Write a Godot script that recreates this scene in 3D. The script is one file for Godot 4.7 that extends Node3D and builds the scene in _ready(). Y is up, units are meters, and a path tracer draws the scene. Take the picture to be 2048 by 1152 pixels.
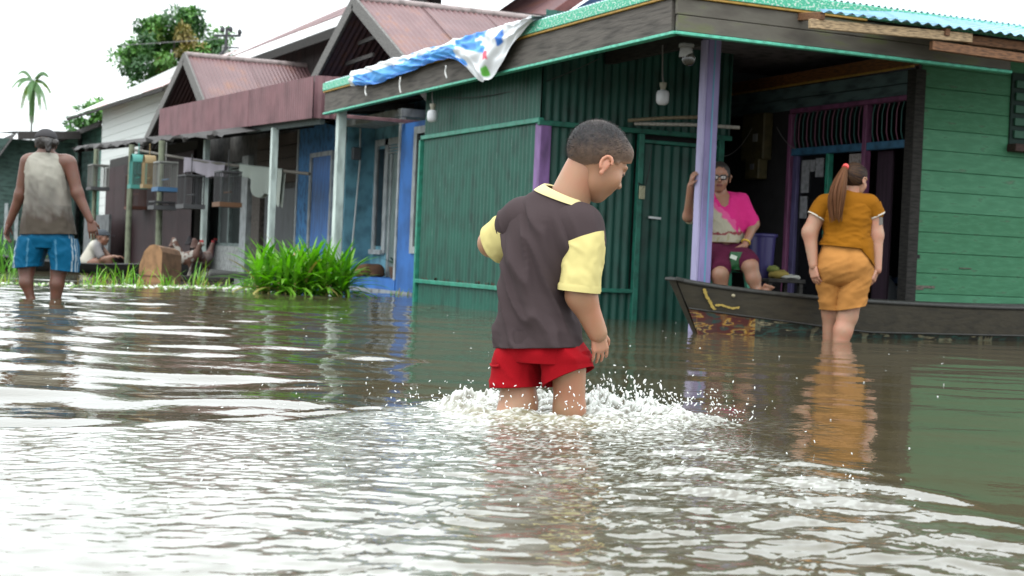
extends Node3D
# A flooded village street. World: -z runs up the street, +x runs from the street into the houses on the right, y up, flood water at y = 0.

const YAW := -24.5
var rng := RandomNumberGenerator.new()
var mats := {}
var tex := {}
var used := {}


# ---------------------------------------------------------------- mesh builder
class Mb:
	var v := PackedVector3Array()
	var n := PackedVector3Array()
	var c := PackedColorArray()
	var ix := PackedInt32Array()
	var tint := Color.WHITE

	func poly(pts: Array, inside: Vector3) -> void:
		# flat convex polygon, turned so that it faces away from inside
		var nn: Vector3 = (pts[2] - pts[0]).cross(pts[1] - pts[0])
		var mid := Vector3.ZERO
		for p in pts:
			mid += p
		mid /= pts.size()
		var q: Array = pts
		if nn.dot(mid - inside) < 0.0:
			q = pts.duplicate()
			q.reverse()
			nn = -nn
		nn = nn.normalized()
		var s := v.size()
		for p in q:
			v.append(p)
			n.append(nn)
			c.append(tint)
		for k in range(1, q.size() - 1):
			ix.append(s)
			ix.append(s + k)
			ix.append(s + k + 1)

	func box(m: Vector3, size: Vector3, b := Basis.IDENTITY, ch := 0.0) -> void:
		var h := size * 0.5
		if ch <= 0.0:
			for ax in 3:
				for sg in [-1.0, 1.0]:
					var u := (ax + 1) % 3
					var w := (ax + 2) % 3
					var pts := []
					for k in [[-1, -1], [1, -1], [1, 1], [-1, 1]]:
						var p := Vector3.ZERO
						p[ax] = sg * h[ax]
						p[u] = k[0] * h[u]
						p[w] = k[1] * h[w]
						pts.append(m + b * p)
					poly(pts, m)
			return
		var cc := minf(ch, 0.45 * minf(size.x, minf(size.y, size.z)))
		var corner := func(sx, sy, sz, ax) -> Vector3:
			var p := Vector3(sx * h.x, sy * h.y, sz * h.z)
			var sg := [sx, sy, sz]
			for a in 3:
				if a != ax:
					p[a] -= sg[a] * cc
			return m + b * p
		for ax in 3:
			for sg in [-1.0, 1.0]:
				var pts := []
				for k in [[-1.0, -1.0], [1.0, -1.0], [1.0, 1.0], [-1.0, 1.0]]:
					var s3 := [0.0, 0.0, 0.0]
					s3[ax] = sg
					s3[(ax + 1) % 3] = k[0]
					s3[(ax + 2) % 3] = k[1]
					pts.append(corner.call(s3[0], s3[1], s3[2], ax))
				poly(pts, m)
		for ax in 3:
			var u := (ax + 1) % 3
			var w := (ax + 2) % 3
			for k in [[-1.0, -1.0], [1.0, -1.0], [1.0, 1.0], [-1.0, 1.0]]:
				var s0 := [0.0, 0.0, 0.0]
				s0[ax] = -1.0
				s0[u] = k[0]
				s0[w] = k[1]
				var s1 := s0.duplicate()
				s1[ax] = 1.0
				poly([corner.call(s0[0], s0[1], s0[2], u), corner.call(s1[0], s1[1], s1[2], u), corner.call(s1[0], s1[1], s1[2], w), corner.call(s0[0], s0[1], s0[2], w)], m)
		for sx in [-1.0, 1.0]:
			for sy in [-1.0, 1.0]:
				for sz in [-1.0, 1.0]:
					poly([corner.call(sx, sy, sz, 0), corner.call(sx, sy, sz, 1), corner.call(sx, sy, sz, 2)], m)

	func beam(a: Vector3, b: Vector3, w: float, h: float, ch := 0.0, up := Vector3.UP) -> void:
		var f := (b - a).normalized()
		var u := up
		if absf(f.dot(u)) > 0.98:
			u = Vector3(0, 0, 1)
		var s := f.cross(u).normalized()
		u = s.cross(f).normalized()
		box((a + b) * 0.5, Vector3(w, h, (b - a).length()), Basis(s, u, -f), ch)

	func surf(rows: Array, closed := false, cols: Array = []) -> void:
		# smooth surface through rows of points
		var s := v.size()
		var nr := rows.size()
		var nc: int = rows[0].size()
		for r in nr:
			var row: PackedVector3Array = rows[r]
			v.append_array(row)
			for k in nc:
				n.append(Vector3.ZERO)
				c.append(cols[r][k] if cols.size() else tint)
		var last := nc if closed else nc - 1
		for r in nr - 1:
			for k in last:
				var k2 := (k + 1) % nc
				var a := s + r * nc + k
				var b := s + r * nc + k2
				var d := s + (r + 1) * nc + k
				var e := s + (r + 1) * nc + k2
				ix.append_array([a, b, e, a, e, d])
				var nn := (v[e] - v[a]).cross(v[b] - v[a]) + (v[d] - v[a]).cross(v[e] - v[a])
				n[a] += nn
				n[b] += nn
				n[d] += nn
				n[e] += nn
		for q in range(s, v.size()):
			n[q] = n[q].normalized() if n[q].length_squared() > 1e-16 else Vector3.UP

	func cap(row: PackedVector3Array, inside: Vector3) -> void:
		var pts := []
		for p in row:
			pts.append(p)
		poly(pts, inside)

	func tube(pts: Array, rad: Variant, sides := 8, caps := true) -> void:
		var rows := []
		var u := Vector3.ZERO
		var cnt := pts.size()
		for k in cnt:
			var f: Vector3 = pts[mini(k + 1, cnt - 1)] - pts[maxi(k - 1, 0)]
			f = f.normalized()
			if u == Vector3.ZERO:
				u = f.cross(Vector3(0.31, 0.9, 0.22)).normalized()
			u = (u - f * u.dot(f)).normalized()
			var w := f.cross(u)
			var r: float = rad[k] if rad is Array else rad
			var row := PackedVector3Array()
			for q in sides:
				var t := TAU * q / sides
				row.append(pts[k] + (u * cos(t) - w * sin(t)) * r)
			rows.append(row)
		surf(rows, true)
		if caps:
			cap(rows[0], pts[1])
			cap(rows[cnt - 1], pts[cnt - 2])

	func ball(m: Vector3, r: Vector3, seg := 10, rings := 6, b := Basis.IDENTITY) -> void:
		var rows := []
		for k in rings + 1:
			var th := PI * k / rings
			var row := PackedVector3Array()
			for q in seg:
				var t := TAU * q / seg
				row.append(m + b * Vector3(sin(th) * cos(t) * r.x, cos(th) * r.y, sin(th) * sin(t) * r.z))
			rows.append(row)
		surf(rows, true)

	func lathe(m: Vector3, prof: Array, seg := 16, b := Basis.IDENTITY) -> void:
		var rows := []
		for p in prof:
			var row := PackedVector3Array()
			for q in seg:
				var t := TAU * q / seg
				row.append(m + b * Vector3(cos(t) * p.x, p.y, sin(t) * p.x))
			rows.append(row)
		surf(rows, true)

	func mesh() -> ArrayMesh:
		var m := ArrayMesh.new()
		if ix.is_empty():
			return m
		var a := []
		a.resize(Mesh.ARRAY_MAX)
		a[Mesh.ARRAY_VERTEX] = v
		a[Mesh.ARRAY_NORMAL] = n
		a[Mesh.ARRAY_COLOR] = c
		a[Mesh.ARRAY_INDEX] = ix
		m.add_surface_from_arrays(Mesh.PRIMITIVE_TRIANGLES, a)
		return m


# ---------------------------------------------------------------- bodies: a distance field meshed as surface nets
class Sdf:
	var prims := []
	var cuts := []

	func cap(a: Vector3, b: Vector3, ra: float, rb: float, k := 0.02, fn := Vector3.ZERO, ff := 1.0) -> void:
		prims.append([0, a, b, ra, rb, k, fn, ff])

	func chain(pts: Array, rad: Array, k := 0.02) -> void:
		for q in pts.size() - 1:
			prims.append([0, pts[q], pts[q + 1], rad[q], rad[q + 1], k, Vector3.ZERO, 1.0])

	func ell(m: Vector3, r: Vector3, k := 0.02, b := Basis.IDENTITY) -> void:
		prims.append([1, m, b.transposed(), r, 0.0, k])

	func dig(a: Vector3, b: Vector3, ra: float, rb: float, k := 0.01) -> void:
		prims.append([2, a, b, ra, rb, k, Vector3.ZERO, 1.0])

	func cut(nrm: Vector3, at: Vector3) -> void:
		# removes what lies on the side that nrm points to
		var q := nrm.normalized()
		cuts.append([q, q.dot(at)])

	func mesh_into(mb: Mb, cell: float, colour = null, xf := Transform3D.IDENTITY, push = null) -> void:
		var lo := Vector3.ONE * 1e9
		var hi := Vector3.ONE * -1e9
		for p in prims:
			if p[0] == 2:
				continue
			if p[0] == 0:
				var r: float = maxf(p[3], p[4])
				lo = lo.min((p[1] as Vector3).min(p[2]) - Vector3.ONE * r)
				hi = hi.max((p[1] as Vector3).max(p[2]) + Vector3.ONE * r)
			else:
				var r: float = maxf(p[3].x, maxf(p[3].y, p[3].z))
				lo = lo.min(p[1] - Vector3.ONE * r)
				hi = hi.max(p[1] + Vector3.ONE * r)
		lo -= Vector3.ONE * cell * 3.0
		hi += Vector3.ONE * cell * 3.0
		var nx := int(ceil((hi.x - lo.x) / cell)) + 1
		var ny := int(ceil((hi.y - lo.y) / cell)) + 1
		var nz := int(ceil((hi.z - lo.z) / cell)) + 1
		var F := PackedFloat32Array()
		F.resize(nx * ny * nz)
		F.fill(1000.0)
		var sy := nx
		var sz := nx * ny
		for p in prims:
			var kind: int = p[0]
			var k: float = p[5]
			var a: Vector3 = p[1]
			var blo: Vector3
			var bhi: Vector3
			var pad := k + cell * 2.5
			if kind == 1:
				var r: float = maxf(p[3].x, maxf(p[3].y, p[3].z)) + pad
				blo = a - Vector3.ONE * r
				bhi = a + Vector3.ONE * r
			else:
				var r: float = maxf(p[3], p[4]) + pad
				blo = a.min(p[2]) - Vector3.ONE * r
				bhi = a.max(p[2]) + Vector3.ONE * r
			var i0 := maxi(0, int((blo.x - lo.x) / cell))
			var i1 := mini(nx - 1, int((bhi.x - lo.x) / cell) + 1)
			var j0 := maxi(0, int((blo.y - lo.y) / cell))
			var j1 := mini(ny - 1, int((bhi.y - lo.y) / cell) + 1)
			var k0 := maxi(0, int((blo.z - lo.z) / cell))
			var k1 := mini(nz - 1, int((bhi.z - lo.z) / cell) + 1)
			var ba := Vector3.ZERO
			var inv := 0.0
			var ra := 0.0
			var dr := 0.0
			var fn := Vector3.ZERO
			var ff := 0.0
			var bt := Basis.IDENTITY
			var er := Vector3.ONE
			var er2 := Vector3.ONE
			var shrink := 1.0
			if kind == 1:
				bt = p[2]
				er = p[3]
				er2 = er * er
			else:
				ba = p[2] - a
				inv = 1.0 / maxf(ba.length_squared(), 1e-10)
				ra = p[3]
				dr = p[4] - p[3]
				fn = p[6]
				ff = p[7] - 1.0
				if ff > 0.0:
					shrink = 1.0 / (1.0 + 0.5 * ff)
			var ik := 1.0 / maxf(k, 1e-6)
			for kk in range(k0, k1 + 1):
				for jj in range(j0, j1 + 1):
					var at := kk * sz + jj * sy + i0
					var q0 := Vector3(lo.x + i0 * cell, lo.y + jj * cell, lo.z + kk * cell) - a
					for ii in range(i0, i1 + 1):
						var d: float
						if kind == 1:
							var e := bt * q0
							var l0 := (e / er).length()
							var l1 := (e / er2).length()
							d = l0 * (l0 - 1.0) / maxf(l1, 1e-6)
							if l0 < 0.05:
								d = -minf(er.x, minf(er.y, er.z))
						else:
							var t := clampf(q0.dot(ba) * inv, 0.0, 1.0)
							var q := q0 - ba * t
							if ff != 0.0:
								q += fn * (q.dot(fn) * ff)
							d = (q.length() - ra - dr * t) * shrink
						var o := F[at]
						if kind == 2:
							d = -d
							var h2 := maxf(k - absf(o - d), 0.0) * ik
							F[at] = maxf(o, d) + h2 * h2 * k * 0.25
						elif o > 900.0:
							F[at] = d
						else:
							var h := maxf(k - absf(o - d), 0.0) * ik
							F[at] = minf(o, d) - h * h * k * 0.25
						at += 1
						q0.x += cell
		if cuts.size():
			var at := 0
			for kk in nz:
				for jj in ny:
					for ii in nx:
						var o := F[at]
						if o < cell * 3.0:
							var q := Vector3(lo.x + ii * cell, lo.y + jj * cell, lo.z + kk * cell)
							for cu in cuts:
								o = maxf(o, q.dot(cu[0]) - cu[1])
							F[at] = o
						at += 1
		var id := PackedInt32Array()
		id.resize(F.size())
		id.fill(-1)
		var start := mb.v.size()
		var P := PackedVector3Array()
		var off := [0, 1, sy, sy + 1, sz, sz + 1, sz + sy, sz + sy + 1]
		var crn := [Vector3(0, 0, 0), Vector3(1, 0, 0), Vector3(0, 1, 0), Vector3(1, 1, 0), Vector3(0, 0, 1), Vector3(1, 0, 1), Vector3(0, 1, 1), Vector3(1, 1, 1)]
		var edges := [[0, 1], [2, 3], [4, 5], [6, 7], [0, 2], [1, 3], [4, 6], [5, 7], [0, 4], [1, 5], [2, 6], [3, 7]]
		var lim := cell * 2.2
		for kk in nz - 1:
			for jj in ny - 1:
				var at := kk * sz + jj * sy
				for ii in nx - 1:
					var f0 := F[at]
					if absf(f0) < lim:
						var neg := 0
						for o in off:
							if F[at + o] < 0.0:
								neg += 1
						if neg > 0 and neg < 8:
							var sum := Vector3.ZERO
							var cnt := 0
							for e in edges:
								var fa := F[at + off[e[0]]]
								var fb := F[at + off[e[1]]]
								if (fa < 0.0) != (fb < 0.0):
									sum += (crn[e[0]] as Vector3).lerp(crn[e[1]], clampf(fa / (fa - fb), 0.02, 0.98))
									cnt += 1
							id[at] = P.size()
							P.append(lo + (Vector3(ii, jj, kk) + sum / cnt) * cell)
					at += 1
		var T := PackedInt32Array()
		for kk in range(1, nz - 1):
			for jj in range(1, ny - 1):
				var at := kk * sz + jj * sy
				for ii in range(0, nx - 1):
					var f0 := F[at]
					if absf(f0) < lim and ii > 0:
						for ax in 3:
							var st: int = [1, sy, sz][ax]
							var f1 := F[at + st]
							if (f0 < 0.0) != (f1 < 0.0):
								var u: int = [sy, sz, 1][ax]
								var w: int = [sz, 1, sy][ax]
								var a0 := id[at - u - w]
								var b0 := id[at - w]
								var c0 := id[at]
								var d0 := id[at - u]
								if a0 >= 0 and b0 >= 0 and c0 >= 0 and d0 >= 0:
									if f0 < 0.0:
										T.append_array([a0, c0, b0, a0, d0, c0])
									else:
										T.append_array([a0, b0, c0, a0, c0, d0])
					at += 1
		# one round of smoothing takes the grid's terracing away
		for round in 2:
			var S := PackedVector3Array()
			S.resize(P.size())
			var cntv := PackedInt32Array()
			cntv.resize(P.size())
			for t in range(0, T.size(), 3):
				var a1 := T[t]
				var b1 := T[t + 1]
				var c1 := T[t + 2]
				S[a1] += P[b1] + P[c1]
				S[b1] += P[a1] + P[c1]
				S[c1] += P[a1] + P[b1]
				cntv[a1] += 2
				cntv[b1] += 2
				cntv[c1] += 2
			for q in P.size():
				if cntv[q]:
					P[q] = P[q].lerp(S[q] / cntv[q], 0.45)
		var N := normals(P, T)
		if push != null:
			for q in P.size():
				P[q] += N[q] * float(push.call(P[q], N[q]))
			N = normals(P, T)
		var nb := xf.basis.orthonormalized()
		for q in P.size():
			mb.c.append(colour.call(P[q]) if colour != null else mb.tint)
			mb.v.append(xf * P[q])
			mb.n.append(nb * N[q])
		for t in T:
			mb.ix.append(start + t)

	static func normals(P: PackedVector3Array, T: PackedInt32Array) -> PackedVector3Array:
		var N := PackedVector3Array()
		N.resize(P.size())
		for t in range(0, T.size(), 3):
			var a := P[T[t]]
			var nn := (P[T[t + 2]] - a).cross(P[T[t + 1]] - a)
			N[T[t]] += nn
			N[T[t + 1]] += nn
			N[T[t + 2]] += nn
		for q in N.size():
			N[q] = N[q].normalized()
		return N


# ---------------------------------------------------------------- naming
func numbered(called: String) -> String:
	var k: int = used.get(called, -1) + 1
	used[called] = k
	return called if k == 0 else "%s_%03d" % [called, k]

func thing(called: String, label: String, category: String, at := Vector3.ZERO, turn := 0.0, group := "") -> Node3D:
	var o := Node3D.new()
	o.name = numbered(called)
	add_child(o)
	o.position = at
	o.rotation_degrees.y = turn
	tag(o, label, category, group)
	return o

func tag(o: Node3D, label: String, category: String, group := "") -> Node3D:
	o.set_meta("label", label)
	o.set_meta("category", category)
	if group:
		o.set_meta("group", group)
	return o

func obj(called: String, mb: Mb, m: Material, parent: Node3D = null) -> MeshInstance3D:
	# mesh given in the parent's own axes
	var o := MeshInstance3D.new()
	o.name = called if parent else numbered(called)
	o.mesh = mb.mesh()
	o.material_override = m
	(parent if parent else self).add_child(o, true)
	return o

func part(called: String, mb: Mb, m: Material, parent: Node3D) -> MeshInstance3D:
	# mesh given in world axes, under a thing that is not turned
	var o := obj(called, mb, m, parent)
	var at := parent.position
	var up := parent.get_parent()
	while up is Node3D and up != self:
		at += up.position
		up = up.get_parent()
	o.position = -at
	return o

func wpart(called: String, m: Material, parent: Node3D, fill: Callable) -> MeshInstance3D:
	var mb := Mb.new()
	fill.call(mb)
	return part(called, mb, m, parent)

func box_part(called: String, m: Material, parent: Node3D, lo: Vector3, hi: Vector3, ch := 0.0) -> MeshInstance3D:
	var mb := Mb.new()
	mb.box((lo + hi) * 0.5, (hi - lo).abs(), Basis.IDENTITY, ch)
	return part(called, mb, m, parent)

func beam_part(called: String, m: Material, parent: Node3D, a: Vector3, b: Vector3, w: float, h: float, ch := 0.0) -> MeshInstance3D:
	var mb := Mb.new()
	mb.beam(a, b, w, h, ch)
	return part(called, mb, m, parent)

func structure(called: String, mb: Mb, m: Material) -> MeshInstance3D:
	var o := obj(called, mb, m)
	o.set_meta("kind", "structure")
	return o


# ---------------------------------------------------------------- materials
func lin(r: float, g: float, b: float) -> Color:
	return Color(r, g, b).linear_to_srgb()

func noise_tex(key: String, freq: float, oct: int, stops: Array, kind := FastNoiseLite.TYPE_SIMPLEX_SMOOTH, size := 512, hard := false, fractal := FastNoiseLite.FRACTAL_FBM) -> NoiseTexture2D:
	if tex.has(key):
		return tex[key]
	var f := FastNoiseLite.new()
	f.seed = 11 + tex.size() * 7
	f.noise_type = kind
	f.frequency = freq
	f.fractal_type = fractal
	f.fractal_octaves = oct
	var t := NoiseTexture2D.new()
	t.width = size
	t.height = size
	t.seamless = true
	t.noise = f
	if stops.size():
		var g := Gradient.new()
		g.offsets = PackedFloat32Array(stops.map(func(s): return s[0]))
		g.colors = PackedColorArray(stops.map(func(s): return s[1]))
		if hard:
			g.interpolation_mode = Gradient.GRADIENT_INTERPOLATE_CONSTANT
		t.color_ramp = g
	tex[key] = t
	return t

func grey(x: float) -> Color:
	return Color(x, x, x)

func mat(key: String, col: Color, rough := 0.8, tx: Texture2D = null, scale := Vector3.ONE, bump: Texture2D = null, bump_cm := 0.3, more := {}) -> StandardMaterial3D:
	if mats.has(key):
		return mats[key]
	var m := StandardMaterial3D.new()
	m.resource_name = key
	m.albedo_color = col
	m.roughness = rough
	if tx:
		m.albedo_texture = tx
	if bump:
		m.heightmap_enabled = true
		m.heightmap_texture = bump
		m.heightmap_scale = bump_cm
	if tx or bump:
		m.uv1_triplanar = true
		m.uv1_world_triplanar = not more.get("own", false)
		m.uv1_scale = scale
	m.metallic = more.get("metal", 0.0)
	m.metallic_specular = more.get("spec", 0.5)
	m.vertex_color_use_as_albedo = more.get("vc", false)
	if more.has("sss"):
		m.subsurf_scatter_enabled = true
		m.subsurf_scatter_strength = more.sss
	if more.has("back"):
		m.backlight_enabled = true
		m.backlight = more.back
	if more.has("rim"):
		m.rim_enabled = true
		m.rim = more.rim
		m.rim_tint = 0.5
	mats[key] = m
	return m


func _ready() -> void:
	rng.seed = 20
	# ---- camera, sky, sun, exposure
	var cam := Camera3D.new()
	cam.name = "camera"
	add_child(cam)
	cam.position = Vector3(0, 0.47, 0)
	cam.rotation_degrees = Vector3(-1.15, YAW, 2.5)
	cam.fov = rad_to_deg(2.0 * atan(576.0 / 3000.0))
	cam.near = 0.05
	cam.far = 2000.0
	cam.current = true
	var lens := CameraAttributesPhysical.new()
	lens.frustum_focal_length = 62.5
	lens.frustum_focus_distance = 4.6
	lens.frustum_near = 0.05
	lens.frustum_far = 2000.0
	lens.exposure_aperture = 9.0
	cam.attributes = lens
	var env := Environment.new()
	env.background_mode = Environment.BG_SKY
	var sky := Sky.new()
	var sm := ProceduralSkyMaterial.new()
	sm.sky_top_color = lin(0.90, 0.965, 1.0)
	sm.sky_horizon_color = lin(0.44, 0.475, 0.485)
	sm.sky_curve = 0.33
	sm.ground_bottom_color = lin(0.10, 0.09, 0.07)
	sm.ground_horizon_color = lin(0.55, 0.56, 0.55)
	sm.ground_curve = 0.02
	sm.sun_angle_max = 1.0
	sm.use_debanding = false
	var cov := noise_tex("cloud", 0.006, 4, [[0.0, Color(1, 1, 1, 0.0)], [0.45, Color(1, 1, 1, 0.02)], [1.0, Color(1, 1, 1, 0.12)]])
	sm.sky_cover = cov
	sky.sky_material = sm
	env.sky = sky
	env.background_energy_multiplier = 1.6
	env.tonemap_mode = Environment.TONE_MAPPER_LINEAR
	env.tonemap_exposure = EXPOSURE
	env.sdfgi_enabled = true
	env.ssao_enabled = true
	env.ssil_enabled = true
	var we := WorldEnvironment.new()
	we.name = "environment"
	we.environment = env
	add_child(we)
	var sun := DirectionalLight3D.new()
	sun.name = "sun"
	sun.light_energy = 0.25
	sun.light_color = Color(1.0, 0.98, 0.95)
	sun.light_angular_distance = 40.0
	sun.shadow_enabled = true
	sun.sky_mode = DirectionalLight3D.SKY_MODE_LIGHT_ONLY
	sun.rotation_degrees = Vector3(-62, -60, 0)
	add_child(sun)
	make_textures()
	make_ground_and_water()
	make_green_house()
	make_blue_house()
	make_canopy_house()
	make_back_houses()
	make_trees()
	make_banks()
	make_boats()
	make_people()
	make_small_things()

const EXPOSURE := 1.95


# ---------------------------------------------------------------- textures
func make_textures() -> void:
	noise_tex("grime", 0.008, 5, [[0.0, grey(0.70)], [0.45, grey(0.89)], [0.7, grey(0.97)], [1.0, grey(1.0)]])
	noise_tex("stain", 0.012, 5, [[0.0, grey(0.50)], [0.3, grey(0.78)], [0.6, grey(0.95)], [1.0, grey(1.0)]])
	noise_tex("grain", 0.03, 4, [[0.0, grey(0.45)], [0.4, grey(0.78)], [0.75, grey(0.98)], [1.0, grey(0.9)]])
	noise_tex("fine", 0.06, 3, [])
	noise_tex("cloth", 0.11, 3, [[0.0, grey(0.88)], [1.0, grey(1.0)]])
	noise_tex("chip", 0.035, 4, [[0.0, lin(0.05, 0.36, 0.22)], [0.5, lin(0.06, 0.42, 0.26)], [0.64, lin(0.08, 0.46, 0.30)], [0.67, lin(0.62, 0.70, 0.64)], [0.78, lin(0.25, 0.28, 0.25)], [0.84, lin(0.65, 0.7, 0.66)]], FastNoiseLite.TYPE_SIMPLEX_SMOOTH, 512, true)
	noise_tex("rust", 0.007, 6, [[0.0, lin(0.115, 0.056, 0.056)], [0.5, lin(0.142, 0.074, 0.075)], [0.70, lin(0.168, 0.094, 0.095)], [0.80, lin(0.19, 0.082, 0.062)], [0.88, lin(0.23, 0.10, 0.05)], [1.0, lin(0.12, 0.055, 0.035)]])
	noise_tex("moss", 0.008, 5, [[0.0, lin(0.06, 0.052, 0.044)], [0.35, lin(0.088, 0.078, 0.064)], [0.6, lin(0.105, 0.096, 0.078)], [0.75, lin(0.11, 0.11, 0.065)], [1.0, lin(0.10, 0.12, 0.05)]])
	noise_tex("hull", 0.014, 5, [[0.0, lin(0.012, 0.05, 0.045)], [0.30, lin(0.07, 0.013, 0.011)], [0.50, lin(0.085, 0.017, 0.013)], [0.60, lin(0.42, 0.22, 0.03)], [0.67, lin(0.46, 0.36, 0.15)], [0.70, lin(0.05, 0.03, 0.022)], [0.8, lin(0.09, 0.015, 0.012)]], FastNoiseLite.TYPE_SIMPLEX_SMOOTH, 512, true)
	noise_tex("hullgrey", 0.013, 5, [[0.0, lin(0.02, 0.02, 0.015)], [0.30, lin(0.03, 0.09, 0.075)], [0.42, lin(0.035, 0.032, 0.025)], [0.56, lin(0.02, 0.02, 0.016)], [0.68, lin(0.38, 0.33, 0.2)], [0.8, lin(0.06, 0.055, 0.045)]], FastNoiseLite.TYPE_SIMPLEX_SMOOTH, 512, true)
	noise_tex("peel", 0.012, 5, [[0.0, lin(0.034, 0.148, 0.072)], [0.45, lin(0.041, 0.174, 0.088)], [0.70, lin(0.054, 0.20, 0.105)], [0.80, lin(0.038, 0.14, 0.07)], [1.0, lin(0.11, 0.14, 0.10)]])
	noise_tex("ripple", 0.016, 4, [], FastNoiseLite.TYPE_SIMPLEX_SMOOTH, 1024)
	noise_tex("mud", 0.01, 5, [[0.0, lin(0.05, 0.04, 0.028)], [1.0, lin(0.10, 0.08, 0.055)]])
	noise_tex("leaf", 0.02, 4, [[0.0, grey(0.7)], [1.0, grey(1.0)]])


# ---------------------------------------------------------------- ground and flood water
var wn1 := FastNoiseLite.new()
var wn2 := FastNoiseLite.new()
var wn3 := FastNoiseLite.new()
var wn4 := FastNoiseLite.new()

func smooth(a: float, b: float, x: float) -> float:
	var t := clampf((x - a) / (b - a), 0.0, 1.0)
	return t * t * (3.0 - 2.0 * t)

# how churned the flood is behind the wading boy, on axes where he stands at (0.07, 4.45) and walks to +z
func wake(x: float, z: float) -> float:
	var wob := 0.10 * wn3.get_noise_2d(x * 1.3 + 40.0, z * 1.3)
	var left := -0.02 - (5.0 - z) * 0.72 + wob
	if z < 3.7:
		left = -0.956 - (3.7 - z) * 5.0 + wob
	var right := 0.62 + (4.9 - z) * 0.17 + wob * 0.6
	var inx := smooth(left - 0.05, left + 0.12, x) * (1.0 - smooth(right - 0.28, right + 0.02, x))
	return inx * (1.0 - smooth(4.65, 4.95, z + wob))

func height(x: float, z: float, out: Array) -> float:
	var dist := sqrt(x * x + z * z)
	# long, low wind ripples; livelier on the open left, calm by the house
	var open := 1.0 - smooth(-0.10, 0.16, x / maxf(z, 1.0))
	var a1 := wn1.get_noise_2d(x * 0.75, z * 1.5)
	var a2 := wn2.get_noise_2d(x * 0.9 + 7.0, z * 1.25)
	var calm := 0.27 + 0.73 * open
	var far := clampf(10.0 / maxf(dist, 10.0), 0.25, 1.0)
	var h := (a1 * 0.0172 * calm + a2 * 0.0018 * (0.6 + 0.4 * open)) * far
	if z > 7.2:
		out[0] = 0.0
		# rings spreading from the man and from the woman
		for w in [[-3.57, 11.55, 0.0035], [1.95, 10.33, 0.0012]]:
			var dx: float = x - w[0]
			var dz: float = z - w[1]
			var r := sqrt(dx * dx + dz * dz)
			if r < 3.0:
				h += w[2] * cos(r * 26.0 + a2 * 2.0) * exp(-r * 1.1)
		return h
	var w := wake(x, z)
	var dxb := x - 0.06
	var dzb := z - 4.42
	var rb := sqrt(dxb * dxb + dzb * dzb)
	var chop := 0.0
	if w > 0.001 or rb < 1.0:
		var q1 := wn3.get_noise_2d(x * 5.4 + 0.6 * a1, z * 9.5)
		var q2 := 1.0 - absf(wn4.get_noise_2d(x * 9.0 + 2.0 * a2, z * 15.0)) * 2.0
		var rough := 0.15 + 0.85 * smooth(-0.60, 0.05, x - (z - 3.0) * 0.05)
		var q3 := wn2.get_noise_2d(x * 7.0 + 13.0, z * 11.0)
		chop = (q1 * 0.0044 + q2 * 0.0025) * rough + q3 * (0.0007 + 0.0007 * (1.0 - rough))
		h = h * (1.0 - 0.88 * w) + chop * w
		# a plateau of pushed-up water with a lip along its front
		h += w * 0.006
	# smooth wake crests that run off to the right, each a long lens of water leaning to the viewer
	if x > 0.1 and z < 4.6 and z > 1.6:
		for cr in [[3.66, 0.055, 0.0065], [3.34, 0.085, 0.0115], [3.05, 0.080, 0.0105], [2.76, 0.07, 0.0085], [2.5, 0.06, 0.007]]:
			var zc: float = cr[0] - 0.36 * (x - 0.58) - 0.25 * (x - 0.58) * (x - 0.58) + 0.02 * sin(x * 9.0 + cr[0] * 4.0)
			var u := (z - zc) / float(cr[1])
			if absf(u) < 3.0:
				var end: float = 0.62 + (4.9 - cr[0]) * 0.185
				h += float(cr[2]) * exp(-u * u) * smooth(0.22, 0.45, x) * smooth(end + 0.14, end - 0.04, x)
	# the front crest on the left
	if x < 0.1 and z < 5.3:
		var fz := 5.05 + (x + 0.02) * 1.36
		if x < -0.95:
			fz = 3.785 + (x + 0.95) * 0.95
		var u2 := (z - fz + 0.10 * a1 + 0.05 * a2) / 0.06
		if absf(u2) < 4.0:
			h += 0.0045 * exp(-u2 * u2) * clampf(0.6 + 1.2 * a2, 0.0, 1.4)
	# the splash round the legs: a broken bowl thrown up by the step
	var foam := 0.0
	if rb < 0.95:
		var ang := atan2(dzb, dxb)
		var rr := rb / (0.34 + 0.13 * cos(ang - 0.35) + 0.05 * sin(3.0 * ang + 1.0))
		var rim := exp(-pow((rr - 0.92) / 0.20, 2.0)) * (0.10 + 0.90 * smooth(-0.45, 0.5, sin(ang - 0.1)))
		var s1 := wn4.get_noise_2d(x * 7.0 + 30.0, z * 9.0)
		var s2 := wn3.get_noise_2d(x * 19.0, z * 24.0 + 9.0)
		var s3 := 1.0 - 2.0 * absf(wn4.get_noise_2d(x * 22.0 + 5.0, z * 26.0))
		var s4 := wn3.get_noise_2d(x * 44.0, z * 44.0 + 19.0)
		var body := exp(-rr * rr * 1.1)
		var rag := clampf(0.42 + 0.9 * s1 + 0.35 * s3 + 0.25 * s2, 0.0, 1.4)
		h += rim * (0.036 * rag + 0.007 * s4 + 0.010 * s2 * absf(s2) + 0.016 * maxf(0.0, s3 - 0.55)) + body * (0.014 * s1 + 0.010 * s2 + 0.004 * s4 + 0.012)
		foam = clampf(rim * (0.16 + 1.0 * s2 + 0.8 * s1 + 1.0 * s4) + body * (0.06 + 0.22 * smooth(-0.5, 0.6, sin(ang)) + 1.1 * s2 + 0.8 * s4), 0.0, 0.9)
	if w > 0.02:
		# aerated, milky water all through the churned trail, thinning out to the right
		var milk := 0.21 * w * smooth(0.22, -0.22, x - 0.10 * a1) + 0.06 * w
		milk *= 0.75 + 0.9 * wn2.get_noise_2d(x * 3.0 + 8.0, z * 6.0)
		foam = maxf(foam, clampf(milk, 0.0, 0.5))
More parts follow.
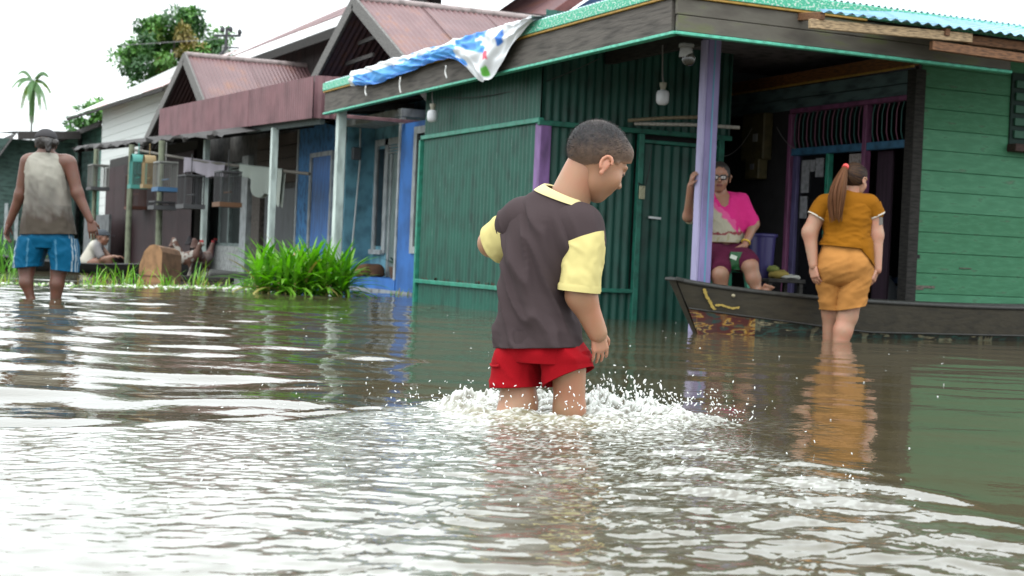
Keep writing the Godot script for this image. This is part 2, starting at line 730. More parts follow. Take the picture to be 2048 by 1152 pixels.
	if w > 0.05:
		# threads of bubbles torn along in the wake
		var t1 := wn4.get_noise_2d(x * 4.0 + 3.0, z * 9.0 + 50.0)
		var t2 := wn2.get_noise_2d(x * 14.0, z * 20.0)
		var th := smooth(0.16, 0.34, t2 + 0.25 * t1)
		foam = maxf(foam, th * w * 0.8 * smooth(1.0, 0.0, rb * 0.42))
		# milky, aerated water trailing off to the left behind the legs
		var tx := x + 0.30
		var tz := z - 4.25 - 0.35 * tx
		foam = maxf(foam, w * exp(-tx * tx * 5.0 - tz * tz * 14.0) * clampf(0.34 + 0.5 * t1 + 0.45 * t2, 0.0, 0.7))
	out[0] = foam
	return h

func axis_steps(list: Array) -> PackedFloat32Array:
	# list of [from, step at from]; steps blend linearly to the next entry
	var a := PackedFloat32Array()
	for k in list.size() - 1:
		var p: float = list[k][0]
		var e: float = list[k + 1][0]
		while p < e - 1e-4:
			a.append(p)
			var t: float = (p - list[k][0]) / (e - list[k][0])
			p += lerpf(list[k][1], list[k + 1][1], t)
	a.append(list[list.size() - 1][0])
	return a

func make_ground_and_water() -> void:
	var g := Mb.new()
	g.box(Vector3(0, -0.75, -200), Vector3(900, 0.4, 900))
	structure("ground", g, mat("mud", Color.WHITE, 0.95, tex.mud, Vector3(0.3, 0.3, 0.3)))
	for q in [[wn1, 1, 1.15, 2], [wn2, 2, 2.9, 2], [wn3, 3, 1.0, 2], [wn4, 4, 1.0, 2]]:
		var f: FastNoiseLite = q[0]
		f.seed = 40 + q[1]
		f.noise_type = FastNoiseLite.TYPE_SIMPLEX_SMOOTH
		f.frequency = q[2]
		f.fractal_type = FastNoiseLite.FRACTAL_FBM
		f.fractal_octaves = q[3]
		f.fractal_gain = 0.32
	var xs := axis_steps([[-160.0, 20.0], [-30.0, 3.0], [-6.0, 0.12], [-2.2, 0.03], [-1.3, 0.0125], [-0.62, 0.0125], [-0.45, 0.0075], [0.72, 0.0075], [0.85, 0.0125], [1.3, 0.0125], [2.2, 0.03], [6.0, 0.09], [14.0, 0.6], [60.0, 6.0], [160.0, 20.0]])
	var zs := axis_steps([[-60.0, 10.0], [-4.0, 1.0], [1.2, 0.1], [1.7, 0.012], [3.75, 0.012], [3.9, 0.0075], [5.0, 0.0075], [5.2, 0.012], [5.3, 0.012], [7.0, 0.022], [14.0, 0.04], [24.0, 0.12], [40.0, 0.6], [90.0, 5.0], [260.0, 30.0]])
	var nx := xs.size()
	var nz := zs.size()
	var mb := Mb.new()
	mb.v.resize(nx * nz)
	mb.n.resize(nx * nz)
	mb.c.resize(nx * nz)
	var out := [0.0]
	var deep := Color(0.070, 0.0575, 0.033)
	var white := Color(0.66, 0.68, 0.64)
	var lightw := Color(0.17, 0.14, 0.055)
	var at := 0
	for j in nz:
		var z := zs[j]
		for i in nx:
			var x := xs[i]
			var h := 0.0
			out[0] = 0.0
			if z > 1.0 and z < 45.0 and absf(x) < 0.45 * z + 1.0:
				h = height(x, z, out)
			mb.v[at] = Vector3(x, h, -z)
			var col := deep
			if z < 7.0:
				var dd := Vector2(x - 0.05, z - 4.36).length()
				col = deep.lerp(lightw, 0.85 * exp(-dd * dd * 16.0))
			mb.c[at] = col.lerp(white, out[0])
			at += 1
	at = 0
	for j in nz:
		for i in nx:
			var l := mb.v[at - 1 if i > 0 else at]
			var r := mb.v[at + 1 if i < nx - 1 else at]
			var d := mb.v[at - nx if j > 0 else at]
			var u := mb.v[at + nx if j < nz - 1 else at]
			mb.n[at] = Vector3(-(r.y - l.y) / (r.x - l.x), 1.0, -(u.y - d.y) / (u.z - d.z)).normalized()
			at += 1
	var T := PackedInt32Array()
	T.resize((nx - 1) * (nz - 1) * 6)
	var k := 0
	for j in nz - 1:
		for i in nx - 1:
			var a := j * nx + i
			T[k] = a
			T[k + 1] = a + nx
			T[k + 2] = a + nx + 1
			T[k + 3] = a
			T[k + 4] = a + nx + 1
			T[k + 5] = a + 1
			k += 6
	mb.ix = T
	var wm := mat("flood", Color.WHITE, 0.035, null, Vector3(0.9, 0.9, 0.9), tex.ripple, 0.05, {"vc": true, "spec": 0.40})
	var w := structure("water", mb, wm)
	w.rotation_degrees.y = YAW
	print("water vertices ", nx * nz)


# ---------------------------------------------------------------- building helpers
# a corrugated sheet: from o, along u (ridges repeat along u), ridges run along w, bulging to side nrm
func corrugated(mb: Mb, o: Vector3, u: Vector3, w: Vector3, nrm: Vector3, pitch := 0.076, amp := 0.009, phase := 0.0, wav := 0.0) -> void:
	var len := u.length()
	var n := int(len / pitch * 6.0) + 2
	var rows := []
	var segs := 2 if wav == 0.0 else 7
	for r in segs:
		var t := float(r) / (segs - 1)
		var row := PackedVector3Array()
		for k in n:
			var s := len * k / (n - 1)
			var bow := wav * sin(t * 9.0 + s * 2.0 + phase)
			row.append(o + u * (s / len) + w * t + nrm * (amp * cos(TAU * (s + phase) / pitch) + bow))
		rows.append(row)
	mb.surf(rows)

func sheets(called: String, m: Material, parent: Node3D, o: Vector3, u: Vector3, w: Vector3, nrm: Vector3, count: int, pitch := 0.076, amp := 0.009) -> void:
	for k in count:
		var mb := Mb.new()
		var lap := 0.03
		var uu := u / count
		corrugated(mb, o + uu * k + nrm * (0.004 * (k % 2)), uu + u.normalized() * (lap if k < count - 1 else 0.0), w, nrm, pitch, amp, fposmod(uu.length() * k, pitch))
		part(called, mb, m, parent)

func planks(called: String, m: Array, parent: Node3D, lo: Vector3, hi: Vector3, along: int, across: int, width: float, thick_axis: int, gap := 0.006) -> void:
	# boards lying along one axis, stacked along another
	var span := hi[across] - lo[across]
	var n := int(round(span / width))
	for k in n:
		var a := lo
		var b := hi
		a[across] = lo[across] + span * k / n + gap * 0.5
		b[across] = lo[across] + span * (k + 1) / n - gap * 0.5
		var j := rng.randf_range(-0.003, 0.003)
		a[thick_axis] += j
		b[thick_axis] += j
		a[along] += rng.randf_range(0.0, 0.012)
		b[along] -= rng.randf_range(0.0, 0.012)
		box_part(called, m[rng.randi() % m.size()], parent, a, b, 0.004)

func roof_quad(mb: Mb, a: Vector3, b: Vector3, c: Vector3, d: Vector3, pitch := 0.076, amp := 0.010) -> void:
	# corrugated panel over a planar quad: eave a-b, top d-c, ridges run from eave to top
	var nrm := (b - a).cross(d - a).normalized()
	if nrm.y < 0.0:
		nrm = -nrm
	var len := maxf((b - a).length(), (c - d).length())
	var n := int(len / pitch * 6.0) + 2
	var r0 := PackedVector3Array()
	var r1 := PackedVector3Array()
	for k in n:
		var t := float(k) / (n - 1)
		var lift := nrm * (amp * cos(TAU * t * len / pitch))
		r0.append(a.lerp(b, t) + lift)
		r1.append(d.lerp(c, t) + lift)
	mb.surf([r0, r1])

func roof_sheets(called: String, m: Array, parent: Node3D, a: Vector3, b: Vector3, c: Vector3, d: Vector3, count: int) -> void:
	for k in count:
		var t0 := float(k) / count
		var t1 := minf(1.0, float(k + 1) / count + 0.004)
		var up := Vector3(0, 0.005 * (k % 2), 0)
		var mb := Mb.new()
		roof_quad(mb, a.lerp(b, t0) + up, a.lerp(b, t1) + up, d.lerp(c, t1) + up, d.lerp(c, t0) + up)
		part(called, mb, m[k % m.size()], parent)

func cable(called: String, m: Material, parent: Node3D, a: Vector3, b: Vector3, sag: float, r := 0.004) -> void:
	var pts := []
	for k in 13:
		var t := k / 12.0
		pts.append(a.lerp(b, t) - Vector3(0, sag * 4.0 * t * (1.0 - t), 0))
	var mb := Mb.new()
	mb.tube(pts, r, 5)
	part(called, mb, m, parent)


# ---------------------------------------------------------------- the green house with the corner porch
func make_green_house() -> void:
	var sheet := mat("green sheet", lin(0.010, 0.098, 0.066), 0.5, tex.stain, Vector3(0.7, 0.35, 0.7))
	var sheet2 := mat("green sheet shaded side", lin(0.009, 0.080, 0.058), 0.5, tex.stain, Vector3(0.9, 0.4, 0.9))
	var rail := mat("green paint", lin(0.03, 0.26, 0.175), 0.5, tex.grime, Vector3(2, 2, 2))
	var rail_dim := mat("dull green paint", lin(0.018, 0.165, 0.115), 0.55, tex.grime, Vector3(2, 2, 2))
	var lilac := mat("lilac paint", lin(0.24, 0.20, 0.40), 0.55, tex.grime, Vector3(0.7, 0.3, 0.7))
	var purple := mat("purple paint", lin(0.22, 0.11, 0.30), 0.55, tex.grime, Vector3(2, 0.7, 2))
	var pink := mat("plum paint", lin(0.22, 0.07, 0.16), 0.55, tex.grime, Vector3(2, 0.7, 2))
	var blue := mat("teal blue paint", lin(0.04, 0.14, 0.25), 0.55, tex.grime, Vector3(2, 2, 2))
	var cyan := mat("cyan line", lin(0.10, 0.26, 0.38), 0.6)
	var wood := mat("grey fascia wood", Color.WHITE, 0.9, tex.moss, Vector3(0.45, 1.2, 0.45), tex.grain, 0.2)
	var wood2 := mat("grey street fascia", lin(0.105, 0.092, 0.08), 0.9, tex.stain, Vector3(0.35, 3.5, 0.35), tex.grain, 0.3)
	var dark := mat("dark old wood", lin(0.030, 0.027, 0.024), 0.95, tex.grain, Vector3(0.5, 3, 0.5))
	var chip := mat("chipped green trim", Color.WHITE, 0.6, tex.chip, Vector3(2.0, 3.0, 2.0))
	var yellow := mat("yellow edge", lin(0.42, 0.24, 0.04), 0.6, tex.grime, Vector3(3, 3, 3))
	var orange := mat("orange beam", lin(0.20, 0.075, 0.015), 0.7, tex.grain, Vector3(0.6, 4, 0.6))
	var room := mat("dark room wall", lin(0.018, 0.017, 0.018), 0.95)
	var h := thing("green_house", "green corrugated metal and plank house with a lilac post porch, nearest on the right", "house", Vector3(5.2, 0, -11))
	# street wall
	sheets("corrugated_sheet", sheet, h, Vector3(5.2, 0.225, -10.99), Vector3(0, 0, -2.61), Vector3(0, 1.345, 0), Vector3(-1, 0, 0), 3)
	sheets("corrugated_sheet", sheet, h, Vector3(5.2, -0.4, -10.99), Vector3(0, 0, -2.61), Vector3(0, 0.585, 0), Vector3(-1, 0, 0), 3)
	sheets("corrugated_sheet", sheet, h, Vector3(5.2, 1.61, -10.99), Vector3(0, 0, -2.61), Vector3(0, 0.75, 0), Vector3(-1, 0, 0), 3)
	box_part("rail", rail, h, Vector3(5.165, 0.188, -13.62), Vector3(5.215, 0.226, -10.96), 0.004)
	box_part("rail", rail, h, Vector3(5.165, 1.572, -13.62), Vector3(5.215, 1.612, -10.96), 0.004)
	box_part("corner_trim", rail, h, Vector3(5.165, -0.35, -13.66), Vector3(5.23, 1.57, -13.62), 0.003)
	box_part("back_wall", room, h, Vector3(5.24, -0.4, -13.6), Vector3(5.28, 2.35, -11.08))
	# corner post
	var post := box_part("corner_post", purple, h, Vector3(5.185, 0.228, -11.06), Vector3(5.285, 1.570, -10.955), 0.006)
	# porch wall
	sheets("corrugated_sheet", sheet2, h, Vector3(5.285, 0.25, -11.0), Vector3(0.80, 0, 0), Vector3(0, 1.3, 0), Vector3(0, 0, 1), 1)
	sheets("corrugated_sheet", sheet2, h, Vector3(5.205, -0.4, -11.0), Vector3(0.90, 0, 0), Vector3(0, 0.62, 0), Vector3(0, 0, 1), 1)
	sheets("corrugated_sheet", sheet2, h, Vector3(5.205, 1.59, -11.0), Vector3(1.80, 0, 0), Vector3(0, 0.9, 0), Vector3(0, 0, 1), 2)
	box_part("rail", rail_dim, h, Vector3(5.17, 1.550, -10.995), Vector3(7.0, 1.592, -10.95), 0.004)
	box_part("rail", rail_dim, h, Vector3(5.2, 0.218, -10.995), Vector3(6.095, 0.252, -10.95), 0.004)
	box_part("batten", rail_dim, h, Vector3(6.095, -0.4, -10.995), Vector3(6.145, 1.550, -10.945), 0.004)
	box_part("batten", rail_dim, h, Vector3(6.875, -0.4, -10.995), Vector3(6.925, 1.550, -10.945), 0.004)
	var door := box_part("door", rail_dim, h, Vector3(6.15, 1.475, -10.992), Vector3(6.87, 1.505, -10.962), 0.003)
	for k in 2:
		var mb := Mb.new()
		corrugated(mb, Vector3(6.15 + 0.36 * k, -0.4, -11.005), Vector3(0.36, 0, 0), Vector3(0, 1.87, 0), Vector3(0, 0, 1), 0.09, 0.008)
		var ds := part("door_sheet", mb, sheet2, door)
	wpart("handle", mat("grey steel", lin(0.35, 0.36, 0.36), 0.35, null, Vector3.ONE, null, 0, {"metal": 0.8}), door, func(m): m.beam(Vector3(6.22, 0.86, -10.965), Vector3(6.34, 0.855, -10.965), 0.014, 0.018))
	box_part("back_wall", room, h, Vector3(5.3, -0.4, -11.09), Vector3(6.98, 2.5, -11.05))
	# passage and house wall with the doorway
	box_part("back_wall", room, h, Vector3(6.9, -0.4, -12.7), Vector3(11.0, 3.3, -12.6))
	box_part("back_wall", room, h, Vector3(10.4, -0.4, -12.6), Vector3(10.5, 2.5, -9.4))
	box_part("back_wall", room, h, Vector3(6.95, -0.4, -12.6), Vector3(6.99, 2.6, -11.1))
	box_part("wall", mat("dark inner wall", lin(0.02, 0.018, 0.02), 0.9, tex.grime, Vector3(1, 1, 1)), h, Vector3(7.62, -0.4, -12.6), Vector3(7.68, 1.9, -10.97))
	box_part("floor", mat("porch floor", lin(0.05, 0.045, 0.04), 0.9, tex.grain, Vector3(0.6, 1, 4)), h, Vector3(6.92, 0.10, -12.6), Vector3(10.4, 0.16, -9.42), 0.004)
	box_part("floor", mats["porch floor"], h, Vector3(5.96, 0.10, -9.85), Vector3(6.915, 0.158, -9.42), 0.004)
	planks("board", [mat("teal board", lin(0.09, 0.15, 0.16), 0.8, tex.stain, Vector3(0.5, 2, 0.5)), mat("lilac board", lin(0.13, 0.11, 0.19), 0.8, tex.stain, Vector3(0.5, 2, 0.5))], h, Vector3(7.60, 1.862, -12.4), Vector3(7.65, 2.07, -9.34), 2, 1, 0.105, 0)
	beam_part("beam", orange, h, Vector3(7.60, 2.125, -12.5), Vector3(7.58, 2.14, -9.30), 0.06, 0.10, 0.004)
	beam_part("yellow_bead", yellow, h, Vector3(7.575, 2.068, -12.5), Vector3(7.555, 2.082, -9.30), 0.02, 0.016)
	box_part("ceiling_board", mat("pale ceiling board", lin(0.20, 0.18, 0.2), 0.9, tex.stain, Vector3(1, 1, 1)), h, Vector3(6.35, 2.30, -12.0), Vector3(8.4, 2.32, -10.1))
	# transom: bent bars between plum rails
	box_part("transom_rail", pink, h, Vector3(7.58, 1.832, -10.96), Vector3(7.64, 1.872, -9.34), 0.004)
	box_part("door_rail", blue, h, Vector3(7.585, 1.462, -10.93), Vector3(7.64, 1.525, -9.35), 0.004)
	box_part("door_post", pink, h, Vector3(7.575, 0.1, -10.965), Vector3(7.635, 1.83, -10.915), 0.004)
	box_part("door_post", mat("violet paint", lin(0.10, 0.085, 0.20), 0.55, tex.grime, Vector3(2, 0.7, 2)), h, Vector3(7.60, 0.1, -10.905), Vector3(7.66, 1.46, -10.84), 0.004)
	box_part("door_post", pink, h, Vector3(7.575, 0.1, -9.925), Vector3(7.635, 1.83, -9.875), 0.004)
	box_part("door_post", rail, h, Vector3(7.59, 0.1, -10.42), Vector3(7.64, 1.46, -10.375), 0.004)
	box_part("door_post", dark, h, Vector3(7.56, 0.1, -9.375), Vector3(7.66, 2.06, -9.27), 0.004)
	var barp := mat("bar plum", lin(0.17, 0.06, 0.10), 0.5)
	var barg := mat("bar green", lin(0.02, 0.09, 0.08), 0.5)
	for k in 26:
		var z := -10.90 + 0.0595 * k
		if absf(z + 9.9) < 0.03:
			continue
		var mb := Mb.new()
		var pts := []
		for q in [[1.53, 0.022], [1.575, 0.004], [1.60, -0.004], [1.75, -0.004], [1.78, 0.004], [1.832, 0.024]]:
			pts.append(Vector3(7.605, q[0], z + q[1]))
		mb.tube(pts, 0.006, 5)
		part("bar", mb, barp if k % 2 else barg, h)
	# glass of the left leaf, with papers stuck on it
	var paper := mat("paper", lin(0.30, 0.30, 0.32), 0.8, tex.grime, Vector3(4, 4, 4))
	var leaf := box_part("door_leaf", mat("dark glass", lin(0.012, 0.012, 0.014), 0.12), h, Vector3(7.63, 0.16, -10.84), Vector3(7.645, 1.46, -10.43))
	for q in [[-10.80, 1.14, -10.69, 1.42], [-10.68, 1.32, -10.61, 1.42], [-10.60, 1.27, -10.49, 1.43], [-10.80, 0.92, -10.70, 1.11]]:
		box_part("paper", paper, leaf, Vector3(7.622, q[1], q[0]), Vector3(7.627, q[3], q[2]))
	box_part("poster", mat("poster", lin(0.42, 0.36, 0.34), 0.8, tex.stain, Vector3(5, 5, 5)), h, Vector3(7.66, 1.17, -10.19), Vector3(7.665, 1.45, -9.98))
	box_part("door_panel", mat("plum curtain", lin(0.035, 0.016, 0.03), 0.9, tex.grime, Vector3(6, 0.3, 6)), h, Vector3(7.70, 0.16, -9.87), Vector3(7.72, 1.46, -9.68))
	# plank wall that faces the street's near end
	planks("plank", [mat("green plank", Color.WHITE, 0.7, tex.peel, Vector3(0.6, 2.5, 0.6), tex.grain, 0.15), mat("green plank worn", lin(0.85, 0.9, 0.85), 0.75, tex.peel, Vector3(0.8, 3.5, 0.8), tex.grain, 0.2)], h, Vector3(7.635, -0.15, -9.33), Vector3(9.6, 2.25, -9.30), 0, 1, 0.155, 2, 0.0022)
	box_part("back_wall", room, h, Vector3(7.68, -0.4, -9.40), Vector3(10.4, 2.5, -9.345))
	box_part("skirting", dark, h, Vector3(7.45, 0.03, -9.36), Vector3(9.6, 0.16, -9.27), 0.004)
	# bare wood where the paint has gone, and a broken end
	var bare := mat("bare grey wood", lin(0.16, 0.135, 0.11), 0.9, tex.grain, Vector3(1.5, 6, 1.5))
	for q in [[7.64, 0.375, 7.86, 0.395], [7.64, 0.36, 7.75, 0.376], [7.64, 0.216, 7.72, 0.228], [8.1, 0.54, 8.22, 0.547]]:
		box_part("bare_patch", bare, h, Vector3(q[0], q[1], -9.31), Vector3(q[2], q[3], -9.2925))
	box_part("broken_gap", room, h, Vector3(7.62, 0.605, -9.32), Vector3(7.70, 0.632, -9.293))
	box_part("corner_board", mat("mossy plum edge", lin(0.085, 0.05, 0.06), 0.85, tex.grain, Vector3(2, 0.6, 2)), h, Vector3(7.605, -0.1, -9.335), Vector3(7.633, 2.1, -9.296), 0.003)
	# rust along the foot of the upper sheets
	var rustm := mat("rust edge", lin(0.07, 0.032, 0.018), 0.9, tex.stain, Vector3(9, 9, 9))
	for k in 40:
		var z := -11.05 - 2.5 * rng.randf()
		var w := rng.randf_range(0.01, 0.05)
		box_part("rust_spot", rustm, h, Vector3(5.1885, 0.226, z), Vector3(5.1895, 0.226 + rng.randf_range(0.006, 0.03), z + w))
	var scr := mat("pale scratch", lin(0.16, 0.26, 0.22), 0.7)
	for k in 22:
		var z := -11.1 - 2.4 * rng.randf()
		var y := rng.randf_range(0.4, 1.5)
		z = -10.99 - 0.076 * round((-10.99 - z) / 0.076)
		box_part("scratch", scr, h, Vector3(5.1885, y, z), Vector3(5.1898, y + rng.randf_range(0.01, 0.07), z + 0.005))
	# shutter opening at the right edge
	var sh := box_part("window", mat("dark opening", lin(0.012, 0.03, 0.024), 0.9), h, Vector3(8.53, 1.55, -9.30), Vector3(9.3, 2.12, -9.285))
	for k in 5:
		box_part("louvre", mat("louvre green", lin(0.02, 0.085, 0.05), 0.7), sh, Vector3(8.56, 1.60 + 0.10 * k, -9.285), Vector3(9.3, 1.66 + 0.10 * k, -9.262), 0.003)
	box_part("sill", mat("brown sill", lin(0.055, 0.024, 0.018), 0.8, tex.grain, Vector3(1, 4, 1)), sh, Vector3(8.52, 1.49, -9.30), Vector3(9.35, 1.55, -9.20), 0.004)
	# post at the porch corner
	var pp := box_part("porch_post", lilac, h, Vector3(5.712, -0.45, -9.395), Vector3(5.814, 2.42, -9.295), 0.006)
	box_part("edge_line", cyan, pp, Vector3(5.755, -0.4, -9.296), Vector3(5.767, 2.40, -9.291))
	box_part("post_batten", mat("pale lilac", lin(0.36, 0.33, 0.52), 0.55, tex.grime, Vector3(0.7, 0.3, 0.7)), pp, Vector3(5.692, -0.45, -9.38), Vector3(5.712, 2.10, -9.305), 0.003)
	# eaves: boards, trims
	box_part("fascia_board", wood2, h, Vector3(4.90, 1.975, -15.93), Vector3(4.93, 2.19, -8.455), 0.003)
	planks("fascia_board", [wood], h, Vector3(4.905, 1.975, -8.43), Vector3(7.70, 2.19, -8.40), 0, 1, 0.115, 2, 0.003)
	box_part("lower_trim", mat("mint trim", lin(0.10, 0.52, 0.36), 0.5, tex.grime, Vector3(3, 3, 3)), h, Vector3(4.885, 1.953, -15.94), Vector3(4.945, 1.973, -8.40), 0.003)
	box_part("lower_trim", mats["mint trim"], h, Vector3(4.90, 1.953, -8.44), Vector3(7.70, 1.973, -8.385), 0.003)
	box_part("yellow_bead", yellow, h, Vector3(4.882, 2.192, -15.94), Vector3(4.925, 2.208, -8.39), 0.003)
	box_part("yellow_bead", yellow, h, Vector3(4.93, 2.192, -8.43), Vector3(6.4, 2.208, -8.382), 0.003)
	box_part("upper_trim", chip, h, Vector3(4.876, 2.21, -15.95), Vector3(4.935, 2.295, -8.395), 0.004)
	box_part("upper_trim", chip, h, Vector3(4.94, 2.21, -8.435), Vector3(8.0, 2.295, -8.376), 0.004)
	# roof
	var rs := mat("teal roof sheet", lin(0.50, 0.66, 0.68), 0.45, tex.grime, Vector3(0.6, 0.6, 0.6))
	var ro := 0.30
	for k in 7:
		var z0 := -15.93 + 1.07 * k
		var z1 := z0 + 1.07
		var r0 := minf(4.6, -8.43 - z0)
		var r1 := minf(4.6, -8.43 - z1 + 0.001)
		var mb := Mb.new()
		roof_quad(mb, Vector3(4.9, 2.30, z0), Vector3(4.9, 2.30, z1), Vector3(4.9 + r1, 2.30 + ro * r1, z1), Vector3(4.9 + r0, 2.30 + ro * r0, z0))
		part("roof_sheet", mb, rs, h)
	for k in 6:
		var x0 := 4.9 + 1.1 * k
		var x1 := x0 + 1.1
		var r0 := minf(4.6, x0 - 4.9)
		var r1 := minf(4.6, x1 - 4.9)
		var mb := Mb.new()
		roof_quad(mb, Vector3(x0, 2.31, -8.43), Vector3(x1, 2.31, -8.43), Vector3(x1, 2.31 + ro * r1, -8.43 - r1), Vector3(x0, 2.31 + ro * r0, -8.43 - r0))
		part("roof_sheet", mb, rs, h)
	for k in 6:
		var z := -14.9 + 1.15 * k
		beam_part("rafter", dark, h, Vector3(4.95, 2.22, z), Vector3(minf(9.4, 4.95 + (-8.5 - z)), 2.22 + ro * minf(4.4, -8.5 - z), z), 0.05, 0.09)
	for k in 2:
		beam_part("rafter", dark, h, Vector3(6.2 + 1.3 * k, 2.22, -8.5), Vector3(6.2 + 1.3 * k, 2.22 + ro * (1.3 + 1.3 * k), -9.8 - 1.3 * k), 0.05, 0.09)
	beam_part("beam", dark, h, Vector3(5.8, 2.16, -9.35), Vector3(5.8, 2.16, -13.5), 0.06, 0.12)
	beam_part("beam", dark, h, Vector3(5.0, 2.30, -9.35), Vector3(7.6, 2.34, -9.35), 0.06, 0.12)
	# newer awning on the right: bare timber and a patch of sheet
	var raw := mat("raw timber", lin(0.50, 0.35, 0.20), 0.8, tex.grain, Vector3(0.8, 5, 5), tex.grain, 0.15)
	var raw2 := mat("brown raw timber", lin(0.22, 0.10, 0.045), 0.8, tex.grain, Vector3(0.8, 5, 5), tex.grain, 0.15)
	beam_part("awning_batten", raw, h, Vector3(5.78, 2.085, -8.18), Vector3(7.13, 2.125, -8.18), 0.03, 0.062, 0.003)
	beam_part("awning_batten", raw2, h, Vector3(6.80, 2.045, -8.20), Vector3(8.4, 2.025, -8.20), 0.04, 0.062, 0.003)
	beam_part("awning_batten", raw2, h, Vector3(7.15, 2.125, -8.26), Vector3(8.6, 2.13, -8.26), 0.05, 0.06, 0.003)
	for q in [5.86, 6.9, 8.0]:
		beam_part("awning_bracket", raw2, h, Vector3(q, 2.14, -8.15), Vector3(q, 2.17, -8.45), 0.04, 0.05, 0.003)
	var awn := Mb.new()
	roof_quad(awn, Vector3(5.8, 2.165, -8.12), Vector3(8.7, 2.185, -8.12), Vector3(8.7, 2.34, -8.5), Vector3(7.1, 2.325, -8.5), 0.09, 0.010)
	part("awning_sheet", awn, mat("blue awning sheet", lin(0.22, 0.45, 0.62), 0.4, tex.grime, Vector3(1, 1, 1)), h)
	cable("wire", mat("black wire", lin(0.015, 0.015, 0.015), 0.6), h, Vector3(5.1, 1.93, -13.0), Vector3(5.3, 2.02, -10.2), 0.10)
	cable("wire", mat("pale wire", lin(0.18, 0.17, 0.17), 0.6), h, Vector3(6.95, 1.42, -11.0), Vector3(7.6, 1.82, -11.5), 0.08, 0.003)
	cable("wire", mats["pale wire"], h, Vector3(7.55, 1.72, -11.1), Vector3(7.58, 1.52, -10.85), 0.03, 0.003)


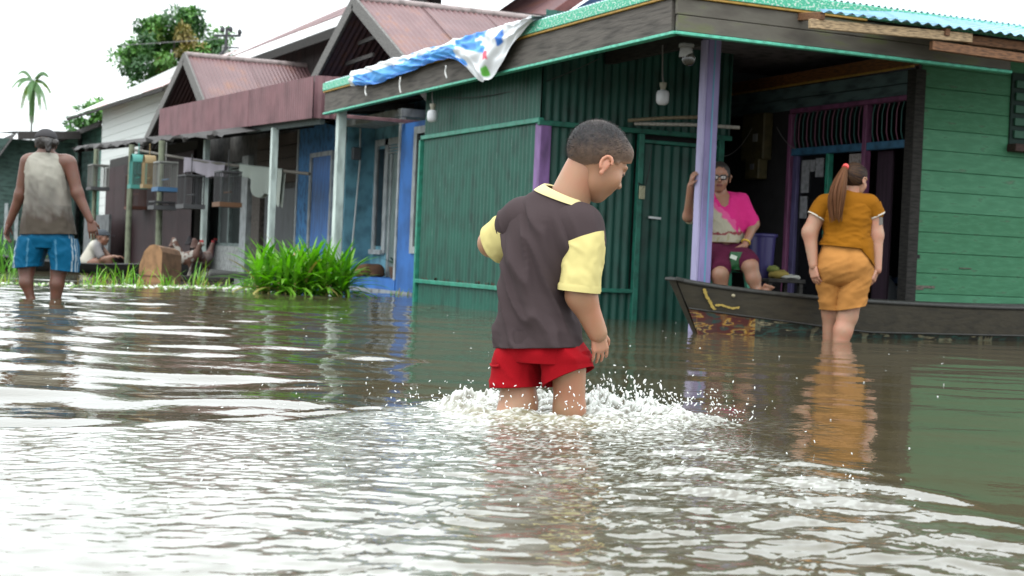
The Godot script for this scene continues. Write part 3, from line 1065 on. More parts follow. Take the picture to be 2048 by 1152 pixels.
# ---------------------------------------------------------------- the blue house
func make_blue_house() -> void:
	var b1 := mat("blue wall", lin(0.035, 0.17, 0.52), 0.7, tex.grime, Vector3(0.5, 0.4, 0.5))
	var b2 := mat("pale blue wall", lin(0.16, 0.38, 0.48), 0.7, tex.stain, Vector3(0.5, 0.4, 0.5))
	var b3 := mat("mouldy blue wall", lin(0.05, 0.22, 0.50), 0.75, tex.stain, Vector3(1.1, 0.9, 1.1))
	var frame := mat("off white frame", lin(0.42, 0.45, 0.46), 0.6, tex.grime, Vector3(2, 1, 2))
	var glass := mat("window dark glass", lin(0.02, 0.025, 0.03), 0.08)
	var h := thing("blue_house", "blue rendered house with rusty gable roof, next to the green corrugated wall", "house", Vector3(6.0, 0, -18))
	box_part("pilaster", b1, h, Vector3(6.0, -0.4, -16.44), Vector3(6.5, 1.965, -14.0))
	box_part("wall", b2, h, Vector3(6.0, -0.4, -18.56), Vector3(6.5, 2.3, -18.46))
	box_part("wall", b2, h, Vector3(6.37, -0.4, -18.5), Vector3(6.47, 2.3, -16.40))
	box_part("wall", b3, h, Vector3(6.0, -0.4, -20.62), Vector3(6.1, 2.4, -18.58))
	box_part("corner_strip", frame, h, Vector3(5.985, 0, -20.68), Vector3(6.09, 2.3, -20.62))
	box_part("corner_strip", frame, h, Vector3(5.985, 0, -18.58), Vector3(6.02, 2.05, -18.50))
	box_part("corner_strip", frame, h, Vector3(5.985, 0.15, -16.50), Vector3(6.05, 2.05, -16.445))
	box_part("lintel", frame, h, Vector3(5.99, 2.06, -18.5), Vector3(6.37, 2.15, -16.44))
	box_part("lintel", mat("cream lintel", lin(0.40, 0.40, 0.34), 0.7, tex.stain, Vector3(1, 1, 1)), h, Vector3(5.985, 2.18, -20.6), Vector3(6.05, 2.27, -18.9))
	box_part("platform", b1, h, Vector3(5.99, -0.4, -18.45), Vector3(6.37, 0.16, -16.44))
	box_part("platform", mat("cement step", lin(0.30, 0.33, 0.36), 0.8, tex.stain, Vector3(1, 1, 1)), h, Vector3(5.93, -0.4, -18.0), Vector3(5.985, 0.028, -15.7))
	# door on the left
	var d := box_part("door", mat("blue door", lin(0.03, 0.17, 0.52), 0.55, tex.grime, Vector3(3, 0.4, 3)), h, Vector3(5.985, 0.0, -19.88), Vector3(6.0, 1.72, -19.04), 0.003)
	box_part("door_frame", frame, d, Vector3(5.965, -0.2, -19.98), Vector3(6.005, 1.78, -19.90))
	box_part("door_frame", frame, d, Vector3(5.965, -0.2, -19.03), Vector3(6.005, 1.78, -18.96))
	box_part("door_frame", frame, d, Vector3(5.965, 1.72, -19.90), Vector3(6.005, 1.78, -19.03))
	# window and door under the porch
	var w := box_part("window", glass, h, Vector3(6.355, 0.55, -18.25), Vector3(6.365, 1.78, -17.95))
	box_part("window_frame", frame, w, Vector3(6.335, 0.46, -18.33), Vector3(6.37, 1.90, -18.25))
	box_part("window_frame", frame, w, Vector3(6.335, 0.46, -17.95), Vector3(6.37, 1.90, -17.83))
	box_part("window_frame", frame, w, Vector3(6.335, 1.82, -18.25), Vector3(6.37, 1.90, -17.37))
	box_part("sill", frame, w, Vector3(6.30, 0.44, -18.33), Vector3(6.37, 0.50, -17.9))
	var d2 := box_part("door", mat("grey green door", lin(0.16, 0.22, 0.21), 0.45, tex.grime, Vector3(2, 0.5, 2)), h, Vector3(6.352, 0.16, -17.80), Vector3(6.364, 1.70, -17.45))
	box_part("door_frame", frame, d2, Vector3(6.335, 0.16, -17.45), Vector3(6.37, 1.82, -17.37))
	box_part("door_frame", frame, d2, Vector3(6.335, 0.16, -17.72), Vector3(6.358, 1.70, -17.68))
	for k in 3:
		box_part("vent_slat", frame, d2, Vector3(6.345, 1.71 + 0.038 * k, -17.83), Vector3(6.365, 1.728 + 0.038 * k, -17.45))
	# window on the pilaster
	var w2 := box_part("window", glass, h, Vector3(5.99, 0.55, -15.86), Vector3(5.997, 1.82, -15.2))
	box_part("window_frame", frame, w2, Vector3(5.97, 0.47, -15.96), Vector3(6.003, 1.90, -15.86))
	box_part("window_frame", frame, w2, Vector3(5.97, 1.82, -15.86), Vector3(6.003, 1.90, -15.0))
	box_part("window_frame", frame, w2, Vector3(5.97, 0.47, -15.86), Vector3(6.003, 0.55, -15.0))
	# meter box and its conduit
	box_part("meter_box", mat("grey box", lin(0.10, 0.11, 0.12), 0.6), h, Vector3(6.06, 1.64, -18.46), Vector3(6.17, 1.80, -18.38), 0.01)
	wpart("conduit", mat("pale pipe", lin(0.45, 0.48, 0.48), 0.5), h, func(m): m.tube([Vector3(6.16, 2.05, -18.43), Vector3(6.17, 1.6, -18.42), Vector3(6.12, 0.9, -18.38), Vector3(6.05, 0.16, -18.3)], 0.012, 7))
	# porch post
	box_part("porch_post", mat("mint white post", lin(0.55, 0.64, 0.60), 0.6, tex.grime, Vector3(2, 0.5, 2)), h, Vector3(4.96, -0.4, -15.68), Vector3(5.05, 2.02, -15.58), 0.004)
	# gable roof
	var rust := mat("rusty roof sheet", Color.WHITE, 0.55, tex.rust, Vector3(0.55, 0.55, 0.55))
	var rust2 := mat("maroon roof sheet", lin(0.9, 0.88, 0.9), 0.5, tex.rust, Vector3(0.35, 0.35, 0.35))
	var old := mat("weathered bargeboard", lin(0.20, 0.19, 0.18), 0.9, tex.grain, Vector3(1.5, 4, 1.5), tex.grain, 0.3)
	var dark = mats["dark old wood"]
	roof_sheets("roof_sheet", [rust, rust2], h, Vector3(6.0, 2.15, -15.3), Vector3(14.0, 2.15, -15.3), Vector3(14.0, 3.68, -18.34), Vector3(6.0, 3.68, -18.34), 9)
	roof_sheets("roof_sheet", [rust2, rust], h, Vector3(14.0, 2.3, -21.0), Vector3(6.0, 2.3, -21.0), Vector3(6.0, 3.68, -18.34), Vector3(14.0, 3.68, -18.34), 8)
	wpart("ridge_cap", mat("grey ridge", lin(0.30, 0.24, 0.23), 0.6, tex.stain, Vector3(1, 1, 1)), h, func(m): m.tube([Vector3(6.0, 3.69, -18.34), Vector3(14.0, 3.69, -18.34)], 0.05, 8))
	beam_part("bargeboard", old, h, Vector3(5.97, 3.63, -18.34), Vector3(5.97, 2.28, -20.95), 0.04, 0.17, 0.004)
	beam_part("bargeboard", old, h, Vector3(5.97, 3.63, -18.34), Vector3(5.97, 2.14, -15.35), 0.04, 0.17, 0.004)
	wpart("gable_wall", mat("dark teal gable board", lin(0.035, 0.06, 0.058), 0.9, tex.stain, Vector3(4, 0.5, 4)), h, func(m): m.poly([Vector3(7.0, 2.1, -15.4), Vector3(7.0, 2.1, -20.8), Vector3(7.0, 3.58, -18.34)], Vector3(8, 2.5, -18)))
	for q in [[2.75, -19.9, -18.2], [2.98, -19.4, -18.3], [3.2, -18.9, -18.2]]:
		beam_part("gable_batten", mat("grey batten", lin(0.10, 0.09, 0.085), 0.9, tex.grain, Vector3(1, 3, 1)), h, Vector3(6.25, q[0], q[1]), Vector3(6.25, q[0] + 0.01, q[2]), 0.03, 0.05)
	box_part("ceiling", dark, h, Vector3(6.0, 2.31, -20.6), Vector3(12, 2.35, -15.0))


# ---------------------------------------------------------------- the house behind the maroon canopy
func make_canopy_house() -> void:
	var maroon := mat("maroon sheet", lin(0.20, 0.095, 0.105), 0.55, tex.grime, Vector3(0.6, 0.4, 0.6))
	var pinkm := mat("pink edge", lin(0.34, 0.18, 0.19), 0.55, tex.grime, Vector3(1, 1, 1))
	var dark = mats["dark old wood"]
	var frame = mats["off white frame"]
	var old = mats["weathered bargeboard"]
	var h := thing("canopy_house", "house with a maroon corrugated canopy front on white posts and a steep maroon gable", "house", Vector3(5.0, 0, -21))
	for k in 6:
		var t0 := k / 6.0
		var mb := Mb.new()
		var o := Vector3(4.9 + 0.004 * (k % 2), 1.945 + 0.259 * t0, -16.35 - 8.75 * t0)
		corrugated(mb, o, Vector3(0, 0.0432, -1.458 - 0.03), Vector3(0, 0.473, 0), Vector3(-1, 0, 0), 0.092, 0.011, fposmod(1.458 * k, 0.092))
		part("canopy_sheet", mb, maroon, h)
	var ret := Mb.new()
	corrugated(ret, Vector3(4.9, 1.945, -16.345), Vector3(0.30, 0.01, 0), Vector3(0, 0.478, 0), Vector3(0, 0, 1), 0.092, 0.008)
	part("canopy_sheet", ret, maroon, h)
	box_part("canopy_edge", pinkm, h, Vector3(5.15, 1.972, -16.37), Vector3(6.3, 2.012, -16.33), 0.003)
	var under := mat("rusty dark underside", lin(0.05, 0.042, 0.04), 0.9, tex.stain, Vector3(0.6, 0.6, 0.6))
	for k in 5:
		var z0 := -16.4 - 1.75 * k
		var mb := Mb.new()
		var y0 := 2.16 + 0.052 * k
		roof_quad(mb, Vector3(4.93, y0, z0 - 1.73), Vector3(4.93, y0, z0), Vector3(6.3, y0 + 0.14, z0), Vector3(6.3, y0 + 0.14, z0 - 1.73), 0.09)
		part("canopy_roof_sheet", mb, under, h)
	for k in 9:
		var z := -16.6 - 1.05 * k
		beam_part("canopy_rafter", dark, h, Vector3(4.95, 2.06 + 0.03 * k, z), Vector3(6.2, 2.2 + 0.03 * k, z), 0.04, 0.07)
	beam_part("canopy_beam", mat("grey green beam", lin(0.10, 0.13, 0.125), 0.8, tex.grain, Vector3(1, 3, 1)), h, Vector3(5.03, 1.93, -16.4), Vector3(5.03, 2.16, -25.0), 0.05, 0.08)
	var pw = mats["mint white post"]
	box_part("post", pw, h, Vector3(4.96, -0.45, -18.33), Vector3(5.04, 1.96, -18.25), 0.004)
	box_part("post", pw, h, Vector3(4.96, -0.45, -22.05), Vector3(5.04, 2.04, -21.95), 0.004)
	# front wall under the canopy
	var greyw := mat("dingy wall", lin(0.075, 0.07, 0.065), 0.9, tex.stain, Vector3(0.8, 0.8, 0.8))
	box_part("wall", greyw, h, Vector3(6.24, -0.4, -28.2), Vector3(6.34, 2.5, -20.72))
	box_part("low_wall", mat("stained white wall", lin(0.42, 0.43, 0.42), 0.85, tex.stain, Vector3(1.3, 1.3, 1.3)), h, Vector3(6.17, -0.4, -27.9), Vector3(6.24, 0.46, -24.15), 0.004)
	box_part("platform", mat("wet cement", lin(0.20, 0.20, 0.19), 0.7, tex.stain, Vector3(0.8, 0.8, 0.8)), h, Vector3(5.25, -0.4, -27.6), Vector3(6.17, 0.045, -22.6), 0.01)
	var win := box_part("window", mat("curtained glass", lin(0.035, 0.045, 0.043), 0.2), h, Vector3(6.205, 0.5, -27.7), Vector3(6.215, 1.55, -24.55))
	var wf := mat("grey green frame", lin(0.20, 0.25, 0.24), 0.7, tex.grime, Vector3(1, 1, 1))
	box_part("window_frame", wf, win, Vector3(6.17, 0.46, -27.9), Vector3(6.23, 0.51, -24.4))
	for z in [-27.85, -26.9, -26.0, -25.35]:
		box_part("window_frame", wf, win, Vector3(6.175, 0.51, z - 0.05), Vector3(6.225, 1.9, z + 0.05))
	box_part("curtain", mat("grey curtain", lin(0.08, 0.09, 0.09), 0.9, tex.grime, Vector3(4, 0.3, 4)), win, Vector3(6.195, 0.52, -25.95), Vector3(6.2, 1.55, -25.4))
	box_part("door_frame", frame, h, Vector3(6.15, -0.2, -24.45), Vector3(6.25, 1.95, -24.05), 0.004)
	var slats := box_part("vent", dark, h, Vector3(6.19, 1.62, -25.3), Vector3(6.2, 1.88, -24.5))
	for k in 5:
		box_part("vent_slat", wf, slats, Vector3(6.17, 1.63 + 0.05 * k, -25.3), Vector3(6.21, 1.655 + 0.05 * k, -24.5))
	var d := box_part("door", mat("dark grey door", lin(0.055, 0.062, 0.068), 0.6, tex.grime, Vector3(1, 0.4, 1)), h, Vector3(6.2, 0.0, -23.1), Vector3(6.235, 1.36, -21.4))
	box_part("door_post", mat("block column", lin(0.13, 0.11, 0.095), 0.9, tex.stain, Vector3(2, 2, 2)), h, Vector3(6.16, -0.3, -23.75), Vector3(6.24, 1.42, -23.25))
	planks("board", [mat("brown board", lin(0.085, 0.06, 0.045), 0.9, tex.grain, Vector3(0.6, 4, 0.6))], h, Vector3(6.2, 1.45, -23.7), Vector3(6.235, 2.2, -20.75), 2, 1, 0.19, 0, 0.012)
	# gable roof
	var r1 = mats["maroon roof sheet"]
	var r2 = mats["rusty roof sheet"]
	roof_sheets("roof_sheet", [r1, r1, r2], h, Vector3(6.0, 2.35, -25.66), Vector3(18.0, 2.35, -25.66), Vector3(18.0, 4.02, -28.44), Vector3(6.0, 4.02, -28.44), 10)
	roof_sheets("roof_sheet", [r1], h, Vector3(18.0, 2.35, -32.72), Vector3(6.0, 2.35, -32.72), Vector3(6.0, 4.02, -28.44), Vector3(18.0, 4.02, -28.44), 8)
	wpart("ridge_cap", mats["grey ridge"], h, func(m): m.tube([Vector3(6.0, 4.03, -28.44), Vector3(18.0, 4.03, -28.44)], 0.06, 8))
	beam_part("bargeboard", old, h, Vector3(5.97, 3.97, -28.44), Vector3(5.97, 2.30, -32.72), 0.04, 0.2, 0.004)
	beam_part("bargeboard", old, h, Vector3(5.97, 3.97, -28.44), Vector3(5.97, 2.55, -26.05), 0.04, 0.24, 0.004)
	wpart("gable_wall", mat("dark gable board", lin(0.025, 0.022, 0.024), 0.95, tex.grain, Vector3(1, 3, 1)), h, func(m): m.poly([Vector3(6.9, 2.3, -25.8), Vector3(6.9, 2.3, -32.6), Vector3(6.9, 3.95, -28.44)], Vector3(8, 2.5, -28)))
	box_part("ceiling", dark, h, Vector3(6.3, 2.5, -32.0), Vector3(12, 2.54, -20.8))


# ---------------------------------------------------------------- houses further up the street
func make_back_houses() -> void:
	var white := mat("white plank", lin(0.72, 0.75, 0.73), 0.75, tex.cloth, Vector3(0.4, 1.0, 0.4))
	var zinc := mat("bright zinc roof", lin(0.78, 0.78, 0.77), 0.5, tex.grime, Vector3(0.3, 0.3, 0.3))
	var dark = mats["dark old wood"]
	var h := thing("white_house", "white plank house with a bright zinc roof behind the tarred lean-to", "house", Vector3(6.8, 0, -38))
	for k in 16:
		box_part("plank", white, h, Vector3(6.8, 1.0 + 0.21 * k, -42.9), Vector3(6.86, 1.0 + 0.21 * k + 0.204, -33.0), 0.004)
	box_part("wall", white, h, Vector3(6.88, -0.4, -42.9), Vector3(6.98, 4.2, -33.0))
	var zr := [zinc, zinc, mat("pinkish zinc roof", lin(0.62, 0.46, 0.45), 0.5, tex.grime, Vector3(0.4, 0.4, 0.4))]
	roof_sheets("roof_sheet", zr, h, Vector3(6.3, 4.07, -46.2), Vector3(6.3, 3.77, -32.0), Vector3(8.0, 4.75, -32.0), Vector3(8.0, 4.99, -46.2), 6)
	beam_part("fascia_board", dark, h, Vector3(6.3, 4.0, -46.2), Vector3(6.3, 3.70, -32.0), 0.04, 0.06)
	var t := thing("turquoise_house", "turquoise plank house with a ragged dark roof edge, left of the white house", "house", Vector3(6.9, 0, -50))
	var tq := mat("turquoise plank", lin(0.14, 0.36, 0.30), 0.8, tex.grime, Vector3(0.3, 1.4, 0.3))
	for k in 14:
		box_part("plank", tq, t, Vector3(7.3, 0.4 + 0.25 * k, -58.0), Vector3(7.36, 0.4 + 0.25 * k + 0.243, -43.2), 0.004)
	box_part("wall", tq, t, Vector3(7.38, -0.4, -58.0), Vector3(7.5, 3.9, -43.2))
	box_part("corner_post", mat("grey post", lin(0.16, 0.17, 0.16), 0.9, tex.grain, Vector3(1, 0.3, 1)), t, Vector3(7.2, -0.4, -50.1), Vector3(7.3, 4.0, -49.9))
	var tr := mat("tarred roof", lin(0.045, 0.040, 0.038), 0.85, tex.stain, Vector3(0.5, 0.5, 0.5))
	roof_sheets("roof_sheet", [tr], t, Vector3(6.8, 3.75, -62.0), Vector3(6.8, 3.80, -43.1), Vector3(10.0, 5.3, -43.1), Vector3(10.0, 5.3, -62.0), 6)
	beam_part("fascia_board", mat("ragged eave", lin(0.06, 0.052, 0.05), 0.95, tex.grain, Vector3(1, 3, 1)), t, Vector3(6.78, 3.66, -62.0), Vector3(6.78, 3.71, -43.1), 0.08, 0.14)
	# big roof behind the two gables
	var b := thing("large_roofed_house", "big house behind the gables, maroon and white roof over a dark wall", "house", Vector3(8, 0, -29))
	planks("plank", [mat("dark red plank", lin(0.06, 0.035, 0.032), 0.9, tex.grain, Vector3(3, 0.4, 3)), mat("dark brown plank", lin(0.045, 0.032, 0.03), 0.9, tex.grain, Vector3(3, 0.4, 3))], b, Vector3(8.35, 2.0, -36.0), Vector3(8.4, 4.6, -22.0), 1, 2, 0.3, 0)
	box_part("wall", dark, b, Vector3(8.42, -0.4, -36.0), Vector3(8.6, 4.6, -22.0))
	roof_sheets("roof_sheet", [zinc], b, Vector3(7.95, 4.50, -36.4), Vector3(7.95, 4.34, -21.0), Vector3(8.75, 4.87, -21.0), Vector3(8.75, 5.05, -36.4), 5)
	roof_sheets("roof_sheet", [mats["rusty roof sheet"], mats["maroon roof sheet"]], b, Vector3(8.7, 5.04, -36.6), Vector3(8.7, 4.86, -21.0), Vector3(12.5, 6.87, -21.0), Vector3(12.5, 7.07, -36.6), 6)
	beam_part("fascia_board", dark, b, Vector3(7.95, 4.40, -36.4), Vector3(7.95, 4.24, -21.0), 0.05, 0.17)
	# dark ridge and a blue gable above the green eave
	var c := thing("blue_gabled_house", "house behind the green eave, showing a dark ridge and the corner of a blue gable", "house", Vector3(10, 0, -21))
	beam_part("ridge_board", mat("dark ridge", lin(0.07, 0.055, 0.055), 0.9, tex.grain, Vector3(1, 3, 1)), c, Vector3(7.5, 4.08, -20.8), Vector3(9.6, 4.0, -19.95), 0.10, 0.10)
	box_part("wall", mat("deep blue wall", lin(0.03, 0.08, 0.18), 0.8, tex.grime, Vector3(1, 1, 1)), c, Vector3(9.75, -0.4, -22.5), Vector3(13.5, 4.1, -19.9))
	wpart("gable_wall", mats["deep blue wall"], c, func(m): m.poly([Vector3(9.7, 4.05, -19.88), Vector3(13.6, 4.05, -19.88), Vector3(11.6, 5.4, -19.88)], Vector3(11, 4, -21)))
	beam_part("bargeboard", mat("dull red barge", lin(0.17, 0.06, 0.055), 0.7, tex.grime, Vector3(1, 1, 1)), c, Vector3(9.45, 3.98, -19.85), Vector3(11.6, 5.62, -19.85), 0.04, 0.14)
	roof_sheets("roof_sheet", [mats["maroon roof sheet"]], c, Vector3(9.45, 4.05, -19.85), Vector3(9.45, 4.05, -23.5), Vector3(11.6, 5.7, -23.5), Vector3(11.6, 5.7, -19.85), 3)
	# the far left house: drooping tarred roof over a turquoise wall
	var l := thing("far_left_house", "low turquoise house with a drooping dark roof at the left edge, behind the wading man", "house", Vector3(4.8, 0, -47))
	var tq2 := mat("dim turquoise plank", lin(0.065, 0.115, 0.10), 0.85, tex.stain, Vector3(0.4, 1, 0.4))
	for k in 10:
		box_part("plank", tq2, l, Vector3(4.2, -0.3 + 0.25 * k, -47.55), Vector3(6.75, -0.3 + 0.25 * k + 0.243, -47.5), 0.004)
	box_part("wall", tq2, l, Vector3(4.2, -0.4, -52.0), Vector3(6.75, 2.4, -47.6))
	box_part("gable_board", tq2, l, Vector3(4.4, 2.1, -47.56), Vector3(6.75, 3.4, -47.51))
	for q in [4.75, 5.05, 5.35, 5.65]:
		box_part("white_slat", mats["off white frame"], l, Vector3(q, 0.35, -47.46), Vector3(q + 0.10, 1.45, -47.42))
	roof_sheets("roof_sheet", [tr], l, Vector3(4.3, 2.55, -46.5), Vector3(4.95, 3.55, -46.5), Vector3(4.95, 3.6, -53.0), Vector3(4.3, 2.6, -53.0), 2)
	roof_sheets("roof_sheet", [tr], l, Vector3(4.93, 3.56, -46.5), Vector3(6.75, 3.70, -46.5), Vector3(6.75, 3.95, -53.0), Vector3(4.93, 3.9, -53.0), 3)
	beam_part("fascia_board", mats["ragged eave"], l, Vector3(4.95, 3.44, -46.48), Vector3(6.75, 3.58, -46.48), 0.06, 0.22)
	# tarred lean-to with its posts and a maroon sheet wall
	var s := thing("tarred_lean_to", "low lean-to with a black tarred roof on mossy posts, hung with bird cages", "shed", Vector3(4.5, 0, -27))
	var mb := Mb.new()
	var rows := []
	for j in 4:
		var row := PackedVector3Array()
		for k in 40:
			var tt := k / 39.0
			var z := lerpf(-32.4, -19.0, tt)
			var y := lerpf(2.36, 1.92, tt) + 0.03 * sin(k * 1.9) + rng.randf_range(-0.015, 0.015)
			var x := 4.55 + rng.randf_range(-0.05, 0.05)
			row.append([Vector3(x, y - 0.045, z), Vector3(x, y, z), Vector3(6.0, y + 0.28, z), Vector3(6.0, y + 0.22, z)][j])
		rows.append(row)
	mb.surf(rows)
	part("roof", mb, tr, s)
	for k in 9:
		var z := -31.8 + 1.5 * k
		beam_part("rafter", dark, s, Vector3(4.5, lerpf(2.28, 1.86, (z + 32.4) / 13.4), z), Vector3(5.95, lerpf(2.55, 2.13, (z + 32.4) / 13.4), z), 0.05, 0.06)
	for q in [[-28.6, 2.15, 0.045], [-25.0, 2.05, 0.05], [-22.5, 1.98, 0.05]]:
		var lean := rng.randf_range(-0.02, 0.02)
		wpart("post", mat("mossy post", lin(0.20, 0.22, 0.15), 0.9, tex.stain, Vector3(2, 0.8, 2)), s, func(m): m.tube([Vector3(4.45 + lean, -0.45, q[0]), Vector3(4.44, 0.8, q[0] + 0.02), Vector3(4.45 - lean, q[1], q[0])], q[2], 8))
	sheets("corrugated_sheet", mat("dark maroon sheet", lin(0.036, 0.014, 0.016), 0.6, tex.stain, Vector3(0.6, 0.3, 0.6)), s, Vector3(5.7, -0.4, -26.0), Vector3(0, 0, -9.0), Vector3(0, 2.5, 0), Vector3(-1, 0, 0), 8, 0.12, 0.014)
	box_part("wall", dark, s, Vector3(5.75, -0.4, -35.0), Vector3(5.85, 2.3, -26.0))
	box_part("grey_panel", mat("grey cloth panel", lin(0.13, 0.14, 0.145), 0.9, tex.grime, Vector3(1, 1, 1)), s, Vector3(5.2, -0.2, -34.8), Vector3(5.25, 1.0, -31.5))


# ---------------------------------------------------------------- trees
func leaf_cloud(called: String, parent: Node3D, centre: Vector3, clumps: Array, per: int, size: float, m: Material, tones: Array, droop := 0.3) -> void:
	# leaves: small folded blades spread through the crown's clumps, as one counted-out mass
	var lm := Mb.new()
	lm.surf([PackedVector3Array([Vector3(0, 0, 0), Vector3(0, 0, 0)]), PackedVector3Array([Vector3(-0.16, 0.03, 0.3), Vector3(0.16, 0.03, 0.3)]), PackedVector3Array([Vector3(-0.17, 0.02, 0.62), Vector3(0.17, 0.02, 0.62)]), PackedVector3Array([Vector3(0, -0.08, 1.0), Vector3(0, -0.08, 1.0)])])
	var mm := MultiMesh.new()
	mm.transform_format = MultiMesh.TRANSFORM_3D
	mm.use_colors = true
	mm.mesh = lm.mesh()
	mm.instance_count = per * clumps.size()
	var at := 0
	for cl in clumps:
		var tone: Color = tones[rng.randi() % tones.size()] if cl.size() < 3 else cl[2]
		for k in per:
			var d := Vector3(rng.randfn(), rng.randfn(), rng.randfn()).normalized()
			var r: float = cl[1] * (0.35 + 0.65 * pow(rng.randf(), 0.45))
			var p: Vector3 = cl[0] + Vector3(d.x, d.y * 0.8, d.z) * r
			var f := (d * 0.5 + Vector3(0, -droop, 0) + Vector3(rng.randfn(), rng.randfn(), rng.randfn()) * 0.6).normalized()
			var b := Basis.looking_at(-f, Vector3(0.1, 1, 0.2).normalized()) * Basis(Vector3(0, 0, 1), rng.randf_range(-0.8, 0.8))
			mm.set_instance_transform(at, Transform3D(b.scaled(Vector3.ONE * size * rng.randf_range(0.7, 1.3)), p - centre))
			var j := rng.randf_range(0.8, 1.2)
			mm.set_instance_color(at, Color(tone.r * j, tone.g * j, tone.b * j))
			at += 1
	var o := MultiMeshInstance3D.new()
	o.name = called
	o.multimesh = mm
	o.material_override = m
	o.set_meta("kind", "stuff")
	parent.add_child(o, true)

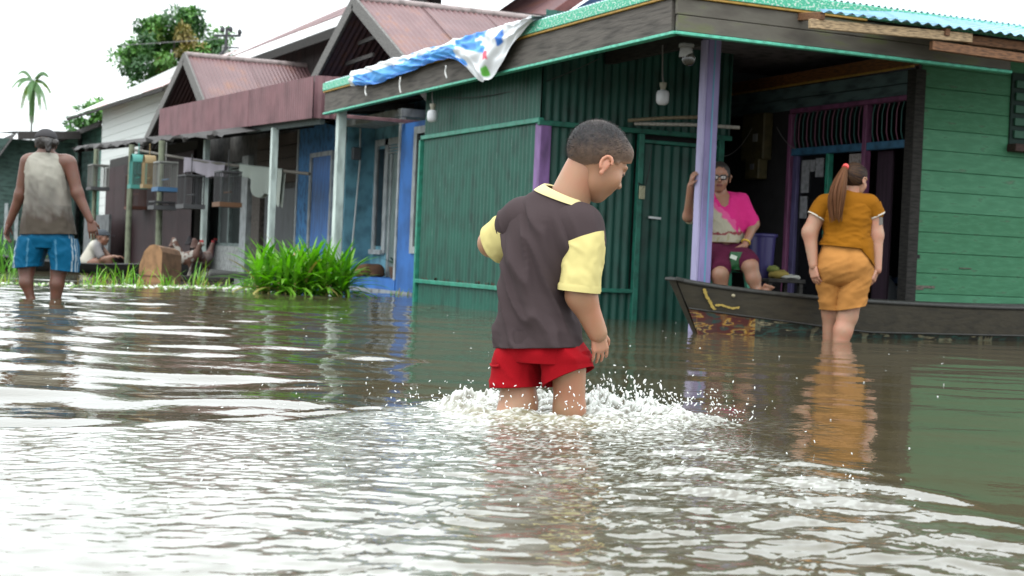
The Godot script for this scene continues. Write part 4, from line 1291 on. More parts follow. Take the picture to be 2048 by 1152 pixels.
func make_trees() -> void:
	var leafm := mat("leaves", Color.WHITE, 0.5, null, Vector3.ONE, null, 0, {"vc": true, "back": Color(0.5, 0.6, 0.25)})
	var bark := mat("bark", lin(0.10, 0.085, 0.07), 0.95, tex.grain, Vector3(2, 0.5, 2), tex.grain, 0.6)
	var g1 := Color(0.06, 0.165, 0.035)
	var g2 := Color(0.105, 0.26, 0.05)
	var g3 := Color(0.034, 0.105, 0.028)
	var br := Color(0.26, 0.175, 0.06)
	var base := Vector3(12.5, 0, -60.8)
	var t := thing("mango_tree", "big round leafy tree with a browning patch, behind the maroon gable roof", "tree", base)
	wpart("trunk", bark, t, func(m): m.tube([base + Vector3(0, -0.6, 0), base + Vector3(0.1, 2.0, 0), base + Vector3(-0.1, 4.0, 0.1)], [0.42, 0.34, 0.28], 10))
	for q in [[-1.5, 6.6, 0.4], [1.2, 7.2, -0.3], [-0.2, 8.6, 0.2], [0.6, 6.0, 1.1], [-0.9, 7.2, -1.0], [1.8, 6.0, 0.4]]:
		wpart("limb", bark, t, func(m): m.tube([base + Vector3(-0.1, 3.8, 0.1), base + Vector3(q[0] * 0.5, lerpf(3.8, q[1], 0.55), q[2] * 0.5), base + Vector3(q[0], q[1], q[2])], [0.2, 0.12, 0.04], 7))
	var cl := []
	for k in 128:
		var d := Vector3(rng.randfn(), rng.randfn(), rng.randfn()).normalized()
		var r := (0.45 + 0.55 * sqrt(rng.randf())) * (1.0 + 0.16 * sin(d.x * 5.0 + 1.0) * cos(d.y * 6.0))
		var p := Vector3(d.x * 2.2 * r, d.y * 2.0 * r + 7.65, d.z * 1.7 * r)
		if p.y < 5.6 and p.x > 0.4:
			p.y += 1.2
		var tone: Color = [g1, g2, g2, g3][rng.randi() % 4]
		if absf(p.x + 0.35) < 0.8 and p.y > 6.9 and p.y < 8.9 and d.z > -0.1:
			tone = br.lerp(g2, rng.randf())
		cl.append([base + p, rng.randf_range(0.22, 0.52), tone])
	for q in [[-2.1, 5.4], [-1.7, 4.9], [-1.2, 4.6], [-2.3, 4.7], [-0.6, 4.8]]:
		cl.append([base + Vector3(q[0], q[1], 0), 0.55, g1])
	leaf_cloud("crown", t, base, cl, 170, 0.22, leafm, [g1])
	var t2base := Vector3(8.6, 0, -58)
	var t2 := thing("shrub_tree", "small green tree showing between the white house roof and the turquoise roof", "tree", t2base)
	wpart("trunk", bark, t2, func(m): m.tube([t2base + Vector3(0, -0.5, 0), t2base + Vector3(0, 4.4, 0)], [0.12, 0.06], 7))
	leaf_cloud("crown", t2, t2base, [[t2base + Vector3(0, 5.1, 0), 0.5], [t2base + Vector3(0.5, 5.0, 0), 0.45], [t2base + Vector3(-0.3, 4.7, 0), 0.4], [t2base + Vector3(0.3, 5.4, 0.2), 0.35], [t2base + Vector3(0.1, 4.4, 0.0), 0.5]], 160, 0.28, leafm, [g1, g2])
	# areca palm
	var pb := Vector3(7.2, 0, -62.9)
	var p := thing("areca_palm", "slender palm with drooping fronds against the white sky", "palm tree", pb)
	wpart("trunk", mat("palm bark", lin(0.22, 0.23, 0.20), 0.9, tex.grain, Vector3(1, 2, 1)), p, func(m): m.tube([pb + Vector3(0.05, -0.6, 0), pb + Vector3(0.02, 2.5, 0), pb + Vector3(0, 6.1, 0)], [0.06, 0.045, 0.04], 8))
	var fm := mat("palm frond", lin(0.055, 0.14, 0.04), 0.5, null, Vector3.ONE, null, 0, {"back": Color(0.4, 0.5, 0.2)})
	wpart("crownshaft", mat("palm crownshaft", lin(0.10, 0.20, 0.06), 0.6), p, func(m): m.tube([pb + Vector3(0, 6.05, 0), pb + Vector3(0, 6.75, 0)], [0.05, 0.035], 8))
	for k in 17:
		var az := k * 2.4
		var rise := [1.1, 0.55, 0.2, -0.1][k % 4] as float
		var len := rng.randf_range(1.0, 1.3)
		if k >= 12:
			rise = -1.3
			len = rng.randf_range(0.9, 1.45)
		var mb := Mb.new()
		var pts := []
		var dir := Vector3(cos(az), 0, sin(az))
		for q in 9:
			var u := q / 8.0
			var out := (0.16 if k >= 12 else 1.0) * len * (u - 0.25 * u * u * maxf(0.0, 1.0 - rise))
			pts.append(pb + Vector3(0, 6.7, 0) + dir * out * (0.9 if rise < 1.0 else 0.5) + Vector3(0, len * (rise * u - (0.85 if k < 12 else 0.0) * u * u), 0))
		mb.tube(pts, [0.018, 0.016, 0.014, 0.012, 0.01, 0.009, 0.008, 0.006, 0.004], 4)
		for q in 34:
			var u := 0.12 + 0.86 * q / 33.0
			var s := u * 8.0
			var i := mini(7, int(s))
			var o: Vector3 = (pts[i] as Vector3).lerp(pts[i + 1], s - i)
			var f: Vector3 = (pts[i + 1] - pts[i]).normalized()
			var side := f.cross(Vector3.UP).normalized() if absf(f.y) < 0.95 else dir.cross(Vector3.UP)
			for sg in [-1.0, 1.0]:
				var ll := 0.34 * (1.0 - 0.55 * u) * rng.randf_range(0.8, 1.1)
				var tip: Vector3 = o + (side * sg * 0.72 + f * 0.5 + Vector3(0, -0.55, 0)).normalized() * ll
				var wd := f * 0.017
				mb.surf([PackedVector3Array([o - wd, o + wd]), PackedVector3Array([o.lerp(tip, 0.55) - wd * 1.2, o.lerp(tip, 0.55) + wd * 1.2]), PackedVector3Array([tip, tip])])
		part("frond", mb, fm, p)
	# orange-leaved bush at the left edge
	var ob := Vector3(4.0, 0, -52.0)
	var o := thing("croton_bush", "yellow and orange leaved bush at the left edge above the dark roof", "bush", ob)
	wpart("stem", bark, o, func(m): m.tube([ob + Vector3(0, -0.6, 0), ob + Vector3(0.0, 3.0, 0)], [0.08, 0.04], 7))
	var oc := []
	for k in 18:
		oc.append([ob + Vector3(rng.randf_range(-0.8, 0.42), rng.randf_range(2.4, 4.0) - 0.0, rng.randf_range(-0.4, 0.4)), 0.32])
	leaf_cloud("crown", o, ob, oc, 70, 0.24, leafm, [Color(0.42, 0.24, 0.04), Color(0.35, 0.30, 0.05), Color(0.16, 0.2, 0.04), Color(0.45, 0.16, 0.05)])
	# utility pole
	var ub := Vector3(13.15, 0.45, -55.5)
	var u := thing("utility_pole", "concrete utility pole with dark insulators in front of the big tree", "utility pole", ub)
	wpart("pole", mat("concrete pole", lin(0.34, 0.36, 0.33), 0.9), u, func(m): m.tube([ub + Vector3(0, -1.0, 0), ub + Vector3(0, 7.45, 0)], [0.16, 0.12], 10))
	var um := mat("dark fittings", lin(0.05, 0.05, 0.055), 0.7)
	wpart("cross_arm", um, u, func(m): m.beam(ub + Vector3(-0.45, 7.75, 0.1), ub + Vector3(0.55, 7.85, 0.1), 0.08, 0.09))
	wpart("bracket", um, u, func(m): m.tube([ub + Vector3(-0.3, 6.95, 0.1), ub + Vector3(0.0, 7.3, 0.1), ub + Vector3(0.02, 8.1, 0.1)], 0.06, 6))
	wpart("cross_arm", um, u, func(m): m.beam(ub + Vector3(-0.1, 7.35, 0.1), ub + Vector3(0.5, 7.4, 0.1), 0.06, 0.06))
	for q in [[-0.15, 8.02], [0.15, 8.05], [0.5, 7.98]]:
		wpart("insulator", um, u, func(m): m.ball(ub + Vector3(q[0], q[1], 0.1), Vector3(0.09, 0.12, 0.09), 8, 6))
	var wm := mat("line wire", lin(0.20, 0.2, 0.2), 0.7)
	var ln := Mb.new()
	var wp := []
	for k in 21:
		var tt := k / 20.0
		wp.append(Vector3(13.15, 8.15, -55.4).lerp(Vector3(-14, 7.2, -70), tt) - Vector3(0, 2.4 * tt * (1.0 - tt), 0))
	ln.tube(wp, 0.012, 4)
	tag(obj("power_line", ln, wm), "thin power line sagging across the sky from the concrete pole", "cable")
	# distant tree belt closing the street
	var far := thing("far_tree_belt", "low dense belt of greenery at the far end of the flooded street", "trees", Vector3(-6, 0, -95))
	var fc := []
	for k in 46:
		fc.append([Vector3(rng.randf_range(-60, 4.0), rng.randf_range(0.2, 1.6), rng.randf_range(-112, -96)), rng.randf_range(0.9, 1.5)])
	leaf_cloud("foliage", far, Vector3(-6, 0, -95), fc, 120, 0.7, leafm, [g1, g2, g3])


# ---------------------------------------------------------------- growth along the water's edge
func blade(mb: Mb, o: Vector3, az: float, len: float, lean: float, w: float, curl: float) -> void:
	var dir := Vector3(cos(az), 0, sin(az))
	var side := Vector3(-sin(az), 0, cos(az))
	var rows := []
	var a := lean
	var p := o
	var n := 7
	for k in n + 1:
		var u := float(k) / n
		var ww := w * (0.75 + 0.5 * u) * (1.0 - pow(u, 2.6)) + 0.0008
		var up := Vector3(-dir.x * cos(a), sin(a), -dir.z * cos(a))
		rows.append(PackedVector3Array([p - side * ww + up * ww * 0.35, p, p + side * ww + up * ww * 0.35]))
		p += (dir * sin(a) + Vector3(0, cos(a), 0)) * len / n
		a += curl / n
	mb.surf(rows)

func make_banks() -> void:
	var pm := mat("pandan leaf", lin(0.27, 0.60, 0.045), 0.45, tex.leaf, Vector3(3, 1, 3), null, 0, {"back": Color(0.75, 0.95, 0.2)})
	var pm2 := mat("pandan leaf deep", lin(0.15, 0.42, 0.035), 0.45, tex.leaf, Vector3(3, 1, 3), null, 0, {"back": Color(0.4, 0.6, 0.12)})
	var dry := mat("dry leaf", lin(0.30, 0.26, 0.07), 0.7, null, Vector3.ONE, null, 0, {"back": Color(0.4, 0.35, 0.1)})
	# two big clumps of strap leaves standing in the water
	for cdef in [[Vector3(4.22, 0, -14.85), 0.25, 14, 0.45, "bright green strap leaved clump standing in the water, left half of the pair"], [Vector3(4.66, 0, -14.85), 0.28, 15, 0.46, "bright green strap leaved clump standing in the water, nearer the blue step"]]:
		var t := thing("pandan_plant", cdef[4], "plant", cdef[0], 0.0, "pandan clumps by the blue house")
		for s in cdef[2]:
			var o := Vector3(rng.randf_range(-1, 1) * cdef[1], 0, rng.randf_range(-1, 1) * 0.20).rotated(Vector3.UP, deg_to_rad(YAW))
			var stem := Mb.new()
			stem.tube([o + Vector3(0, -0.4, 0), o + Vector3(0, 0.12, 0)], [0.02, 0.014], 6)
			obj("stem", stem, dry, t)
			var n := 18
			for k in n:
				var mb := Mb.new()
				var u := float(k) / n
				blade(mb, o + Vector3(0, 0.02 + 0.14 * u, 0), k * 2.4 + rng.randf(), rng.randf_range(0.75, 1.2) * cdef[3], lerpf(1.35, 0.10, u) + rng.randf_range(-0.12, 0.12), rng.randf_range(0.017, 0.026), rng.randf_range(0.5, 1.4) * (1.2 - 0.5 * u))
				obj("leaf", mb, pm if rng.randf() < 0.72 else (pm2 if rng.randf() < 0.85 else dry), t)
	# small tufts
	var gm := [pm, pm2, mat("grass yellow green", lin(0.20, 0.34, 0.06), 0.6, null, Vector3.ONE, null, 0, {"back": Color(0.5, 0.6, 0.15)}), dry]
	var spots := [[1.59, -15.66, 0.16, "short grass tuft in the water at the left edge, by the wading man's hand"], [2.41, -15.85, 0.22, "dry reddish grass tuft just right of the wading man"], [2.50, -15.64, 0.30, "upright grass tuft below the seated man's back"], [2.64, -15.91, 0.20, "low grass tuft below the seated man's arms"], [2.90, -16.95, 0.36, "tall thin grass tuft at the foot of the mossy post, left one"], [3.07, -17.12, 0.33, "tall thin grass tuft at the foot of the mossy post, right one"], [2.94, -15.60, 0.15, "creeping green tuft at the left foot of the tan box"], [3.30, -16.36, 0.30, "grass tuft standing in front of the tan box"], [3.38, -16.14, 0.15, "low tuft in front of the tan box's right side"], [3.91, -17.59, 0.40, "arching leafy tuft between the tan box and the white post"], [3.72, -16.44, 0.20, "pale leafy tuft on the white litter under the white post"], [4.00, -16.69, 0.20, "small tuft in front of the cement platform"], [4.04, -15.54, 0.32, "small strap leaved tuft at the left foot of the pandan clumps"], [5.74, -15.73, 0.14, "tiny grass sprig before the blue step"]]
	for q in spots:
		var pos := Vector3(q[0], 0, q[1])
		var t := thing("grass_tuft", q[3], "grass", pos, 0.0, "grass tufts along the water's edge")
		for mi in 3:
			var mb := Mb.new()
			for k in 6:
				var o := Vector3(rng.randfn() * 0.07, -0.05, rng.randfn() * 0.05)
				blade(mb, o, rng.randf() * TAU, q[2] * rng.randf_range(0.45, 1.1), rng.randf_range(0.05, 0.55), rng.randf_range(0.004, 0.008), rng.randf_range(0.1, 1.2))
			obj("blades", mb, gm[[0, 2, 3][mi] if q[2] < 0.25 else [0, 1, 2][mi]], t).set_meta("kind", "stuff")
	# floating duckweed and litter as a ragged strip
	var mm := MultiMesh.new()
	mm.transform_format = MultiMesh.TRANSFORM_3D
	mm.use_colors = true
	var lf := Mb.new()
	lf.ball(Vector3.ZERO, Vector3(1, 0.35, 0.7), 7, 4)
	mm.mesh = lf.mesh()
	mm.instance_count = 700
	for k in 700:
		var u := rng.randf()
		var c := Vector3(lerpf(1.4, 4.3, u), 0.004, lerpf(-15.2, -16.6, u) + rng.randfn() * 0.34)
		if k % 3 == 0:
			c = Vector3(lerpf(2.4, 4.3, u), 0.004, lerpf(-15.4, -16.4, u) + rng.randfn() * 0.15)
		var s := rng.randf_range(0.008, 0.026)
		mm.set_instance_transform(k, Transform3D(Basis(Vector3.UP, rng.randf() * TAU).scaled(Vector3(s, s * rng.randf_range(0.5, 1.4), s)), c))
		mm.set_instance_color(k, [Color(0.10, 0.22, 0.04), Color(0.16, 0.30, 0.06), Color(0.55, 0.56, 0.5), Color(0.25, 0.28, 0.12), Color(0.7, 0.7, 0.66)][rng.randi() % 5])
	var dw := MultiMeshInstance3D.new()
	dw.name = "floating_weed"
	dw.multimesh = mm
	dw.material_override = mat("floating weed", Color.WHITE, 0.6, null, Vector3.ONE, null, 0, {"vc": true})
	dw.set_meta("kind", "stuff")
	tag(dw, "strip of floating weed and white litter along the water's edge", "floating weed")
	add_child(dw)
	# reeds at the far left
	var rl := thing("reed_bed", "tall green reeds standing in the water at the left edge behind the man", "reeds", Vector3(2.0, 0, -21))
	var rb := Mb.new()
	for k in 420:
		var o := Vector3(rng.randf_range(-0.9, 0.35), -0.1, rng.randf_range(-4.0, 1.0))
		blade(rb, o, rng.randf() * TAU, rng.randf_range(0.35, 0.75), rng.randf_range(0.02, 0.4), rng.randf_range(0.008, 0.016), rng.randf_range(0.2, 1.0))
	obj("blades", rb, pm2, rl).set_meta("kind", "stuff")


# ---------------------------------------------------------------- people
var fold_n := FastNoiseLite.new()

func catmull(a: Vector3, b: Vector3, c: Vector3, d: Vector3, t: float) -> Vector3:
	return 0.5 * (2.0 * b + (c - a) * t + (2.0 * a - 5.0 * b + 4.0 * c - d) * t * t + (3.0 * b - a - 3.0 * c + d) * t * t * t)

# cloth through rings [centre, half axis u, half axis w]; the last ring is an open edge with a turned-in lip
func loft(mb: Mb, rings: Array, seg := 64, sub := 10, fold = null, lip := true, colour = null, first_lip := false) -> void:
	var rows := []
	var cols := []
	var n := rings.size()
	var list := []
	for k in n - 1:
		for q in sub:
			list.append(k + float(q) / sub)
	list.append(float(n - 1))
	for s in list:
		var k := mini(int(s), n - 2)
		var t: float = s - k
		var r := []
		for j in 3:
			r.append(catmull(rings[maxi(k - 1, 0)][j], rings[k][j], rings[k + 1][j], rings[mini(k + 2, n - 1)][j], t))
		var row := PackedVector3Array()
		for q in seg:
			var a := TAU * q / seg
			var ca := cos(a)
			var sa := sin(a)
			var d: Vector3 = r[1] * signf(ca) * pow(absf(ca), 0.9) + r[2] * signf(sa) * pow(absf(sa), 0.9)
			var p: Vector3 = r[0] + d
			if fold != null:
				p += d.normalized() * float(fold.call(p, a, s / (n - 1)))
			row.append(p)
		rows.append(row)
	if lip:
		var e: PackedVector3Array = rows[rows.size() - 1]
		var c: Vector3 = rings[n - 1][0]
		var up: Vector3 = (rings[n - 2][0] - c).normalized()
		for q in [[0.985, 0.002], [0.955, 0.000], [0.93, 0.012], [0.90, 0.05]]:
			var row := PackedVector3Array()
			for p in e:
				row.append(c + (p - c) * q[0] + up * q[1])
			rows.append(row)
	if colour != null:
		for row in rows:
			var cr := PackedColorArray()
			for p in row:
				cr.append(colour.call(p))
			cols.append(cr)
	rows.reverse()
	cols.reverse()
	mb.surf(rows, true, cols)

func folds(scale: Vector3, amp: float, shift := 0.0) -> Callable:
	return func(p: Vector3, _a: float, _v: float) -> float:
		var n1 := fold_n.get_noise_3d(p.x * scale.x + shift, p.y * scale.y + shift, p.z * scale.z)
		var n2 := 1.0 - 2.0 * absf(fold_n.get_noise_3d(p.x * scale.x * 0.7 + p.y * scale.x * 0.5 + 31.0, p.y * scale.y * 0.8 - p.x * scale.x * 0.4, p.z * scale.z * 0.7 + shift))
		return amp * (0.65 * n1 + 0.5 * n2 * n2 * n2)

# a head in its own axes: y up, z to the face; h is chin to crown
func head(s: Sdf, h: float, o := {}) -> void:
	var c: float = o.get("cheek", 1.0)
	s.ell(Vector3(0, 0.12, -0.07) * h, Vector3(0.345, 0.375, 0.42) * h, 0.02)
	s.ell(Vector3(0, -0.16, 0.10) * h, Vector3(0.27 * c, 0.32, 0.275) * h, 0.10 * h)
	s.ell(Vector3(0, -0.40, 0.20) * h, Vector3(0.11, 0.085, 0.10) * h, 0.10 * h)
	for sx in [-1.0, 1.0]:
		s.ell(Vector3(0.165 * sx, -0.15, 0.215) * h, Vector3(0.115, 0.12, 0.10) * h * c, 0.07 * h)
		s.dig(Vector3(0.10 * sx, 0.01, 0.41) * h, Vector3(0.17 * sx, 0.01, 0.40) * h, 0.05 * h, 0.045 * h, 0.05 * h)
		s.ell(Vector3(0.13 * sx, 0.005, 0.315) * h, Vector3(0.058, 0.05, 0.05) * h, 0.01 * h)
		s.cap(Vector3(0.06 * sx, 0.085, 0.36) * h, Vector3(0.20 * sx, 0.09, 0.31) * h, 0.028 * h, 0.025 * h, 0.05 * h)
		# ear: a rim round a hollow
		var e := Vector3(0.345 * sx, -0.04 + float(o.get("ear", 0.0)), -0.03 + float(o.get("ear", 0.0)) * 0.6) * h
		s.ell(e + Vector3(0.01 * sx, 0.01, 0.0) * h, Vector3(0.03, 0.10, 0.062) * h, 0.025 * h, Basis(Vector3(0, 1, 0), 0.45 * sx))
		var pts := []
		for q in 9:
			var a := -0.9 + q * 0.48
			pts.append(e + Vector3((0.042 - 0.03 * cos(a)) * sx, 0.02 + 0.105 * sin(a), -0.012 - 0.068 * cos(a)) * h)
		s.chain(pts, [0.022 * h, 0.020 * h, 0.020 * h, 0.021 * h, 0.022 * h, 0.023 * h, 0.022 * h, 0.020 * h, 0.02 * h], 0.015 * h)
		s.ell(e + Vector3(0.015 * sx, -0.11, 0.0) * h, Vector3(0.028, 0.04, 0.035) * h, 0.02 * h)
	s.cap(Vector3(0, 0.05, 0.36) * h, Vector3(0, -0.10, 0.415) * h, 0.026 * h, 0.042 * h, 0.05 * h)
	s.ell(Vector3(0, -0.115, 0.43) * h, Vector3(0.05, 0.042, 0.045) * h, 0.03 * h)
	for sx in [-1.0, 1.0]:
		s.ell(Vector3(0.05 * sx, -0.13, 0.39) * h, Vector3(0.036, 0.032, 0.036) * h, 0.025 * h)
	s.cap(Vector3(-0.07, -0.235, 0.335) * h, Vector3(0.07, -0.235, 0.335) * h, 0.024 * h, 0.024 * h, 0.03 * h)
	s.cap(Vector3(-0.06, -0.285, 0.325) * h, Vector3(0.06, -0.285, 0.325) * h, 0.027 * h, 0.027 * h, 0.03 * h)

# a hand in metres: from the wrist along dir, palm facing nrm, thumb on the side of w
func hand(s: Sdf, wrist: Vector3, dir: Vector3, nrm: Vector3, size: float, curl: float, flip := 1.0, spread := 0.05, thumb_in := 0.3) -> void:
	dir = dir.normalized()
	nrm = (nrm - dir * nrm.dot(dir)).normalized()
	var w := dir.cross(nrm).normalized() * flip
	var r := size * 0.050
	for k in 4:
		var off := (k - 1.5) * 0.118 * size
		var root := wrist + dir * size * (0.50 - 0.012 * absf(k - 1.4)) + w * off
		s.cap(wrist + w * off * 0.55 + dir * size * 0.06, root, size * 0.092, size * 0.072, size * 0.05)
	for k in 4:
		var off := (k - 1.5) * 0.118 * size
		var p := wrist + dir * size * (0.50 - 0.012 * absf(k - 1.4)) + w * off
		var lens: float = [0.40, 0.46, 0.43, 0.34][3 - k if flip < 0 else k] * size
		var a := 0.15
		for j in 3:
			a += curl * [0.55, 0.9, 0.6][j]
			var d := (dir * cos(a) + nrm * sin(a) + w * (k - 1.5) * spread).normalized()
			var q: Vector3 = p + d * lens * [0.45, 0.32, 0.23][j]
			s.cap(p, q, r * [1.0, 0.93, 0.85][j], r * [0.93, 0.85, 0.74][j], r * 0.25)
			p = q
	var t0 := wrist + dir * size * 0.12 - w * size * 0.17
	var t1 := t0 + (dir * 0.75 - w * 0.55 + nrm * thumb_in).normalized() * size * 0.22
	var t2 := t1 + (dir * 0.9 - w * 0.15 + nrm * (thumb_in + 0.25)).normalized() * size * 0.17
	s.cap(wrist + dir * size * 0.10 - w * size * 0.06, t0, r * 1.6, r * 1.45, r)
	s.cap(t0, t1, r * 1.35, r * 1.1, r * 0.6)
	s.cap(t1, t2, r * 1.05, r * 0.85, r * 0.3)

func skin(key: String, spec := 0.5) -> StandardMaterial3D:
	return mat(key, Color.WHITE, 0.5, null, Vector3.ONE, tex.fine, 0.02, {"vc": true, "sss": 0.12, "own": true, "spec": spec})

func cloth(key: String, col: Color, vc := false, rough := 0.9) -> StandardMaterial3D:
	return mat(key, col, rough, tex.cloth, Vector3(7, 7, 7), tex.fine, 0.012, {"vc": vc, "own": true, "rim": 0.05, "spec": 0.25})

func mottled(base: Color, red: float, seed_off: float) -> Callable:
	return func(p: Vector3) -> Color:
		var n := fold_n.get_noise_3d(p.x * 9.0 + seed_off, p.y * 9.0, p.z * 9.0)
		var k := 1.0 + 0.10 * n
		return Color(base.r * k, base.g * (k - red * n), base.b * (k - red * n))

func make_people() -> void:
	fold_n.seed = 5
	fold_n.noise_type = FastNoiseLite.TYPE_SIMPLEX_SMOOTH
	fold_n.frequency = 1.0
	fold_n.fractal_octaves = 2
	make_boy()
	make_woman()
	make_man()
	make_old_woman()
	make_seated_man()

func make_boy() -> void:
	var t := thing("person", "boy in a brown and yellow shirt and red shorts, wading knee deep in front", "person", Vector3(1.943, 0, -4.005), YAW)
	var H := 0.222
	var hf := Vector3(0.777, -0.47, -0.415).normalized()
	var hu := Vector3(0.413, 0.883, -0.22)
	hu = (hu - hf * hu.dot(hf)).normalized()
	var hx := hu.cross(hf)
	var hb := Basis(hx, hu, hf)
	var ho := Vector3(0.132, 0.795, 0.0) - hb * Vector3(0, 0.12, -0.07) * H
	var tone := Color(0.315, 0.158, 0.090)
	var mb := Mb.new()
	var s := Sdf.new()
	# neck, trunk under the shirt, limbs
	s.cap(Vector3(0.028, 0.60, 0.0), Vector3(0.092, 0.742, -0.002), 0.062, 0.059, 0.04)
	s.cap(Vector3(-0.02, 0.30, 0.0), Vector3(-0.01, 0.55, 0.0), 0.070, 0.070, 0.05)
	s.cap(Vector3(-0.085, 0.57, -0.045), Vector3(0.085, 0.555, 0.05), 0.045, 0.045, 0.05)
	s.cap(Vector3(0.100, 0.555, 0.068), Vector3(0.094, 0.370, 0.090), 0.045, 0.041, 0.03)
	s.cap(Vector3(0.094, 0.372, 0.090), Vector3(0.148, 0.262, 0.070), 0.042, 0.030, 0.03)
	s.cap(Vector3(-0.095, 0.57, -0.05), Vector3(-0.175, 0.512, -0.13), 0.042, 0.038, 0.03)
	s.cap(Vector3(-0.175, 0.512, -0.13), Vector3(-0.10, 0.46, -0.26), 0.037, 0.027, 0.03)
	s.cap(Vector3(-0.080, 0.15, -0.02), Vector3(-0.072, 0.03, -0.015), 0.055, 0.052, 0.03)
	s.cap(Vector3(-0.072, 0.035, -0.015), Vector3(-0.135, -0.09, 0.06), 0.052, 0.047, 0.03)
	s.cap(Vector3(-0.135, -0.09, 0.06), Vector3(-0.155, -0.26, 0.12), 0.046, 0.030, 0.02)
	s.cap(Vector3(0.070, 0.17, 0.025), Vector3(0.078, 0.03, 0.015), 0.052, 0.046, 0.03)
	s.cap(Vector3(0.078, 0.03, 0.015), Vector3(0.082, -0.30, 0.0), 0.046, 0.030, 0.02)
	var tn := mottled(tone, 0.25, 0.0)
	s.mesh_into(mb, 0.0065, tn)
	var sh := Sdf.new()
	head(sh, H, {"cheek": 1.1, "ear": -0.07})
	sh.mesh_into(mb, 0.0036, func(p: Vector3) -> Color:
		var q := p / H
		var k := 1.0 + 0.06 * fold_n.get_noise_3d(q.x * 4.0, q.y * 4.0, q.z * 4.0)
		var c := Color(tone.r * k, tone.g * k, tone.b * k)
		if absf(q.x) > 0.33 and q.y < 0.12:
			c = c.lerp(Color(0.52, 0.20, 0.13), 0.45)
		if q.z > 0.30 and q.y < -0.2 and q.y > -0.32 and absf(q.x) < 0.1:
			c = c.lerp(Color(0.38, 0.12, 0.10), 0.6)
		if q.z > 0.30 and absf(q.y - 0.10) < 0.018 and absf(q.x) > 0.05 and absf(q.x) < 0.2:
			c = Color(0.06, 0.04, 0.035)
		if q.z > 0.28 and absf(q.y + 0.01) < 0.02 and absf(absf(q.x) - 0.13) < 0.06:
			c = Color(0.05, 0.035, 0.03)
		return c, Transform3D(hb, ho))
	var hs := Sdf.new()
	hand(hs, Vector3(0.148, 0.266, 0.068), Vector3(0.20, -0.97, -0.08), Vector3(-0.35, 0.05, -0.93), 0.112, 0.42, -1.0, 0.05, 0.3)
	hs.mesh_into(mb, 0.0036, func(p: Vector3) -> Color: return tn.call(p).lerp(Color(0.52, 0.22, 0.15), 0.35))
	var hl := Sdf.new()
	hand(hl, Vector3(-0.10, 0.46, -0.26), Vector3(0.5, -0.2, -0.8), Vector3(0.3, -0.9, 0.1), 0.108, 0.4, 1.0)
	hl.mesh_into(mb, 0.005, tn)
	obj("body", mb, skin("boy skin"), t)
	# cropped hair
	var hr := Sdf.new()
	hr.ell(Vector3(0, 0.125, -0.075) * H, Vector3(0.372, 0.40, 0.445) * H, 0.01)
	hr.ell(Vector3(0, 0.20, 0.16) * H, Vector3(0.29, 0.245, 0.27) * H, 0.06 * H)
	hr.cap(Vector3(0.325, 0.03, 0.10) * H, Vector3(0.315, -0.06, 0.115) * H, 0.035 * H, 0.02 * H, 0.03 * H)
	hr.cap(Vector3(-0.325, 0.03, 0.10) * H, Vector3(-0.315, -0.06, 0.115) * H, 0.035 * H, 0.02 * H, 0.03 * H)
	hr.cut(Vector3(0, -1.0, 0.72), Vector3(0, 0.20, 0.40) * H)
	var hm := Mb.new()
	hr.mesh_into(hm, 0.0036, func(p: Vector3) -> Color:
		var q := p / H
		var edge := (q.y - 0.20 - 0.72 * (q.z - 0.40))
		var f := smooth(0.02, 0.60, edge + 0.12 * fold_n.get_noise_3d(q.x * 9.0, q.y * 9.0, q.z * 9.0))
		var g := 0.8 + 0.5 * fold_n.get_noise_3d(q.x * 30.0, q.y * 30.0, q.z * 12.0)
		var crown := exp(-(pow(q.x, 2.0) + pow(q.z + 0.30, 2.0)) * 60.0) if q.y > 0.3 else 0.0
		return Color(0.285, 0.145, 0.083).lerp(Color(0.13, 0.085, 0.062), smooth(0.0, 0.10, edge)).lerp(Color(0.030, 0.027, 0.028) * g, f).lerp(Color(0.13, 0.09, 0.07), crown * 0.5), Transform3D(hb, ho), func(p: Vector3, n: Vector3) -> float: 
		var q := p / H
		var e := q.y - 0.20 - 0.72 * (q.z - 0.40)
		return 0.0014 * fold_n.get_noise_3d(p.x * 420.0, p.y * 420.0, p.z * 420.0) + 0.0010 - 0.0062 * (1.0 - smooth(0.0, 0.26, e)))
	var hairo := obj("hair", hm, mat("cropped hair", Color.WHITE, 0.6, null, Vector3.ONE, tex.fine, 0.10, {"vc": true, "own": true, "spec": 0.3}), t)
	# stubble standing off the scalp, so that its outline is not a smooth ball
	var st := Mb.new()
	for k in 5200:
		var d := Vector3(rng.randfn(), rng.randfn(), rng.randfn()).normalized()
		var ctr := Vector3(0, 0.125, -0.075) * H
		var rad := Vector3(0.378, 0.406, 0.451) * H
		var p := ctr + d * rad
		var q := p / H
		if q.y < 0.20 + 0.72 * (q.z - 0.40) + 0.20 or q.z > 0.30:
			continue
		var nn := (d / rad).normalized()
		var sd := nn.cross(Vector3(0.3, 0.5, 0.8)).normalized() * 0.0005
		var tip := p + (nn + Vector3(rng.randfn(), rng.randfn(), rng.randfn()) * 0.25 + Vector3(0, 0.1, 0.25)).normalized() * rng.randf_range(0.004, 0.009)
		p -= nn * 0.002
		var g := rng.randf_range(0.022, 0.05)
		st.tint = Color(g, g * 0.92, g * 0.90)
		st.surf([PackedVector3Array([ho + hb * (p - sd), ho + hb * (p + sd)]), PackedVector3Array([ho + hb * tip, ho + hb * tip])])
	obj("stubble", st, mats["cropped hair"], t).set_meta("kind", "stuff")
	# shirt
	var ax := Vector3(0.866, 0, 0.5)
	var dz := Vector3(-0.5, 0, 0.866)
	var tilt := Vector3(0, -0.06, 0)
